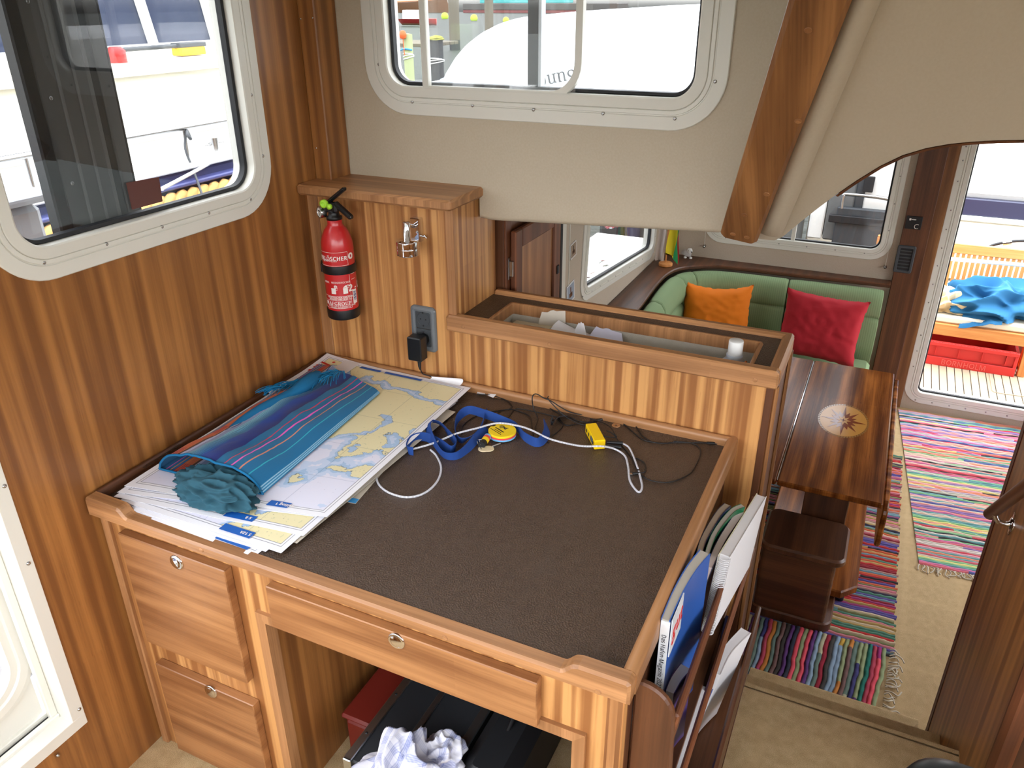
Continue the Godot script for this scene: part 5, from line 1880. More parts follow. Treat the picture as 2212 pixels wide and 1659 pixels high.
func make_desk_things() -> void:
	# --- blue lanyard
	mat("lanyard_blue", rgb(18, 62, 134), 0.85)
	var pts := [[1178, 912, 0.010], [1181, 935, 0.010], [1163, 956, 0.010], [1133, 943, 0.010], [1113, 920, 0.012], [1080, 906, 0.016], [1043, 893, 0.020], [1012, 886, 0.018], [989, 903, 0.012], [983, 932, 0.010], [995, 951, 0.010], [1015, 945, 0.012], [1036, 924, 0.012], [1046, 900, 0.012], [1052, 890, 0.012]]
	var p := smooth(px_path(pts), 5)
	var tl := []
	for k in p.size():
		tl.append(0.25 + 0.25 * sin(k * 0.25))
	var t := thing("lanyard", V(0.62, DESK, 0.25), "wide blue woven lanyard lying in loops on the desk", "lanyard")
	var b := mb()
	ribbon(b, p, tl, 0.023)
	obj("strap", b, M.lanyard_blue, t)
	pts = [[1052, 925, 0.010], [1030, 946, 0.010], [1010, 968, 0.010], [985, 985, 0.009], [958, 982, 0.009], [938, 955, 0.012], [925, 925, 0.018], [932, 910, 0.020], [952, 916, 0.016], [968, 935, 0.012], [985, 958, 0.010], [975, 972, 0.009], [950, 958, 0.009], [920, 944, 0.010], [893, 948, 0.010], [880, 970, 0.010], [893, 975, 0.009]]
	p = smooth(px_path(pts), 5)
	tl = []
	for k in p.size():
		tl.append(0.2 + 0.3 * sin(k * 0.2 + 1.0))
	b = mb()
	ribbon(b, p, tl, 0.023)
	obj("strap", b, M.lanyard_blue, t)
	# --- round foam float with its key
	t = thing("foam_float", V(0.713, DESK, 0.2), "round yellow red and blue foam float of a key ring", "key float")
	var c := on(1085, 934, 1, DESK + 0.012)
	var fo := PackedVector2Array()
	for k in 40:
		var a := TAU * k / 40
		var r := 0.036
		if absf(wrapf(a - 2.75, -PI, PI)) < 0.10:
			r = 0.030
		fo.append(Vector2(cos(a), sin(a)) * r)
	for q in [[0.0, 0.005, rgb(110, 170, 216), "layer_blue"], [0.005, 0.010, rgb(222, 70, 66), "layer_red"], [0.010, 0.016, rgb(240, 206, 20), "layer_yellow"]]:
		b = mb().at(V(c.x, DESK + 0.003, c.z), Basis(Vector3.RIGHT, -PI / 2)).prism(fo, q[0], q[1], 0.0008, true)
		obj("foam_layer", b, mat(q[3], q[2], 0.7), t)
	b = mb().at(V(c.x - 0.004, DESK + 0.0194, c.z - 0.012), Basis(Vector3.UP, -0.45) * Basis(Vector3.RIGHT, -PI / 2))
	for k in 3:
		b.tube(smooth([V(-0.012 + k * 0.004, -0.002 - k * 0.003, 0), V(-0.006 + k * 0.004, 0.006 - k * 0.003, 0), V(0.004 + k * 0.003, 0.004 - k * 0.003, 0), V(0.012, 0.009 - k * 0.004, 0)], 4), 0.0008, 5)
	for q in [[0.0, -0.016, 0.034, 0.003], [0.002, -0.023, 0.026, 0.0018], [0.0, -0.029, 0.044, 0.0016]]:
		b.box(V(q[0] + 0.004, q[1] + 0.002, 0), V(q[2], q[3], 0.0004), 0.0)
	obj("float_print", b, M.black_plastic, t)
	t = thing("key_ring", V(0.70, DESK, 0.28), "small key with a pale oval tag and striped bead", "key")
	c = on(1050, 970, 1, DESK + 0.002)
	b = mb().at(V(c.x, DESK + 0.001, c.z), Basis(Vector3.UP, 0.5) * Basis(Vector3.RIGHT, -PI / 2)).prism(rrect(0.040, 0.026, 0.0125, 6), 0.0, 0.003, 0.0006, true)
	obj("tag", b, mat("tag_beige", rgb(214, 196, 160), 0.6), t)
	var k0 := on(1062, 965, 1, DESK + 0.003)
	var k1 := on(1081, 958, 1, DESK + 0.003)
	b = mb().tube([k0, k1], 0.0022, 6)
	obj("key", b, M.steel, t)
	var r0 := on(1034, 956, 1, DESK + 0.012)
	b = mb()
	var ring := []
	for k in 21:
		var a := TAU * k / 20
		ring.append(r0 + V(cos(a) * 0.008, sin(a) * 0.008, cos(a) * 0.006))
	b.tube(ring, 0.0009, 5, false)
	b.tube([r0 + V(0, 0.008, 0), on(1050, 950, 1, DESK + 0.016)], 0.0012, 5).tube([r0 + V(0, -0.006, 0), on(1040, 971, 1, DESK + 0.004)], 0.0012, 5)
	obj("split_ring", b, M.chrome, t)
	var e0 := on(1040, 962, 1, DESK + 0.010)
	var e1 := on(1054, 943, 1, DESK + 0.010)
	for q in [[0.0, 0.35, "rubber"], [0.35, 0.65, "layer_yellow"], [0.65, 0.85, "layer_red"], [0.85, 1.0, "layer_blue"]]:
		b = mb().tube([e0.lerp(e1, q[0]), e0.lerp(e1, q[1])], 0.0095, 14)
		obj("bead", b, M[q[2]], t)
	# --- yellow charging hub
	var a := on(1277, 915, 1, DESK + 0.027)
	var z := on(1296, 951, 1, DESK + 0.027)
	var len := a.distance_to(z)
	var dd := (z - a).normalized()
	var bas := Basis(dd.cross(Vector3.UP) * -1.0, Vector3.UP, dd)
	bas = Basis(Vector3.UP.cross(dd), Vector3.UP, dd)
	var mid := (a + z) / 2
	t = thing("usb_hub", V(mid.x, DESK, mid.z), "bright yellow usb charging hub with black cables", "charger")
	b = mb().at(V(mid.x, DESK + 0.0145, mid.z), bas).box(V(0, 0, 0), V(0.029, 0.026, len + 0.004), 0.002)
	obj("case", b, mat("yellow_plastic", rgb(246, 204, 8), 0.35), t)
	for s in [-1.0, 1.0]:
		for k in [-0.36, -0.12, 0.12, 0.36]:
			b = mb().at(V(mid.x, DESK + 0.0145, mid.z), bas).box(V(s * 0.0146, 0.0, k * len), V(0.001, 0.009, 0.009), 0.0003)
			obj("port", b, M.rubber, t)
	b = mb().at(V(mid.x, DESK + 0.0145, mid.z), bas).box(V(-0.0147, 0.002, 0.02), V(0.001, 0.016, 0.020), 0.0003)
	obj("sticker", b, mat("sticker_grey", rgb(90, 96, 104), 0.5), t)
	# --- cables
	mat("cable_black", rgb(22, 22, 24), 0.45)
	var stripes := []
	for k in 16:
		stripes.append(rgb(228, 228, 236) if k % 4 < 3 else rgb(70, 70, 80))
	var br := stripes_tex("braid", stripes, 0.6)
	br.uv1_scale = Vector3(1, 1.0 / 0.012, 1)
	t = thing("braided_cable", V(0.9, DESK, 0.3), "white and black braided charging cable snaking over the desk", "cable")
	b = mb().tube(smooth(px_path([[812, 1025], [818, 1046], [840, 1064], [878, 1074], [915, 1066], [943, 1042], [953, 1012], [943, 985], [930, 972]]), 6), 0.0026, 8)
	obj("cord", b, br, t)
	b = mb().tube(smooth(px_path([[838, 993], [870, 975], [900, 968, 0.004], [940, 956, 0.01], [985, 937, 0.02], [1030, 925, 0.022], [1075, 914, 0.022], [1120, 920, 0.024], [1150, 930, 0.022], [1185, 947, 0.014], [1225, 958, 0.008], [1262, 964, 0.016], [1300, 964, 0.024], [1328, 970, 0.006], [1350, 985, 0.002], [1357, 1010], [1360, 1036], [1370, 1054], [1381, 1063], [1387, 1050], [1380, 1018]]), 6), 0.0026, 8)
	obj("cord", b, br, t)
	b = mb().tube(smooth(px_path([[1378, 1012, 0.002], [1368, 985, 0.002], [1358, 966, 0.004], [1345, 958, 0.006]]), 5), 0.0024, 8)
	obj("cord", b, br, t)
	b = mb().tube(px_path([[1345, 957, 0.008], [1310, 955, 0.010]]), [0.005, 0.0045], 8).tube(px_path([[1342, 966, 0.004], [1308, 962, 0.006]]), [0.005, 0.0045], 8)
	obj("plug", b, M.cable_black, t)
	var list := [
		["black cable with a silver plug along the desk's back rim", [[1030, 851, 0.003], [1048, 853, 0.004], [1062, 854, 0.004], [1085, 860], [1110, 864], [1140, 862], [1170, 872], [1205, 892], [1235, 905], [1265, 912], [1290, 908]], true],
		["black cable looping high behind the blue lanyard", [[1185, 957], [1157, 930], [1162, 905], [1152, 880, 0.02], [1150, 858, 0.05], [1158, 851, 0.055], [1175, 860, 0.045], [1190, 866, 0.04], [1212, 880, 0.02], [1240, 893, 0.004], [1290, 900], [1340, 912], [1372, 937], [1395, 952], [1435, 957], [1462, 954], [1480, 955]], false],
		["black cable ending in a usb plug on the desk", [[1185, 856, 0.05], [1184, 862, 0.05], [1200, 880, 0.03], [1216, 895, 0.012], [1230, 905, 0.004], [1262, 918], [1290, 908], [1340, 905], [1370, 918], [1392, 945], [1420, 957], [1460, 956], [1500, 956], [1530, 957]], true],
		["thin black cable sweeping round to the desk's side rim", [[1455, 953, 0.002], [1490, 956], [1510, 966], [1513, 982], [1500, 1010], [1486, 1026], [1450, 1041], [1415, 1040], [1390, 1030], [1375, 1010], [1372, 990], [1392, 1000], [1394, 1018], [1380, 1022]], true],
		["black cable curling between lanyard and back rim", [[998, 938], [1000, 920], [1020, 903], [1045, 893], [1085, 886], [1105, 884], [1125, 890], [1145, 900], [1150, 925], [1152, 940]], false],
		["black cable crossing below the blue lanyard", [[1062, 852], [1095, 866], [1106, 878], [1098, 884], [1080, 888], [1065, 908]], false],
		["black cable arching towards the yellow hub", [[1094, 908], [1108, 888], [1120, 883], [1150, 888], [1185, 896], [1205, 902], [1222, 918], [1245, 916], [1268, 912]], false],
		["black cable with velcro loop beside the lanyard's end", [[1186, 945], [1205, 932], [1216, 918], [1205, 905], [1215, 898], [1230, 900], [1250, 910]], false],
		["short black cable plugged into the yellow hub", [[1300, 942, 0.012], [1330, 945, 0.004], [1328, 938, 0.012], [1318, 922, 0.012], [1300, 912, 0.006], [1275, 905]], false],
		["thin black cable leading from the hub to a knot", [[1310, 930, 0.014], [1325, 938, 0.01], [1340, 958], [1362, 985], [1372, 1005], [1380, 1020]], false],
	]
	for q in list:
		var path := smooth(px_path(q[1]), 6)
		t = thing("cable", V(path[0].x, DESK, path[0].z), q[0], "cable", "black cables on the chart desk")
		b = mb().tube(path, 0.0016, 7)
		obj("cord", b, M.cable_black, t)
		if q[2]:
			var d: Vector3 = (path[-1] - path[-3]).normalized()
			b = mb().tube([path[-1] - d * 0.004, path[-1] + d * 0.016], [0.003, 0.0042], 8)
			obj("plug", b, M.cable_black, t)
			b = mb().at(path[-1] + d * 0.021, Basis(Vector3.UP.cross(d), Vector3.UP, d)).box(V(0, 0, 0), V(0.007, 0.003, 0.009), 0.0004)
			obj("plug_tip", b, M.steel, t)
	var vb := smooth(px_path([[1195, 903, 0.012], [1192, 915, 0.012], [1205, 902, 0.006], [1225, 898, 0.006]]), 4)
	b = mb()
	ribbon(b, vb, [0.3, 0.3, 0.3, 0.3, 0.3, 0.4, 0.4, 0.5, 0.5, 0.6, 0.6, 0.7, 0.7, 0.8, 0.8, 0.8], 0.014)
	one("velcro_strap", b, mat("velcro", rgb(50, 52, 58), 0.9), "dark grey velcro strap holding the black cables", "strap")
	# paper flags on a cable
	b = mb()
	var g0 := on(1040, 848, 1, DESK + 0.006)
	b.at(g0, Basis(Vector3.UP, 0.3)).box(V(0, 0, 0), V(0.024, 0.0006, 0.016), 0.0)
	b.at(on(1062, 853, 1, DESK + 0.008), Basis(Vector3.UP, -0.3) * Basis(Vector3.RIGHT, 0.4)).box(V(0, 0, 0), V(0.024, 0.0006, 0.014), 0.0)
	one("cable_label", b, M.plain_paper, "small white paper label wrapped round a cable", "label")
	# grommet
	c = on(1331, 919, 1, DESK)
	b = mb().at(V(c.x, DESK, c.z)).lathe([Vector2(0.003, 0.0005), Vector2(0.0035, 0.0012), Vector2(0.009, 0.0018), Vector2(0.011, 0.0012), Vector2(0.0115, 0.0)], 24)
	one("cable_grommet", b, M.oak, "small round wooden grommet in the desk top", "grommet")

# ---------- magazine rack on the desk's side
func curved_book(called: String, pts: Array, y0: float, y1: float, th: float, pages: Material, cover: Material, label: String, cat := "magazine", lean := 0.0) -> Node3D:
	# pts: x-z points of its middle line at the top
	var path := smooth(pts, 6)
	var t := thing(called, V(path[0].x, y0, path[0].y), label, cat, "papers in the rack beside the chart desk")
	var N := path.size()
	for part in [["pages", -0.42, 0.42, 0.0], ["cover", 0.42, 0.5, 0.001], ["cover", -0.5, -0.42, 0.001]]:
		var b := mb()
		var rows := [[], [], [], []]
		for i in N:
			var d: Vector2 = (path[mini(i + 1, N - 1)] - path[maxi(i - 1, 0)]).normalized()
			var nn := Vector2(-d.y, d.x)
			var spread := 1.0 + 0.5 * float(i) / N
			var a: Vector2 = path[i] + nn * th * part[1] * spread
			var c: Vector2 = path[i] + nn * th * part[2] * spread
			rows[0].append(V(a.x - lean, y0, a.y))
			rows[1].append(V(a.x, y1 + part[3], a.y))
			rows[2].append(V(c.x, y1 + part[3], c.y))
			rows[3].append(V(c.x - lean, y0, c.y))
		for k in 4:
			b.grid([rows[k], rows[(k + 1) % 4]], false, true)
		b.poly([rows[0][0], rows[1][0], rows[2][0], rows[3][0]])
		b.poly([rows[3][N - 1], rows[2][N - 1], rows[1][N - 1], rows[0][N - 1]])
		obj(part[0], b, pages if part[0] == "pages" else cover, t)
	return t

func P2(px: float, py: float, y: float) -> Vector2:
	var p := on(px, py, 1, y)
	return Vector2(p.x, p.z)

func page_material(called: String, c: Color) -> StandardMaterial3D:
	var cols := []
	rng.seed = 17
	for k in 64:
		cols.append(c.darkened(rng.randf() * 0.14))
	var m := stripes_tex(called, cols, 0.8)
	m.uv1_triplanar = true
	m.uv1_scale = Vector3(40, 1, 1)
	return m

func make_rack() -> void:
	var white := mat("page_white", rgb(222, 220, 222), 0.8)
	var grey := mat("page_grey", rgb(168, 160, 148), 0.85)
	var brown := mat("page_brown", rgb(150, 136, 120), 0.85)
	var t := thing("magazine_rack", V(1.30, 0, 0.43), "dark wooden magazine rack fixed to the side of the chart desk", "rack")
	var o := PackedVector2Array([Vector2(1.264, 0.10), Vector2(1.40, 0.10), Vector2(1.40, 0.40), Vector2(1.345, 0.49)])
	for k in 9:
		var a := PI / 2 * k / 8.0
		o.append(Vector2(1.278 + cos(a) * 0.060, 0.655 + sin(a) * 0.065))
	o.append(Vector2(1.264, 0.72))
	for z in [0.792]:
		var b := mb(1)
		b.at(V(0, 0, 0)).prism(o, z, z + 0.016, 0.004)
		obj("end_board", b, M.dark_wood, t)
	var b := mb(2)
	b.at(V(1.334, 0.615, 0.42), Basis(Vector3.BACK, -0.1)).box(V(0, 0, 0), V(0.012, 0.09, 0.75), 0.004)
	obj("slat", b, M.inside_wood, t)
	b = mb(2)
	b.at(V(1.356, 0.475, 0.42), Basis(Vector3.BACK, -0.1)).box(V(0, 0, 0), V(0.012, 0.07, 0.75), 0.004)
	obj("slat", b, M.inside_wood, t)
	b = mb(2)
	b.at(V(1.398, 0.27, 0.42)).box(V(0, 0, 0), V(0.012, 0.11, 0.75), 0.004)
	obj("slat", b, M.dark_wood, t)
	b = mb(2).bb(V(1.264, 0.40, 0.04), V(1.334, 0.412, 0.80), 0.001).bb(V(1.264, 0.12, 0.04), V(1.40, 0.132, 0.80), 0.001)
	obj("rack_floor", b, M.dark_wood, t)
	var blue := mat("cover_blue", rgb(50, 92, 168), 0.3)
	var navy := mat("cover_navy", rgb(24, 30, 58), 0.3)
	var green := mat("cover_green", rgb(20, 90, 56), 0.3)
	# harbour magazine, its spine towards the viewer
	var m := curved_book("magazine", [Vector2(1.286, 0.712), Vector2(1.287, 0.63), Vector2(1.294, 0.55), Vector2(1.306, 0.49)], 0.415, 0.788, 0.016, grey, blue, "harbour magazine with white spine and blue cover in the rack")
	b = mb().at(V(1.287, 0.69, 0.7155), Basis(V(0, -1, 0), V(1, 0, 0), V(0, 0, 1)))
	b.add(text_mesh("Das Hafen-Magazin 2021", 0.0085, 0.0003))
	obj("spine_lettering", b, M.black_plastic, m)
	b = mb().bb(V(1.2965, 0.70, 0.625), V(1.2985, 0.786, 0.708), 0.0).bb(V(1.2790, 0.42, 0.7125), V(1.2955, 0.786, 0.7150), 0.0)
	obj("cover_white_band", b, mat("cover_white", rgb(226, 228, 230), 0.3), m)
	b = mb().at(V(1.2988, 0.745, 0.66), Basis(V(0, 0, -1), V(0, 1, 0), V(1, 0, 0))).add(text_mesh("gut", 0.035, 0.0004, "Droid Sans", true))
	obj("cover_lettering", b, M.print_red, m)
	curved_book("magazine", [P2(1508, 1210, 0.745), P2(1520, 1165, 0.745), P2(1552, 1110, 0.745), P2(1572, 1090, 0.745)], 0.415, 0.745, 0.012, brown, navy, "curved magazine with brown page edges behind the harbour magazine", "magazine", 0.055)
	curved_book("magazine", [P2(1526, 1200, 0.735), P2(1545, 1150, 0.735), P2(1580, 1105, 0.735), P2(1605, 1092, 0.735)], 0.415, 0.735, 0.010, grey, green, "thin curved magazine with green cover in the rack", "magazine", 0.055)
	curved_book("magazine", [P2(1532, 1225, 0.72), P2(1560, 1165, 0.72), P2(1600, 1105, 0.72)], 0.415, 0.72, 0.014, mat("page_pink", rgb(204, 186, 182), 0.8), navy, "magazine with pinkish page edges in the rack", "magazine", 0.055)
	curved_book("magazine", [P2(1461, 1310, 0.74), P2(1480, 1265, 0.74), P2(1500, 1215, 0.74)], 0.415, 0.74, 0.006, white, navy, "thin dark folder standing against the desk side")
	curved_book("notebook", [P2(1447, 1495, 0.60), P2(1462, 1465, 0.60), P2(1482, 1440, 0.60)], 0.415, 0.60, 0.018, white, mat("cover_purple", rgb(80, 60, 110), 0.4), "small white booklet standing low in the rack", "booklet")
	# spiral bound pilot book
	var p1 := V(1.365, 0.715, 0.12)
	var p2 := V(1.336, 0.735, 0.41)
	var p3 := V(1.313, 0.60, 0.56)
	t = thing("spiral_notebook", p3, "thick white spiral bound book leaning in the rack", "book", "papers in the rack beside the chart desk")
	var ey := (p1 - p2).normalized()
	var ex := (p3 - p2)
	ex = (ex - ey * ex.dot(ey)).normalized()
	var ez := ex.cross(ey).normalized()
	var L := p1.distance_to(p2)
	for q in [["pages", -0.011, 0.010, white, 0.0], ["cover", 0.0102, 0.0116, white, 0.003], ["cover", -0.0128, -0.0112, mat("cover_cream", rgb(200, 190, 160), 0.4), 0.003]]:
		b = mb().at(p2, Basis(ex, ey, ez))
		b.box(V(0.105, L / 2, (q[1] + q[2]) / 2), V(0.205 + q[4], L + q[4] * 2, q[2] - q[1]), 0.0005)
		obj(q[0], b, q[3], t)
	b = mb().at(p2, Basis(ex, ey, ez))
	for k in 44:
		var s := 0.006 + k * 0.0046
		var ring := []
		for i in 13:
			var a := TAU * i / 12
			ring.append(V(s, -0.004 + cos(a) * 0.0115, sin(a) * 0.0135))
		b.tube(ring, 0.0009, 5, false)
	var w := obj("wire_binding", b, white, t)
	w.set_meta("kind", "stuff")
	# lower tier
	curved_book("brochure", [P2(1478, 1622, 0.40), P2(1505, 1545, 0.40), P2(1528, 1485, 0.40)], 0.14, 0.40, 0.018, white, blue, "loose white brochure bending out of the lower rack tier", "brochure", 0.05)
	curved_book("brochure", [P2(1548, 1455, 0.43), P2(1572, 1405, 0.43), P2(1612, 1362, 0.43)], 0.14, 0.43, 0.018, white, white, "thick white brochure standing at the end of the lower rack tier", "brochure", 0.05)
	curved_book("brochure", [P2(1530, 1480, 0.42), P2(1550, 1420, 0.42), P2(1572, 1330, 0.42)], 0.14, 0.42, 0.006, navy, navy, "dark blue folder standing in the lower rack tier", "folder", 0.05)

# ---------- below the desk
func make_below_desk() -> void:
	var t := thing("equipment_case", V(0.72, 0.0, 0.55), "black equipment case with aluminium edges below the desk", "case")
	var b := mb().bb(V(0.605, 0.0, 0.22), V(0.845, 0.198, 0.826), 0.004)
	obj("body", b, mat("case_black", rgb(34, 36, 40), 0.6), t)
	for q in [[0.600, 0.622], [0.706, 0.722], [0.826, 0.850]]:
		b = mb().bb(V(q[0], 0.196, 0.21), V(q[1], 0.203, 0.832), 0.002).bb(V(q[0], 0.0, 0.825), V(q[1], 0.203, 0.833), 0.002)
		obj("edge_profile", b, M.alu, t)
	for k in 4:
		b = mb().at(V(0.611, 0.2028, 0.36 + k * 0.13)).lathe([Vector2(0.004, 0), Vector2(0.003, 0.0015), Vector2(0, 0.0015)], 10)
		obj("rivet", b, M.rubber, t)
	b = mb().bb(V(0.735, 0.199, 0.50), V(0.80, 0.215, 0.56), 0.006).tube(smooth([V(0.745, 0.20, 0.44), V(0.745, 0.235, 0.46), V(0.79, 0.235, 0.46), V(0.79, 0.20, 0.44)], 4), 0.006, 8)
	obj("handle", b, M.black_plastic, t)
	# checked tea towel thrown over the case
	var W := 128
	var d := PackedByteArray()
	for y in W:
		for x in W:
			var c := rgb(232, 230, 238)
			var m := 0.0
			for q in [x, y]:
				var s := int(q) % 32
				if s == 4 or s == 6 or s == 8 or s == 10:
					m += 0.5
				elif s > 3 and s < 11:
					m += 0.18
			c = c.lerp(rgb(70, 84, 150), minf(m, 0.9))
			d.append_array([int(c.r * 255), int(c.g * 255), int(c.b * 255)])
	var tm := mat("checked_cloth", Color(1, 1, 1), 0.95)
	tm.albedo_texture = image_of(d, W, W)
	tm.uv1_triplanar = true
	tm.uv1_scale = Vector3.ONE * 4.0
	b = mb()
	crumple(b, V(0.758, 0.205, 0.835), 0.088, 0.085, 0.105, 61, 0.42, 0.62, Basis(Vector3.UP, 0.3) * Basis(Vector3.RIGHT, 0.15), 64)
	crumple(b, V(0.815, 0.215, 0.735), 0.045, 0.045, 0.05, 64, 0.42, 0.7, Basis(Vector3.UP, 0.9), 40)
	one("tea_towel", b, tm, "white tea towel with blue checks thrown over the black case", "towel")
	# dark bag, basket and red can at the sides
	b = mb().at(V(0.925, 0.11, 0.50), Basis(Vector3.UP, 0.05))
	b.at(V(0.925, 0.0, 0.52), Basis(Vector3.RIGHT, -PI / 2)).prism(rrect(0.13, 0.50, 0.04, 5), 0.0, 0.23, 0.03, true)
	var tb := thing("dark_bag", V(0.925, 0, 0.52), "black bag standing beside the equipment case", "bag")
	obj("body", b, M.rubber, tb)
	b = mb().tube(smooth([V(0.925, 0.225, 0.40), V(0.93, 0.26, 0.46), V(0.93, 0.265, 0.54), V(0.925, 0.225, 0.62)], 6), 0.006, 8)
	obj("handle", b, M.black_plastic, tb)
	b = mb()
	rng.seed = 5
	for k in 40:
		var a := TAU * k / 40
		b.at(V(1.06 + cos(a) * 0.05, 0.03, 0.66 + sin(a) * 0.05), Basis(Vector3.UP, -a) * Basis(Vector3.BACK, 0.5)).box(V(0, 0.03, 0), V(0.012, 0.09, 0.007), 0.002)
		b.at(V(1.06 + cos(a) * 0.032, 0.03, 0.66 + sin(a) * 0.032), Basis(Vector3.UP, -a) * Basis(Vector3.BACK, 0.2)).box(V(0, 0.02, 0), V(0.012, 0.08, 0.006), 0.002)
	b.at(V(1.06, 0.0, 0.66)).lathe([Vector2(0, 0), Vector2(0.07, 0), Vector2(0.055, 0.03), Vector2(0, 0.03)], 20)
	one("scrub_brush", b, M.rubber, "round black bristle brush on the carpet below the desk", "brush")
	t = thing("red_toolbox", V(0.54, 0, 0.45), "dark red box beside the black equipment case", "box")
	b = mb().bb(V(0.50, 0.0, 0.25), V(0.59, 0.15, 0.70), 0.012)
	obj("body", b, mat("dull_red", rgb(120, 34, 24), 0.5), t)
	b = mb().bb(V(0.495, 0.15, 0.245), V(0.593, 0.165, 0.705), 0.006)
	obj("lid", b, M.dull_red, t)

# ---------- what lies in the tray
func make_tray_things() -> void:
	var t := thing("small_bottle", V(1.228, 0.862, -0.115), "small translucent bottle with a white cap in the tray", "bottle")
	var bm := mat("milky_plastic", rgb(190, 200, 214), 0.3)
	var c := V(1.226, 0.862, -0.115)
	var b := mb().at(c).lathe([Vector2(0, 0), Vector2(0.034, 0), Vector2(0.036, 0.004), Vector2(0.036, 0.068), Vector2(0.033, 0.080), Vector2(0.024, 0.088), Vector2(0.021, 0.092), Vector2(0.021, 0.102), Vector2(0, 0.102)], 28)
	obj("body", b, bm, t)
	b = mb().at(c).lathe([Vector2(0.0, 0.098), Vector2(0.0185, 0.098), Vector2(0.0185, 0.137), Vector2(0.0175, 0.140), Vector2(0, 0.140)], 28)
	obj("cap", b, mat("cap_white", rgb(238, 238, 236), 0.4), t)
	t = thing("card_box", V(0.65, 0.862, -0.11), "cream cardboard box with dark blue print in the tray", "box")
	b = mb().bb(V(0.583, 0.862, -0.165), V(0.70, 0.935, -0.075), 0.001)
	obj("carton", b, mat("cream_card", rgb(206, 194, 166), 0.7), t)
	b = mb().bb(V(0.60, 0.90, -0.0752), V(0.66, 0.925, -0.0742), 0.0).bb(V(0.62, 0.93, -0.14), V(0.685, 0.9356, -0.10), 0.0)
	obj("printed_patch", b, mat("print_navy", rgb(30, 34, 84), 0.5), t)
	for q in [["folded grey letter standing behind the cream box in the tray", [V(0.64, 0.866, -0.15), V(0.74, 0.866, -0.17), V(0.735, 0.985, -0.172), V(0.665, 0.97, -0.165)], "old_paper", "letter"], ["open white envelope lying across the tray", [V(0.70, 0.93, -0.052), V(0.93, 0.885, -0.052), V(0.92, 0.90, -0.15), V(0.72, 0.955, -0.16)], "plain_paper", "envelope"], ["printed leaflet leaning in the tray with lilac edge", [V(0.80, 0.89, -0.09), V(0.945, 0.88, -0.10), V(0.905, 0.945, -0.172), V(0.83, 0.95, -0.172)], "leaflet_paper", "leaflet"], ["small white note card standing in the tray", [V(0.76, 0.90, -0.13), V(0.83, 0.90, -0.12), V(0.80, 0.965, -0.15), V(0.785, 0.962, -0.15)], "plain_paper", "card"]]:
		if not M.has("leaflet_paper"):
			mat("leaflet_paper", rgb(206, 206, 224), 0.6)
		b = mb()
		sheet(b, q[1], 9, 0.006, [0, 0, 0, 0], 0.0006, 8)
		one(q[3], b, M[q[2]], q[0], "paper")
	b = mb().at(V(1.135, 0.862, -0.10)).lathe([Vector2(0, 0), Vector2(0.043, 0), Vector2(0.043, 0.062), Vector2(0.040, 0.070), Vector2(0.03, 0.074), Vector2(0, 0.075)], 28)
	b.xf = Transform3D()
	one("red_tin", b, mat("tin_red", rgb(110, 16, 20), 0.25), "dark red round tin lying in the tray", "tin")
	b = mb()
	var rows := []
	for i in 10:
		var a := PI * i / 9.0
		var r := []
		for j in 8:
			var s := j / 7.0
			r.append(V(1.258 + cos(a) * 0.006 * (1 - s * 0.5), 0.90 + s * 0.058, -0.10 + sin(a) * 0.020 * (1 - s * s * 0.8)))
		rows.append(r)
	b.grid(rows)
	one("wooden_spatula", b, mat("orange_wood", rgb(196, 104, 34), 0.4), "orange brown wooden scoop standing in the tray beside the bottle", "utensil")

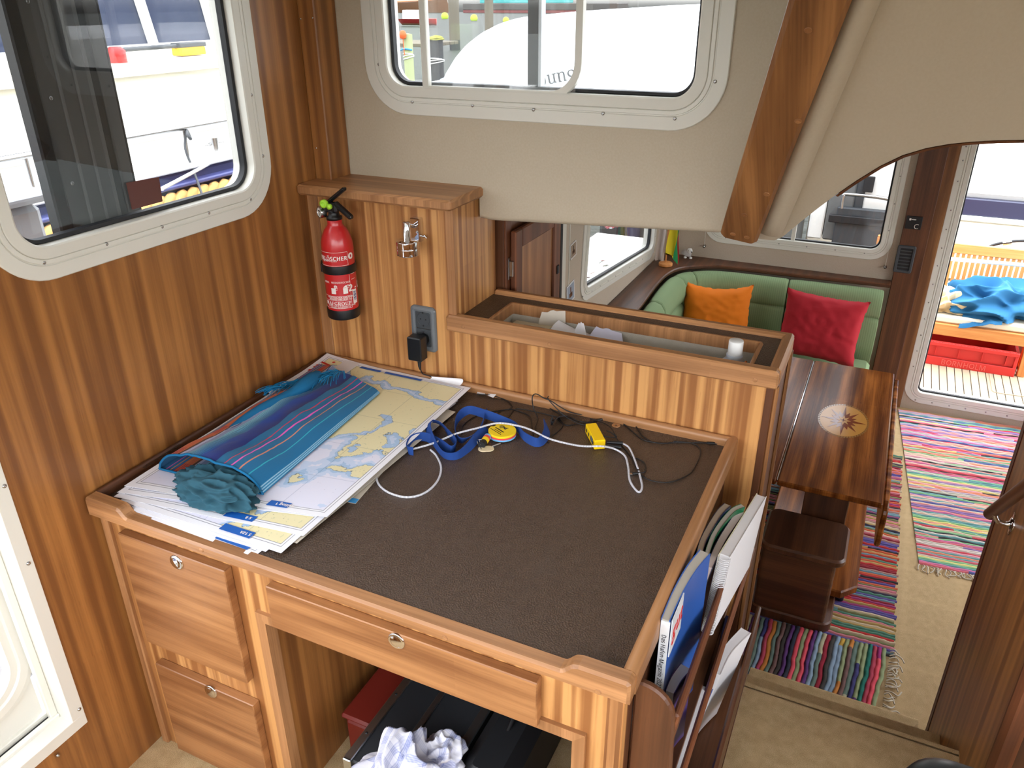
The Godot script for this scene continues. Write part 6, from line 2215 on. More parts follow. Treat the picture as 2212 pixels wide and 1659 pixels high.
# ---------- small things of the saloon
func make_saloon_things() -> void:
	# table flag
	var t := thing("table_flag", V(0.295, 0.23, -3.06), "small table flag in yellow green and red on a round wooden foot", "flag")
	var b := mb().at(V(0.295, 0.2305, -3.06)).lathe([Vector2(0, 0), Vector2(0.042, 0), Vector2(0.044, 0.004), Vector2(0.044, 0.018), Vector2(0.040, 0.022), Vector2(0, 0.022)], 28)
	obj("foot", b, M.teak, t)
	b = mb().tube([V(0.295, 0.245, -3.06), V(0.297, 0.60, -3.055)], 0.0045, 10)
	obj("pole", b, M.teak, t)
	for q in [[0.0, 0.60, "flag_yellow", rgb(228, 200, 40)], [0.60, 0.92, "flag_green", rgb(30, 140, 80)], [0.92, 1.0, "flag_red", rgb(150, 34, 30)]]:
		b = mb()
		var rows := []
		for i in 9:
			var r := []
			for j in 10:
				var u := lerpf(q[0], q[1], i / 8.0)
				var v := j / 9.0
				r.append(V(0.302 + u * 0.075 + 0.008 * sin(v * 6.0 + u * 9.0), 0.58 - v * 0.30 - u * 0.03 + (0.05 * (1 - u) if v > 0.9 else 0.0), -3.05 + 0.016 * sin(u * 7.0 + v * 1.5)))
			rows.append(r)
		b.grid(rows)
		obj("flag_cloth", b, mat(q[2], q[3], 0.9), t)
	b = mb()
	var rows := []
	for i in 7:
		var r := []
		for j in 10:
			var u := i / 6.0
			var v := j / 9.0
			r.append(V(0.288 - u * 0.055 + 0.006 * sin(v * 5.0), 0.58 - v * 0.32, -3.06 + 0.014 * sin(u * 8.0)))
		rows.append(r)
	b.grid(rows)
	obj("flag_cloth", b, mat("flag_pale", rgb(190, 176, 166), 0.9), t)
	# little white toy seal
	t = thing("toy_bird", V(0.376, 0.23, -3.285), "little white and grey toy bird on the ledge beside the flag", "toy")
	b = mb()
	crumple(b, V(0.372, 0.258, -3.28), 0.034, 0.030, 0.026, 3, 0.05, 1.0, Basis(Vector3.BACK, -0.3), 20)
	obj("body", b, mat("plush_grey", rgb(176, 170, 166), 0.95), t)
	b = mb().at(V(0.396, 0.283, -3.272)).lathe([Vector2(0, -0.02), Vector2(0.013, -0.015), Vector2(0.019, 0.0), Vector2(0.013, 0.015), Vector2(0, 0.019)], 18)
	for s in [-1, 1]:
		b.at(V(0.390 + s * 0.018, 0.238, -3.262)).lathe([Vector2(0, -0.007), Vector2(0.010, -0.003), Vector2(0.011, 0.004), Vector2(0, 0.012)], 12)
	obj("head", b, mat("plush_white", rgb(232, 230, 226), 0.95), t)
	b = mb()
	for s in [-1, 1]:
		b.at(V(0.400 + s * 0.009, 0.288, -3.255)).lathe([Vector2(0, -0.003), Vector2(0.003, 0), Vector2(0, 0.003)], 8)
	b.at(V(0.412, 0.280, -3.258)).lathe([Vector2(0, -0.005), Vector2(0.005, 0), Vector2(0, 0.005)], 8)
	obj("face_marks", b, M.rubber, t)
	# pictures on the side panel
	for q in [[1238, 540, 0.075, 0.075, "tiny framed picture of a ship on the saloon side wall", rgb(150, 130, 110)], [1232, 632, 0.10, 0.10, "small postcard of a coast taped below the ship picture", rgb(150, 160, 176)]]:
		var p := on(q[0], q[1], 0, 0.192)
		t = thing("wall_picture", p, q[4], "picture")
		b = mb().at(p, LEFT_WALL * Basis(Vector3.BACK, 0.12)).box(V(0, 0, 0.001), V(q[2], q[3], 0.002), 0.0)
		obj("card", b, M.plain_paper, t)
		b = mb().at(p, LEFT_WALL * Basis(Vector3.BACK, 0.12)).box(V(0, 0, 0.0022), V(q[2] * 0.86, q[3] * 0.86, 0.0006), 0.0)
		obj("image", b, mat("picture_tone_%d" % int(q[1]), q[5], 0.5), t)
		b = mb().at(p, LEFT_WALL * Basis(Vector3.BACK, 0.12)).box(V(0, -q[3] * 0.12, 0.0028), V(q[2] * 0.4, q[3] * 0.22, 0.0004), 0.0).box(V(0.0, q[3] * 0.1, 0.0028), V(q[2] * 0.12, q[3] * 0.4, 0.0004), 0.0)
		obj("image_shape", b, M.dark_wood, t)
	# aluminium strip and panel joint left of the window
	var s0 := on(1206, 560, 0, 0.19)
	b = mb().bb(V(0.19, 0.24, s0.z - 0.035), V(0.215, 1.35, s0.z + 0.035), 0.004)
	one("trim_6", b, M.white_frame, "white aluminium strip beside the wooden locker in the saloon", "trim", "", "structure")
	b = mb().bb(V(0.19, 0.24, s0.z + 0.035), V(0.225, 1.35, s0.z + 0.06), 0.002)
	one("trim_7", b, M.rubber, "narrow black seal beside the white aluminium strip", "trim", "", "structure")
	var s1 := on(1229, 560, 0, 0.19)
	b = mb().bb(V(0.19, 0.24, s1.z - 0.004), V(0.1925, 1.35, s1.z + 0.004), 0.001)
	one("trim_8", b, M.white_frame, "thin pale joint strip in the saloon side wall", "trim", "", "structure")
	# hooks for the window blind
	for q in [[1522, 531], [1912, 576]]:
		var p := on(q[0], q[1], 2, -3.345)
		t = thing("blind_hook", p, "small metal blind hook with a cord %s" % ("beside the toy bird" if q[0] < 1600 else "beside the wooden post"), "hook")
		b = mb().at(p, Basis(Vector3.RIGHT, PI / 2)).lathe([Vector2(0, -0.006), Vector2(0.010, -0.006), Vector2(0.010, 0.0), Vector2(0.005, 0.004), Vector2(0.005, 0.018), Vector2(0.009, 0.020), Vector2(0, 0.024)], 14)
		obj("knob", b, M.steel, t)
		b = mb().tube([p + V(0, 0, 0.012), p + V(0.0, 0.5, 0.012)], 0.0012, 5)
		obj("cord", b, M.white_frame, t)
	# control and vent on the post
	var c := on(1974, 481, 2, -3.31)
	t = thing("heater_control", c - V(0, 0.03, 0), "small black heater control with a white ring on the post", "control")
	b = mb().box(c, V(0.085, 0.075, 0.012), 0.002)
	obj("case", b, M.black_plastic, t)
	b = mb()
	var ring := []
	for k in 15:
		var a := 0.9 + (TAU - 1.8) * k / 14
		ring.append(c + V(0.020 + cos(a) * 0.013, -0.020 + sin(a) * 0.013, 0.0065))
	b.tube(ring, 0.0018, 5)
	obj("dial_ring", b, M.print_white, t)
	b = mb().box(c + V(-0.022, 0.019, 0.0065), V(0.010, 0.012, 0.001), 0.0).box(c + V(-0.003, 0.019, 0.0065), V(0.024, 0.005, 0.001), 0.0)
	obj("printed_mark", b, M.print_white, t)
	c = on(1954, 560, 2, -3.31)
	t = thing("air_vent", c - V(0, 0.08, 0), "dark grey framed air vent on the reddish post", "vent")
	b = mb().at(c)
	frame_ring(b, 0.10, 0.165, 0.012, [[0.0, -0.008], [0.0, 0.006], [0.004, 0.010], [0.014, 0.010], [0.018, 0.002]], 5)
	obj("frame", b, M.anthracite_flat, t)
	b = mb().box(c, V(0.068, 0.132, 0.004), 0.0)
	obj("grille", b, M.rubber, t)
	for k in 6:
		b = mb().at(c + V(0, -0.05 + k * 0.02, 0.002), Basis(Vector3.RIGHT, 0.5)).box(V(0, 0, 0), V(0.064, 0.010, 0.003), 0.001)
		obj("slat", b, M.anthracite_flat, t)
	# card stuck to the big window
	var q := [on(272, 395, 0, -0.02), on(285, 453, 0, -0.02), on(351, 435, 0, -0.02), on(343, 382, 0, -0.02)]
	b = mb()
	for s in 2:
		var r := q.duplicate()
		if s == 1:
			r.reverse()
		for k in 4:
			r[k] += V(0.0006 if s == 0 else 0.0, 0, 0)
		b.poly(r)
	one("window_card", b, mat("card_brown", rgb(96, 52, 46), 0.25), "small brown picture card stuck to the large window", "card")
	# helm seat
	t = thing("helm_chair", V(2.0, 0, 0.8), "black leather helm chair with stitched seams beside the steps", "chair")
	b = mb().at(V(2.0, 0.455, 0.79), Basis(Vector3.RIGHT, -PI / 2)).prism(rrect(0.54, 0.54, 0.09, 8), -0.055, 0.055, 0.0, true)
	b = mb()
	var rws := []
	for pr in [[-0.02, -0.055], [0.0, -0.05], [0.006, -0.03], [0.006, 0.01], [-0.002, 0.032], [-0.016, 0.046], [-0.04, 0.053], [-0.12, 0.056], [-0.26, 0.057]]:
		var r := []
		for p in rrect(0.54 + 2 * pr[0], 0.54 + 2 * pr[0], maxf(0.085 + pr[0], 0.004), 8):
			r.append(V(2.0 + p.x, 0.455 + pr[1], 0.79 - p.y))
		rws.append(r)
	b.grid(rws, true, false)
	obj("cushion", b, mat("black_leather", rgb(38, 44, 46), 0.35), t)
	for k in [0.035, 0.055]:
		b = mb().tube(smooth([V(1.728 + k, 0.43, 0.55 + 0.02), V(1.74 + k, 0.48, 0.552), V(1.76 + k, 0.509, 0.60), V(1.765 + k, 0.5125, 0.75), V(1.765 + k, 0.5125, 0.95)], 4), 0.0014, 5)
		obj("seam", b, M.rubber, t)
	b = mb().at(V(2.0, 0, 0.79)).lathe([Vector2(0, 0), Vector2(0.16, 0), Vector2(0.15, 0.02), Vector2(0.045, 0.04), Vector2(0.04, 0.40), Vector2(0, 0.40)], 28)
	obj("pedestal", b, M.alu, t)

# ---------- outside: cockpit, neighbouring boats, harbour
const WATER := -0.8

func rope(b: MB, a: Vector3, c: Vector3, r: float, pitch: float) -> void:
	var L := a.distance_to(c)
	var d := (c - a) / L
	var u := d.cross(Vector3.UP).normalized()
	var w := u.cross(d)
	var n := int(L / pitch * 8)
	for s in 3:
		var path := []
		for i in n + 1:
			var ang := TAU * (float(i) / 8.0 + s / 3.0)
			path.append(a.lerp(c, float(i) / n) + (u * cos(ang) + w * sin(ang)) * r * 0.5)
		b.tube(path, r * 0.56, 7)

func make_cockpit() -> void:
	var t := thing("cockpit_deck", V(2.25, -0.56, -4.2), "pale teak deck planks with black seams behind the cockpit door", "deck")
	var b := mb().bb(V(1.3, -0.56, -6.0), V(3.3, -0.506, -3.41), 0.0)
	obj("caulking", b, M.rubber, t)
	var x := 1.432
	var pm := [mat("plank_a", rgb(172, 154, 128), 0.8), mat("plank_b", rgb(164, 146, 121), 0.8), mat("plank_c", rgb(178, 160, 134), 0.8)]
	var k := 0
	while x < 3.2:
		obj("plank", mb(2).bb(V(x + 0.0025, -0.51, -5.95), V(x + 0.0445, -0.5, -3.42), 0.0008), pm[k % 3], t)
		x += 0.047
		k += 1
	# hatch edge in the deck
	b = mb()
	var h := [on(2138, 808, 1, -0.499), on(2143, 838, 1, -0.499), on(2152, 848, 1, -0.499), on(2215, 857, 1, -0.499)]
	b.tube(smooth(h, 4), 0.004, 6)
	obj("hatch_edge", b, pm[0], t)
	# sill just outside the door
	b = mb().bb(V(1.85, -0.56, -3.45), V(2.68, -0.478, -3.40), 0.004)
	one("trim_9", b, M.white_paint, "white sill of the cockpit door", "trim", "", "structure")
	# bench
	t = thing("cockpit_bench", V(2.3, -0.5, -4.2), "varnished slatted cockpit bench behind the open door", "bench")
	b = mb(0).bb(V(1.5, -0.285, -3.955), V(2.56, -0.205, -3.93), 0.003)
	obj("seat_front", b, M.teak, t)
	b = mb(0).bb(V(1.5, -0.225, -4.48), V(2.56, -0.205, -3.955), 0.002)
	obj("seat_board", b, M.teak, t)
	for q in [1.52, 2.53]:
		b = mb().bb(V(q - 0.022, -0.5, -3.975), V(q + 0.022, -0.205, -3.935), 0.003)
		obj("leg", b, M.teak, t)
		b = mb().bb(V(q - 0.022, -0.5, -4.53), V(q + 0.022, 0.19, -4.49), 0.003)
		obj("leg", b, M.teak, t)
	b = mb(0).bb(V(1.5, 0.135, -4.53), V(2.56, 0.205, -4.495), 0.004)
	obj("top_rail", b, M.teak, t)
	b = mb(0).bb(V(1.5, -0.19, -4.53), V(2.56, -0.14, -4.495), 0.004)
	obj("lower_rail", b, M.teak, t)
	for i in 30:
		b = mb().bb(V(1.515 + i * 0.0345, -0.15, -4.522), V(1.536 + i * 0.0345, 0.14, -4.503), 0.001)
		obj("slat", b, M.teak, t)
	b = mb().at(V(2.03, -0.178, -4.21), Basis(Vector3.RIGHT, -PI / 2)).prism(rrect(1.04, 0.52, 0.03, 4), -0.026, 0.026, 0.012, true)
	one("bench_cushion", b, mat("cream_fabric", rgb(232, 224, 204), 0.9), "cream seat cushion on the slatted cockpit bench", "cushion")
	b = mb()
	crumple(b, V(2.36, -0.14, -4.22), 0.36, 0.15, 0.22, 71, 0.6, 0.8, Basis(Vector3.UP, 0.1), 70, true)
	one("blue_cloth", b, mat("cloth_blue", rgb(30, 98, 142), 0.9), "crumpled blue cloth heaped on the cockpit bench", "cloth")
	b = mb()
	var f := [on(2077, 697, 2, -3.92), on(2110, 660, 2, -3.95), on(2140, 640, 1, -0.13)]
	var g := V(2.12, -0.15, -3.935)
	sheet(b, [V(2.10, -0.222, -3.922), V(2.34, -0.150, -3.92), V(2.36, -0.10, -4.05), V(2.12, -0.12, -4.02)], 21, 0.02, [0, 0, 0, 0], 0.002, 14)
	one("blue_cloth", b, M.cloth_blue, "corner of blue cloth hanging over the bench cushion edge", "cloth")
	b = mb()
	crumple(b, V(1.985, -0.145, -4.10), 0.16, 0.11, 0.12, 75, 0.5, 0.9, Basis(), 56, true)
	one("cream_blanket", b, mat("blanket", rgb(214, 190, 148), 0.95), "crumpled cream blanket beside the blue cloth on the bench", "blanket")
	# red crate
	t = thing("plastic_crate", V(2.15, -0.5, -4.1), "red plastic crate with raised lettering below the cockpit bench", "crate")
	var rm := mat("crate_red", rgb(206, 44, 40), 0.5)
	b = mb().bb(V(1.72, -0.5, -3.927), V(2.49, -0.44, -3.915), 0.002).bb(V(1.72, -0.44, -3.943), V(2.49, -0.36, -3.935), 0.001).bb(V(1.72, -0.36, -3.945), V(2.49, -0.332, -3.913), 0.003)
	b.bb(V(2.47, -0.5, -4.35), V(2.49, -0.332, -3.92), 0.002).bb(V(1.72, -0.5, -4.35), V(1.74, -0.332, -3.92), 0.002).bb(V(1.72, -0.5, -4.36), V(2.49, -0.332, -4.345), 0.002).bb(V(1.72, -0.5, -4.35), V(2.49, -0.488, -3.92), 0.001)
	obj("body", b, rm, t)
	for q in [1.86, 2.0, 2.14, 2.28, 2.42]:
		b = mb()
		b.poly([V(q, -0.36, -3.914), V(q, -0.36, -3.936), V(q, -0.425, -3.936)])
		b.bb(V(q, -0.43, -3.936), V(q + 0.004, -0.36, -3.918), 0.0)
		obj("rib", b, rm, t)
	for i in 40:
		b = mb().bb(V(1.725 + i * 0.019, -0.332, -3.922), V(1.732 + i * 0.019, -0.328, -3.914), 0.0005)
		obj("rim_tooth", b, mat("crate_rim", rgb(186, 60, 54), 0.6) if i == 0 else M.crate_rim, t)
	b = mb().at(V(2.185, -0.471, -3.9148)).add(text_mesh("BORNHOLM", 0.036, 0.003))
	obj("raised_lettering", b, mat("crate_pale", rgb(214, 92, 84), 0.5), t)
	b = mb().bb(V(2.52, -0.5, -4.4), V(2.75, -0.28, -4.05), 0.02)
	one("orange_box", b, mat("orange_plastic", rgb(236, 120, 20), 0.4), "bright orange box beside the red crate", "box")
	# white guard rail, hose fitting
	b = mb().tube([V(1.5, 0.10, -4.40), V(3.1, 0.155, -4.38)], 0.014, 10)
	one("guard_rail", b, M.white_paint, "white round guard rail in front of the slatted backrest", "rail")
	t = thing("shore_cable", V(2.35, 0.22, -4.6), "black shore power cable with a silver collar above the bench", "cable")
	var a := on(2150, 528, 2, -4.56)
	var c := on(2215, 520, 2, -4.56)
	b = mb().tube(smooth([a + V(-0.06, -0.05, 0), a, c, c + V(0.4, 0.02, 0)], 5), 0.010, 10)
	obj("cord", b, M.rubber, t)
	b = mb().tube([a.lerp(c, 0.25), a.lerp(c, 0.55)], 0.017, 14)
	obj("collar", b, M.chrome, t)
	# white hull beyond
	t = thing("moored_yacht", V(2.5, WATER, -7.5), "white yacht with a broad navy stripe moored behind the cockpit", "boat")
	b = mb().bb(V(0.8, WATER, -9.5), V(7.0, -0.19, -7.0), 0.02)
	obj("lower_hull", b, mat("hull_cream", rgb(226, 214, 192), 0.35), t)
	b = mb().bb(V(0.8, -0.19, -9.5), V(7.0, -0.14, -6.97), 0.015)
	obj("rub_rail", b, M.white_paint, t)
	b = mb().bb(V(0.8, -0.14, -9.5), V(7.0, 0.025, -7.0), 0.01)
	obj("stripe", b, mat("navy_paint", rgb(34, 36, 62), 0.3), t)
	b = mb().bb(V(0.8, 0.025, -9.5), V(7.0, 1.3, -7.02), 0.05)
	obj("topsides", b, M.white_paint, t)
	# grey wheelhouse of another boat, seen through the saloon's end window
	t = thing("moored_workboat", V(0.8, WATER, -5.2), "grey workboat with a steel loop rail behind the saloon end window", "boat")
	b = mb().bb(V(-0.8, WATER, -7.2), V(0.75, 0.3, -4.9), 0.03)
	obj("hull", b, mat("hull_dark", rgb(60, 64, 68), 0.5), t)
	var z := -5.0
	for q in [[1756, 1788, "white_paint"], [1790, 1846, "door_grey"], [1846, 1866, "anthracite_flat"], [1866, 1960, "white_paint"]]:
		var l := on(q[0], 430, 2, z)
		var r := on(q[1], 430, 2, z)
		b = mb().bb(V(l.x, 0.0, z - 0.2), V(r.x, 1.6, z), 0.01)
		obj("wall_panel", b, M[q[2]], t)
	var w0 := on(1810, 445, 2, z + 0.02)
	var w1 := on(1925, 520, 2, z + 0.02)
	b = mb().bb(V(w0.x, w1.y - 0.4, z), V(w1.x + 0.2, w0.y, z + 0.05), 0.01)
	obj("bulwark", b, M.hull_dark, t)
	b = mb().bb(V(w0.x - 0.05, w0.y - 0.12, z + 0.05), V(w1.x + 0.2, w0.y - 0.06, z + 0.08), 0.005)
	obj("rub_rail", b, M.rubber, t)
	var lp := []
	for q in [[1818, 450], [1822, 425], [1835, 420], [1925, 432], [1930, 455]]:
		lp.append(on(q[0], q[1], 2, z + 0.1))
	b = mb().tube(smooth(lp, 5), 0.014, 8)
	obj("loop_rail", b, M.steel, t)
	var bs := on(1877, 398, 2, z + 0.02)
	b = mb().box(bs, V(0.075, 0.12, 0.02), 0.004)
	obj("instrument", b, M.rubber, t)

func make_left_neighbour() -> void:
	var X := -1.6
	var yr := on(424, 420, 0, X).y
	var yn := on(415, 360, 0, X).y
	var t := thing("moored_cruiser", V(X - 1.2, WATER, 0), "white motor cruiser with navy hull and rope fender alongside the large window", "boat")
	var b := mb().bb(V(-5.0, WATER, -3.9), V(X - 0.03, yn - 0.01, 5.0), 0.02)
	obj("hull", b, mat("hull_navy", rgb(44, 50, 92), 0.35), t)
	b = mb().bb(V(X - 0.05, yr + 0.055, -3.9), V(X + 0.03, yr + 0.075, 5.0), 0.006)
	obj("rub_strip", b, mat("strip_blue", rgb(70, 76, 130), 0.4), t)
	b = mb()
	rope(b, V(X + 0.02, yr, -3.0), V(X + 0.02, yr, 2.4), 0.045, 0.21)
	obj("rope_fender", b, mat("rope_tan", rgb(216, 166, 100), 0.9), t)
	b = mb().bb(V(-5.0, yn - 0.012, -3.9), V(X + 0.0, yn + 0.012, 5.0), 0.006)
	obj("deck_edge", b, M.white_paint, t)
	# guard rail
	var yt := on(400, 275, 0, X - 0.1).y
	var rail := mb().tube([V(X - 0.1, yt, -3.8), V(X - 0.1, yt, 4.0)], 0.014, 8)
	obj("guard_rail", rail, M.steel, t)
	for q in [[404, 330], [527, 300], [70, 400]]:
		var p := on(q[0], q[1], 0, X - 0.1)
		b = mb().tube([V(X - 0.1, yn, p.z), V(X - 0.1, yt, p.z)], 0.011, 8)
		obj("stanchion", b, M.steel, t)
	# cleat and mooring line
	var c := on(466, 335, 0, X - 0.12)
	b = mb().tube([V(c.x, yn, c.z), V(c.x, yn + 0.09, c.z)], 0.025, 10).tube([V(c.x, yn + 0.06, c.z - 0.07), V(c.x, yn + 0.06, c.z + 0.07)], 0.008, 8)
	obj("bollard", b, M.steel, t)
	var l0 := on(404, 282, 0, X - 0.09)
	b = mb().tube(smooth([l0, on(400, 320, 0, X - 0.06), on(418, 368, 0, X), on(440, 430, 0, X + 0.3)], 5), 0.006, 6).tube(smooth([l0, on(412, 300, 0, X - 0.05), on(405, 292, 0, X - 0.05), l0], 4), 0.008, 6)
	obj("cord", b, M.anthracite_flat, t)
	b = mb().tube([on(455, 352, 0, X - 0.05), on(350, 408, 0, X + 0.5)], 0.008, 6)
	obj("mooring_line", b, M.white_paint, t)
	# superstructure
	var yc := on(370, 150, 0, -2.3).y
	b = mb().bb(V(-4.8, yn, -3.2), V(-2.3, yc, 3.4), 0.05)
	obj("cabin", b, mat("gelcoat", rgb(232, 230, 222), 0.4), t)
	b = mb().bb(V(-4.9, yc - 0.01, -3.3), V(-2.22, yc + 0.05, 3.5), 0.02)
	obj("cabin_roof", b, mat("gelcoat_cream", rgb(230, 224, 204), 0.45), t)
	for q in [[430, 255], [560, 330]]:
		pass
	var wz := on(300, 70, 0, -3.0)
	b = mb().bb(V(-3.3, yc + 0.05, -3.2), V(-3.02, yc + 1.2, 1.2), 0.01)
	obj("windscreen_glass", b, mat("dark_glass", rgb(54, 62, 84), 0.08), t)
	b = mb()
	for q in [300, 440, 180]:
		var p := on(q, 60, 0, -3.0)
		b.at(V(-3.0, yc + 0.6, p.z), Basis(Vector3.RIGHT, 0.18)).box(V(0, 0, 0), V(0.05, 1.3, 0.06), 0.01)
	b.xf = Transform3D()
	b.bb(V(-3.05, yc + 0.04, -3.2), V(-2.97, yc + 0.10, 1.2), 0.01)
	obj("windscreen_frame", b, M.white_paint, t)
	var p := on(247, 98, 0, -2.4)
	b = mb().at(V(-2.4, yc + 0.05, p.z)).lathe([Vector2(0, 0), Vector2(0.05, 0), Vector2(0.05, 0.06), Vector2(0.03, 0.08), Vector2(0, 0.08)], 14)
	obj("port_lamp", b, mat("lamp_red", rgb(190, 40, 40), 0.3), t)
	# brush on the neighbour's roof
	p = on(410, 105, 0, -2.45)
	t = thing("deck_brush", V(-2.45, yc + 0.05, p.z), "yellow bristled deck brush lying on the white cruiser's roof", "brush")
	b = mb().bb(V(-2.5, yc + 0.055, p.z - 0.10), V(-2.42, yc + 0.10, p.z + 0.10), 0.006)
	obj("bristles", b, mat("bristle_yellow", rgb(244, 190, 30), 0.8), t)
	b = mb().tube([V(-2.46, yc + 0.11, p.z), V(-2.42, yc + 0.11, p.z + 0.9)], 0.012, 8).bb(V(-2.5, yc + 0.10, p.z - 0.11), V(-2.42, yc + 0.125, p.z + 0.10), 0.004)
	obj("handle", b, M.anthracite_flat, t)
	# own side deck with what lies on it
	t = thing("side_deck", V(-0.4, 0, 0.5), "white side deck of the own boat outside the sliding door", "deck")
	b = mb().bb(V(-0.75, -0.6, -3.6), V(-0.11, 0.10, 4.0), 0.01)
	obj("deck", b, mat("deck_white", rgb(216, 220, 222), 0.6), t)
	b = mb().bb(V(-0.77, 0.10, -3.6), V(-0.70, 0.20, 4.0), 0.01)
	obj("toe_rail", b, M.white_frame, t)
	b = mb().bb(V(-0.80, 0.02, -3.6), V(-0.75, 0.09, 4.0), 0.015)
	obj("rubbing_strake", b, M.rubber, t)
	b = mb().tube([V(-0.72, 0.18, 1.55), V(-0.70, 0.75, 1.55)], 0.014, 8).tube([V(-0.70, 0.75, -1.0), V(-0.70, 0.75, 3.5)], 0.014, 8).tube([V(-0.72, 0.45, 3.0), V(-0.72, 0.40, 0.9)], 0.018, 8)
	obj("stanchion", b, M.steel, t)
	t = thing("deck_locker", V(-0.5, 0.1, 0.75), "grey white plastic locker on the side deck outside the window", "locker")
	var q0 := on(62, 430, 0, -0.45)
	b = mb().bb(V(-0.66, 0.10, q0.z), V(-0.40, q0.y, q0.z + 0.5), 0.02)
	obj("body", b, mat("locker_grey", rgb(196, 204, 212), 0.5), t)
	b = mb().bb(V(-0.68, q0.y, q0.z - 0.02), V(-0.38, q0.y + 0.03, q0.z + 0.52), 0.012)
	obj("lid", b, M.locker_grey, t)
	b = mb()
	rng.seed = 9
	var oc := on(8, 1310, 0, -0.55)
	for k in 9:
		var ring := []
		for i in 25:
			var a := TAU * i / 24
			ring.append(V(-0.55 + cos(a) * 0.10, oc.y - 0.06 + sin(a) * 0.12 + k * 0.004, oc.z + 0.02 + k * 0.022 + sin(a * 2 + k) * 0.01))
		b.tube(ring, 0.011, 7, false)
	one("orange_rope", b, mat("rope_orange", rgb(246, 110, 30), 0.85), "orange rope coil hanging outside the sliding door", "rope")
	# ledge outside the saloon side window with two round vents
	t = thing("cabin_ledge", V(0.0, 0.3, -2.2), "white ledge with two round deck vents outside the saloon side window", "deck")
	b = mb().bb(V(-0.30, 0.10, -3.4), V(0.135, 0.30, -0.3), 0.01)
	obj("ledge", b, M.white_paint, t)
	for q in [[1296, 568], [1272, 592]]:
		p = on(q[0], q[1], 1, 0.305)
		b = mb().at(V(clampf(p.x, -0.2, 0.08), 0.30, p.z)).lathe([Vector2(0, 0.012), Vector2(0.04, 0.012), Vector2(0.055, 0.004), Vector2(0.062, 0.0)], 20)
		obj("vent_cap", b, M.chrome, t)
	b = mb()
	var r0 := V(-0.26, 0.36, -0.6)
	rope(b, V(-0.30, 0.34, -1.2), V(-0.30, 0.42, -4.0), 0.012, 0.06)
	one("guard_rope", b, M.white_paint, "white twisted rope along the edge of the cabin ledge", "rope")
	p = on(1318, 545, 0, -0.25)
	var pt := on(1305, 480, 0, -0.25)
	b = mb().tube([V(-0.25, 0.30, p.z), V(-0.25, pt.y + 0.5, pt.z + 0.15)], 0.022, 10)
	one("steel_pole", b, M.steel, "stainless steel pole outside the saloon side window", "pole")
	b = mb()
	crumple(b, V(-0.25, 0.305, p.z - 0.12), 0.06, 0.06, 0.16, 91, 0.5, 1.2, Basis(), 30, true)
	one("pink_cloth", b, mat("cloth_pink", rgb(232, 130, 140), 0.9), "pink cloth tied at the foot of the steel pole", "cloth")
	b = mb()
	var s0 := on(1335, 490, 0, -0.4)
	var s1 := on(1400, 550, 0, -0.4)
	b.poly([V(-0.4, s0.y + 0.3, s0.z - 0.1), V(-0.4, s1.y - 0.1, s0.z - 0.3), V(-0.45, s1.y - 0.1, s1.z - 0.8), V(-0.45, s0.y + 0.3, s1.z - 0.8)])
	b.poly([V(-0.46, s0.y + 0.3, s1.z - 0.8), V(-0.46, s1.y - 0.1, s1.z - 0.8), V(-0.41, s1.y - 0.1, s0.z - 0.3), V(-0.41, s0.y + 0.3, s0.z - 0.1)])
	one("spray_cloth", b, mat("canvas_navy", rgb(40, 44, 84), 0.8), "navy canvas spray cloth outside the saloon side window", "cloth")

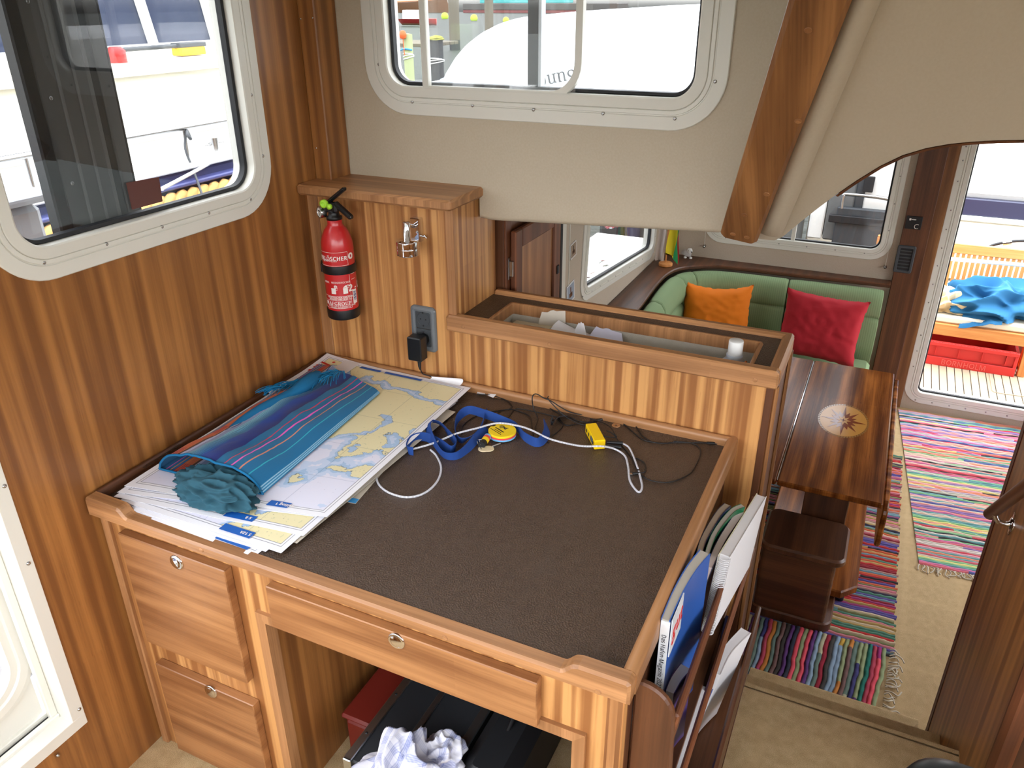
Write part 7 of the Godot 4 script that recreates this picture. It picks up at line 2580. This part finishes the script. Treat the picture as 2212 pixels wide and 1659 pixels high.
func make_harbour() -> void:
	# water
	var wn := FastNoiseLite.new()
	wn.seed = 3
	wn.frequency = 0.02
	wn.fractal_octaves = 4
	var im := wn.get_seamless_image(512, 512)
	im.convert(Image.FORMAT_RGBA8)
	im.bump_map_to_normal_map(6.0)
	var wm := mat("harbour_water", rgb(56, 61, 54), 0.55)
	wm.metallic_specular = 0.25
	wm.normal_enabled = true
	wm.normal_texture = ImageTexture.create_from_image(im)
	wm.uv1_triplanar = true
	wm.uv1_world_triplanar = true
	wm.uv1_scale = Vector3.ONE * 0.35
	var b := mb()
	b.poly([V(-150, WATER, 60), V(150, WATER, 60), V(150, WATER, -150), V(-150, WATER, -150)])
	var w := one("harbour_water", b, wm, "grey green harbour water behind the sliding window", "water", "", "stuff")
	# dinghy upside down on the saloon roof
	var t := thing("dinghy", V(0.3, 1.39, -2.2), "white dinghy lying upside down on the saloon roof", "boat")
	var zc := -2.25
	var top := []
	for q in [[1000, 191], [1008, 170], [1022, 145], [1045, 112], [1070, 82], [1100, 58], [1140, 38], [1200, 29], [1280, 22], [1380, 16], [1480, 10], [1600, 8], [1700, 20]]:
		var p := on(q[0], q[1], 2, zc)
		top.append(Vector2(p.x, p.y))
	top = smooth(top, 3)
	var rows := []
	for i in top.size():
		var s := float(i) / (top.size() - 1)
		var hw := 0.55 * sqrt(clampf(s * 2.2, 0.02, 1.0))
		var r := []
		var h: float = top[i].y - 1.392
		for j in 17:
			var a := PI * j / 16.0
			var cz := signf(cos(a)) * pow(absf(cos(a)), 0.75)
			r.append(V(top[i].x, 1.392 + maxf(h, 0.004) * pow(maxf(sin(a), 0.0), 0.55), zc + cz * hw))
		rows.append(r)
	b = mb()
	b.grid(rows)
	var last: Array = rows[-1].duplicate()
	b.poly(last)
	obj("hull", b, mat("dinghy_white", rgb(226, 234, 236), 0.3), t)
	b = mb()
	var gl := []
	for r in rows:
		gl.append(r[0] + V(0, 0.012, 0.01))
	b.tube(gl, 0.014, 7)
	obj("gunwale", b, mat("gunwale_blue", rgb(168, 206, 220), 0.4), t)
	var n0 := on(1195, 175, 2, zc + 0.56)
	b = mb().at(V(n0.x, n0.y + 0.005, zc + 0.575), Basis(Vector3.BACK, PI + 0.22)).add(text_mesh("Sunda", 0.055, 0.002, "Droid Serif", false, true))
	obj("name_lettering", b, M.anthracite_flat, t)
	# mooring posts
	var posts := [[983, 108, 22, "tall grey mooring post standing in open water", "post_grey"], [1057, 84, 18, "slimmer grey mooring post behind the dinghy", "post_grey"]]
	mat("post_grey", rgb(112, 104, 88), 0.9)
	mat("post_dark", rgb(52, 54, 58), 0.9)
	mat("post_green", rgb(176, 184, 138), 0.9)
	for q in posts:
		var p := on(q[0], q[1], 1, WATER)
		var r: float = q[2] / 2.0 * CAM.distance_to(p) / 1790.0
		t = thing("mooring_post", V(p.x, WATER, p.z), q[3], "post", "mooring posts in the harbour")
		b = mb().at(V(p.x, WATER, p.z)).lathe([Vector2(r, -0.5), Vector2(r, 0.45), Vector2(r * 1.02, 0.5)], 16)
		obj("wet_foot", b, M.post_dark, t)
		b = mb().at(V(p.x, WATER, p.z)).lathe([Vector2(r, 0.5), Vector2(r * 0.97, 5.0), Vector2(0, 5.0)], 16)
		obj("shaft", b, M[q[4]], t)
	for q in [[941, 86, 15, -8.5, "dark mooring post with mossy top and white line", "post_dark"], [880, 74, 10, -8.0, "pale greenish jetty post hung with ropes", "post_green"]]:
		var p := on(q[0], q[1], 2, q[3])
		var r: float = q[2] * CAM.distance_to(p) / 1790.0
		t = thing("mooring_post", V(p.x, WATER, p.z), q[4], "post", "mooring posts in the harbour")
		b = mb().at(V(p.x, 0, p.z)).lathe([Vector2(r, WATER - 0.3), Vector2(r, p.y), Vector2(0, p.y + 0.01)], 16)
		obj("shaft", b, M[q[5]], t)
		b = mb()
		for k in 3:
			var ring := []
			for i in 17:
				var a := TAU * i / 16
				ring.append(V(p.x + cos(a) * r * 1.08, p.y - 0.25 - k * 0.02 + 0.02 * sin(a + k), p.z + sin(a) * r * 1.08))
			b.tube(ring, 0.008, 5, false)
		obj("line", b, M.white_paint, t)
		if q[3] < -8.2:
			b = mb()
			crumple(b, V(p.x, p.y, p.z), r * 1.1, 0.05, r * 1.1, 4, 0.3, 1.0, Basis(), 14, true)
			obj("moss", b, mat("moss_green", rgb(150, 150, 60), 0.95), t)
	# buoys
	for q in [[961, 33, 8, "beside the tall grey mooring post"], [1024, 37, 8, "between the two grey mooring posts"], [1093, 42, 7, "half hidden behind the white dinghy"]]:
		var p := on(q[0], q[1] + q[2], 1, WATER)
		var r: float = q[2] * CAM.distance_to(p) / 1790.0
		b = mb().at(V(p.x, WATER + r * 0.6, p.z)).lathe([Vector2(0, -r), Vector2(r * 0.7, -r * 0.7), Vector2(r, 0), Vector2(r * 0.7, r * 0.7), Vector2(0, r)], 16)
		one("mooring_buoy", b, mat("buoy_green", rgb(190, 224, 50), 0.5), "round lime green mooring buoy %s" % q[3], "buoy", "lime green mooring buoys")
	var ob := on(870, 75, 2, -7.9)
	b = mb().at(ob).lathe([Vector2(0, -0.055), Vector2(0.035, -0.045), Vector2(0.05, 0), Vector2(0.035, 0.045), Vector2(0, 0.055)], 16)
	b.tube([V(0, -0.05, 0), V(0.01, -0.25, 0)], 0.006, 5)
	one("orange_buoy", b, mat("buoy_orange", rgb(240, 96, 40), 0.5), "orange buoy hanging beside the pale jetty post", "buoy")
	b = mb().tube(smooth([on(850, 115, 2, -8.0), on(872, 106, 2, -7.93), on(890, 108, 2, -7.95)], 4), 0.012, 6)
	one("blue_line", b, M.sky_blue, "light blue mooring line tied to the pale jetty post", "rope")
	# jetty
	t = thing("jetty", V(-4.5, WATER, -9.5), "weathered wooden jetty behind the pale post", "jetty")
	var j0 := on(845, 92, 2, -10.0)
	for k in 7:
		b = mb(0).bb(V(j0.x - 3.0, j0.y - 0.05, -10.9 + k * 0.15), V(j0.x + 0.75, j0.y, -10.77 + k * 0.15), 0.005)
		obj("plank", b, M.post_grey, t)
	for k in 3:
		b = mb().bb(V(j0.x - 0.3 - k * 1.1, WATER - 0.2, -10.2), V(j0.x - 0.15 - k * 1.1, j0.y - 0.05, -10.05), 0.01)
		obj("pile", b, M.post_dark, t)
	# boats far behind
	var fz := -60.0
	var f0 := on(1000, 28, 1, WATER)
	t = thing("barge", V(f0.x, WATER, f0.z), "dark barge with a red waterline far across the harbour", "boat")
	var fl := on(1000, 20, 2, f0.z)
	b = mb().bb(V(fl.x, WATER, f0.z - 6), V(fl.x + 30, WATER + 0.5, f0.z), 0.05)
	obj("boot_top", b, mat("barge_red", rgb(120, 44, 44), 0.6), t)
	b = mb().bb(V(fl.x, WATER + 0.5, f0.z - 6), V(fl.x + 30, WATER + 1.6, f0.z + 0.1), 0.1)
	obj("hull", b, mat("barge_dark", rgb(70, 66, 62), 0.6), t)
	b = mb().bb(V(fl.x + 3, WATER + 1.6, f0.z - 5), V(fl.x + 20, WATER + 2.3, f0.z - 1), 0.1)
	obj("deckhouse", b, mat("barge_teal", rgb(60, 170, 170), 0.6), t)
	var g := on(930, 28, 1, WATER)
	t = thing("wooden_ship", V(g.x, WATER, g.z), "brown wooden ship hull moored left of the dark barge", "boat")
	b = mb()
	var rows2 := []
	for i in 14:
		var s := i / 13.0
		var r := []
		for k in 9:
			var a := k / 8.0
			var hw := 2.4 * sin(PI * clampf(0.12 + s * 0.5, 0.0, 0.5)) * (0.45 + 0.55 * a)
			r.append(V(g.x + 2.5 - s * 14.0, WATER + a * (1.7 + 0.7 * pow(1 - s, 2.0)), g.z - 3.0 + hw))
		rows2.append(r)
	b.grid(rows2, false, true)
	b.bb(V(g.x - 11.5, WATER, g.z - 5.4), V(g.x + 1.5, WATER + 1.65, g.z - 2.9), 0.05)
	obj("hull", b, mat("ship_brown", rgb(132, 92, 60), 0.7), t)
	b = mb().tube([V(g.x + 2.4, WATER + 2.3, g.z - 2.6), V(g.x - 11, WATER + 1.75, g.z - 0.4)], 0.12, 6)
	obj("gunwale", b, mat("ship_orange", rgb(190, 126, 80), 0.7), t)
	var rb := on(915, 58, 1, WATER)
	t = thing("red_motorboat", V(rb.x, WATER, rb.z), "small red and white motorboat beside the jetty", "boat")
	b = mb()
	var rows3 := []
	for i in 10:
		var s := i / 9.0
		var r := []
		for k in 9:
			var a := -PI / 2 + PI * k / 8.0
			r.append(V(rb.x + 0.9 - s * 4.0, WATER + 0.1 + 0.6 * absf(sin(a)), rb.z - 1.0 + 0.9 * sin(a) * sqrt(minf(s * 3.0 + 0.01, 1.0))))
		rows3.append(r)
	b.grid(rows3)
	obj("hull", b, mat("boat_red", rgb(196, 44, 40), 0.4), t)
	b = mb().bb(V(rb.x - 2.8, WATER + 0.5, rb.z - 1.5), V(rb.x - 0.6, WATER + 1.5, rb.z - 0.6), 0.08)
	obj("cabin", b, M.white_paint, t)
	# white van on the quay and green bank behind the left neighbour
	var gl2 := -6.0
	b = mb().bb(V(-60, WATER, -16), V(-14, WATER + 1.6, 30), 0.2)
	one("grassy_bank", b, mat("grass", rgb(96, 130, 66), 0.95), "green grassy bank behind the white motor cruiser", "bank")
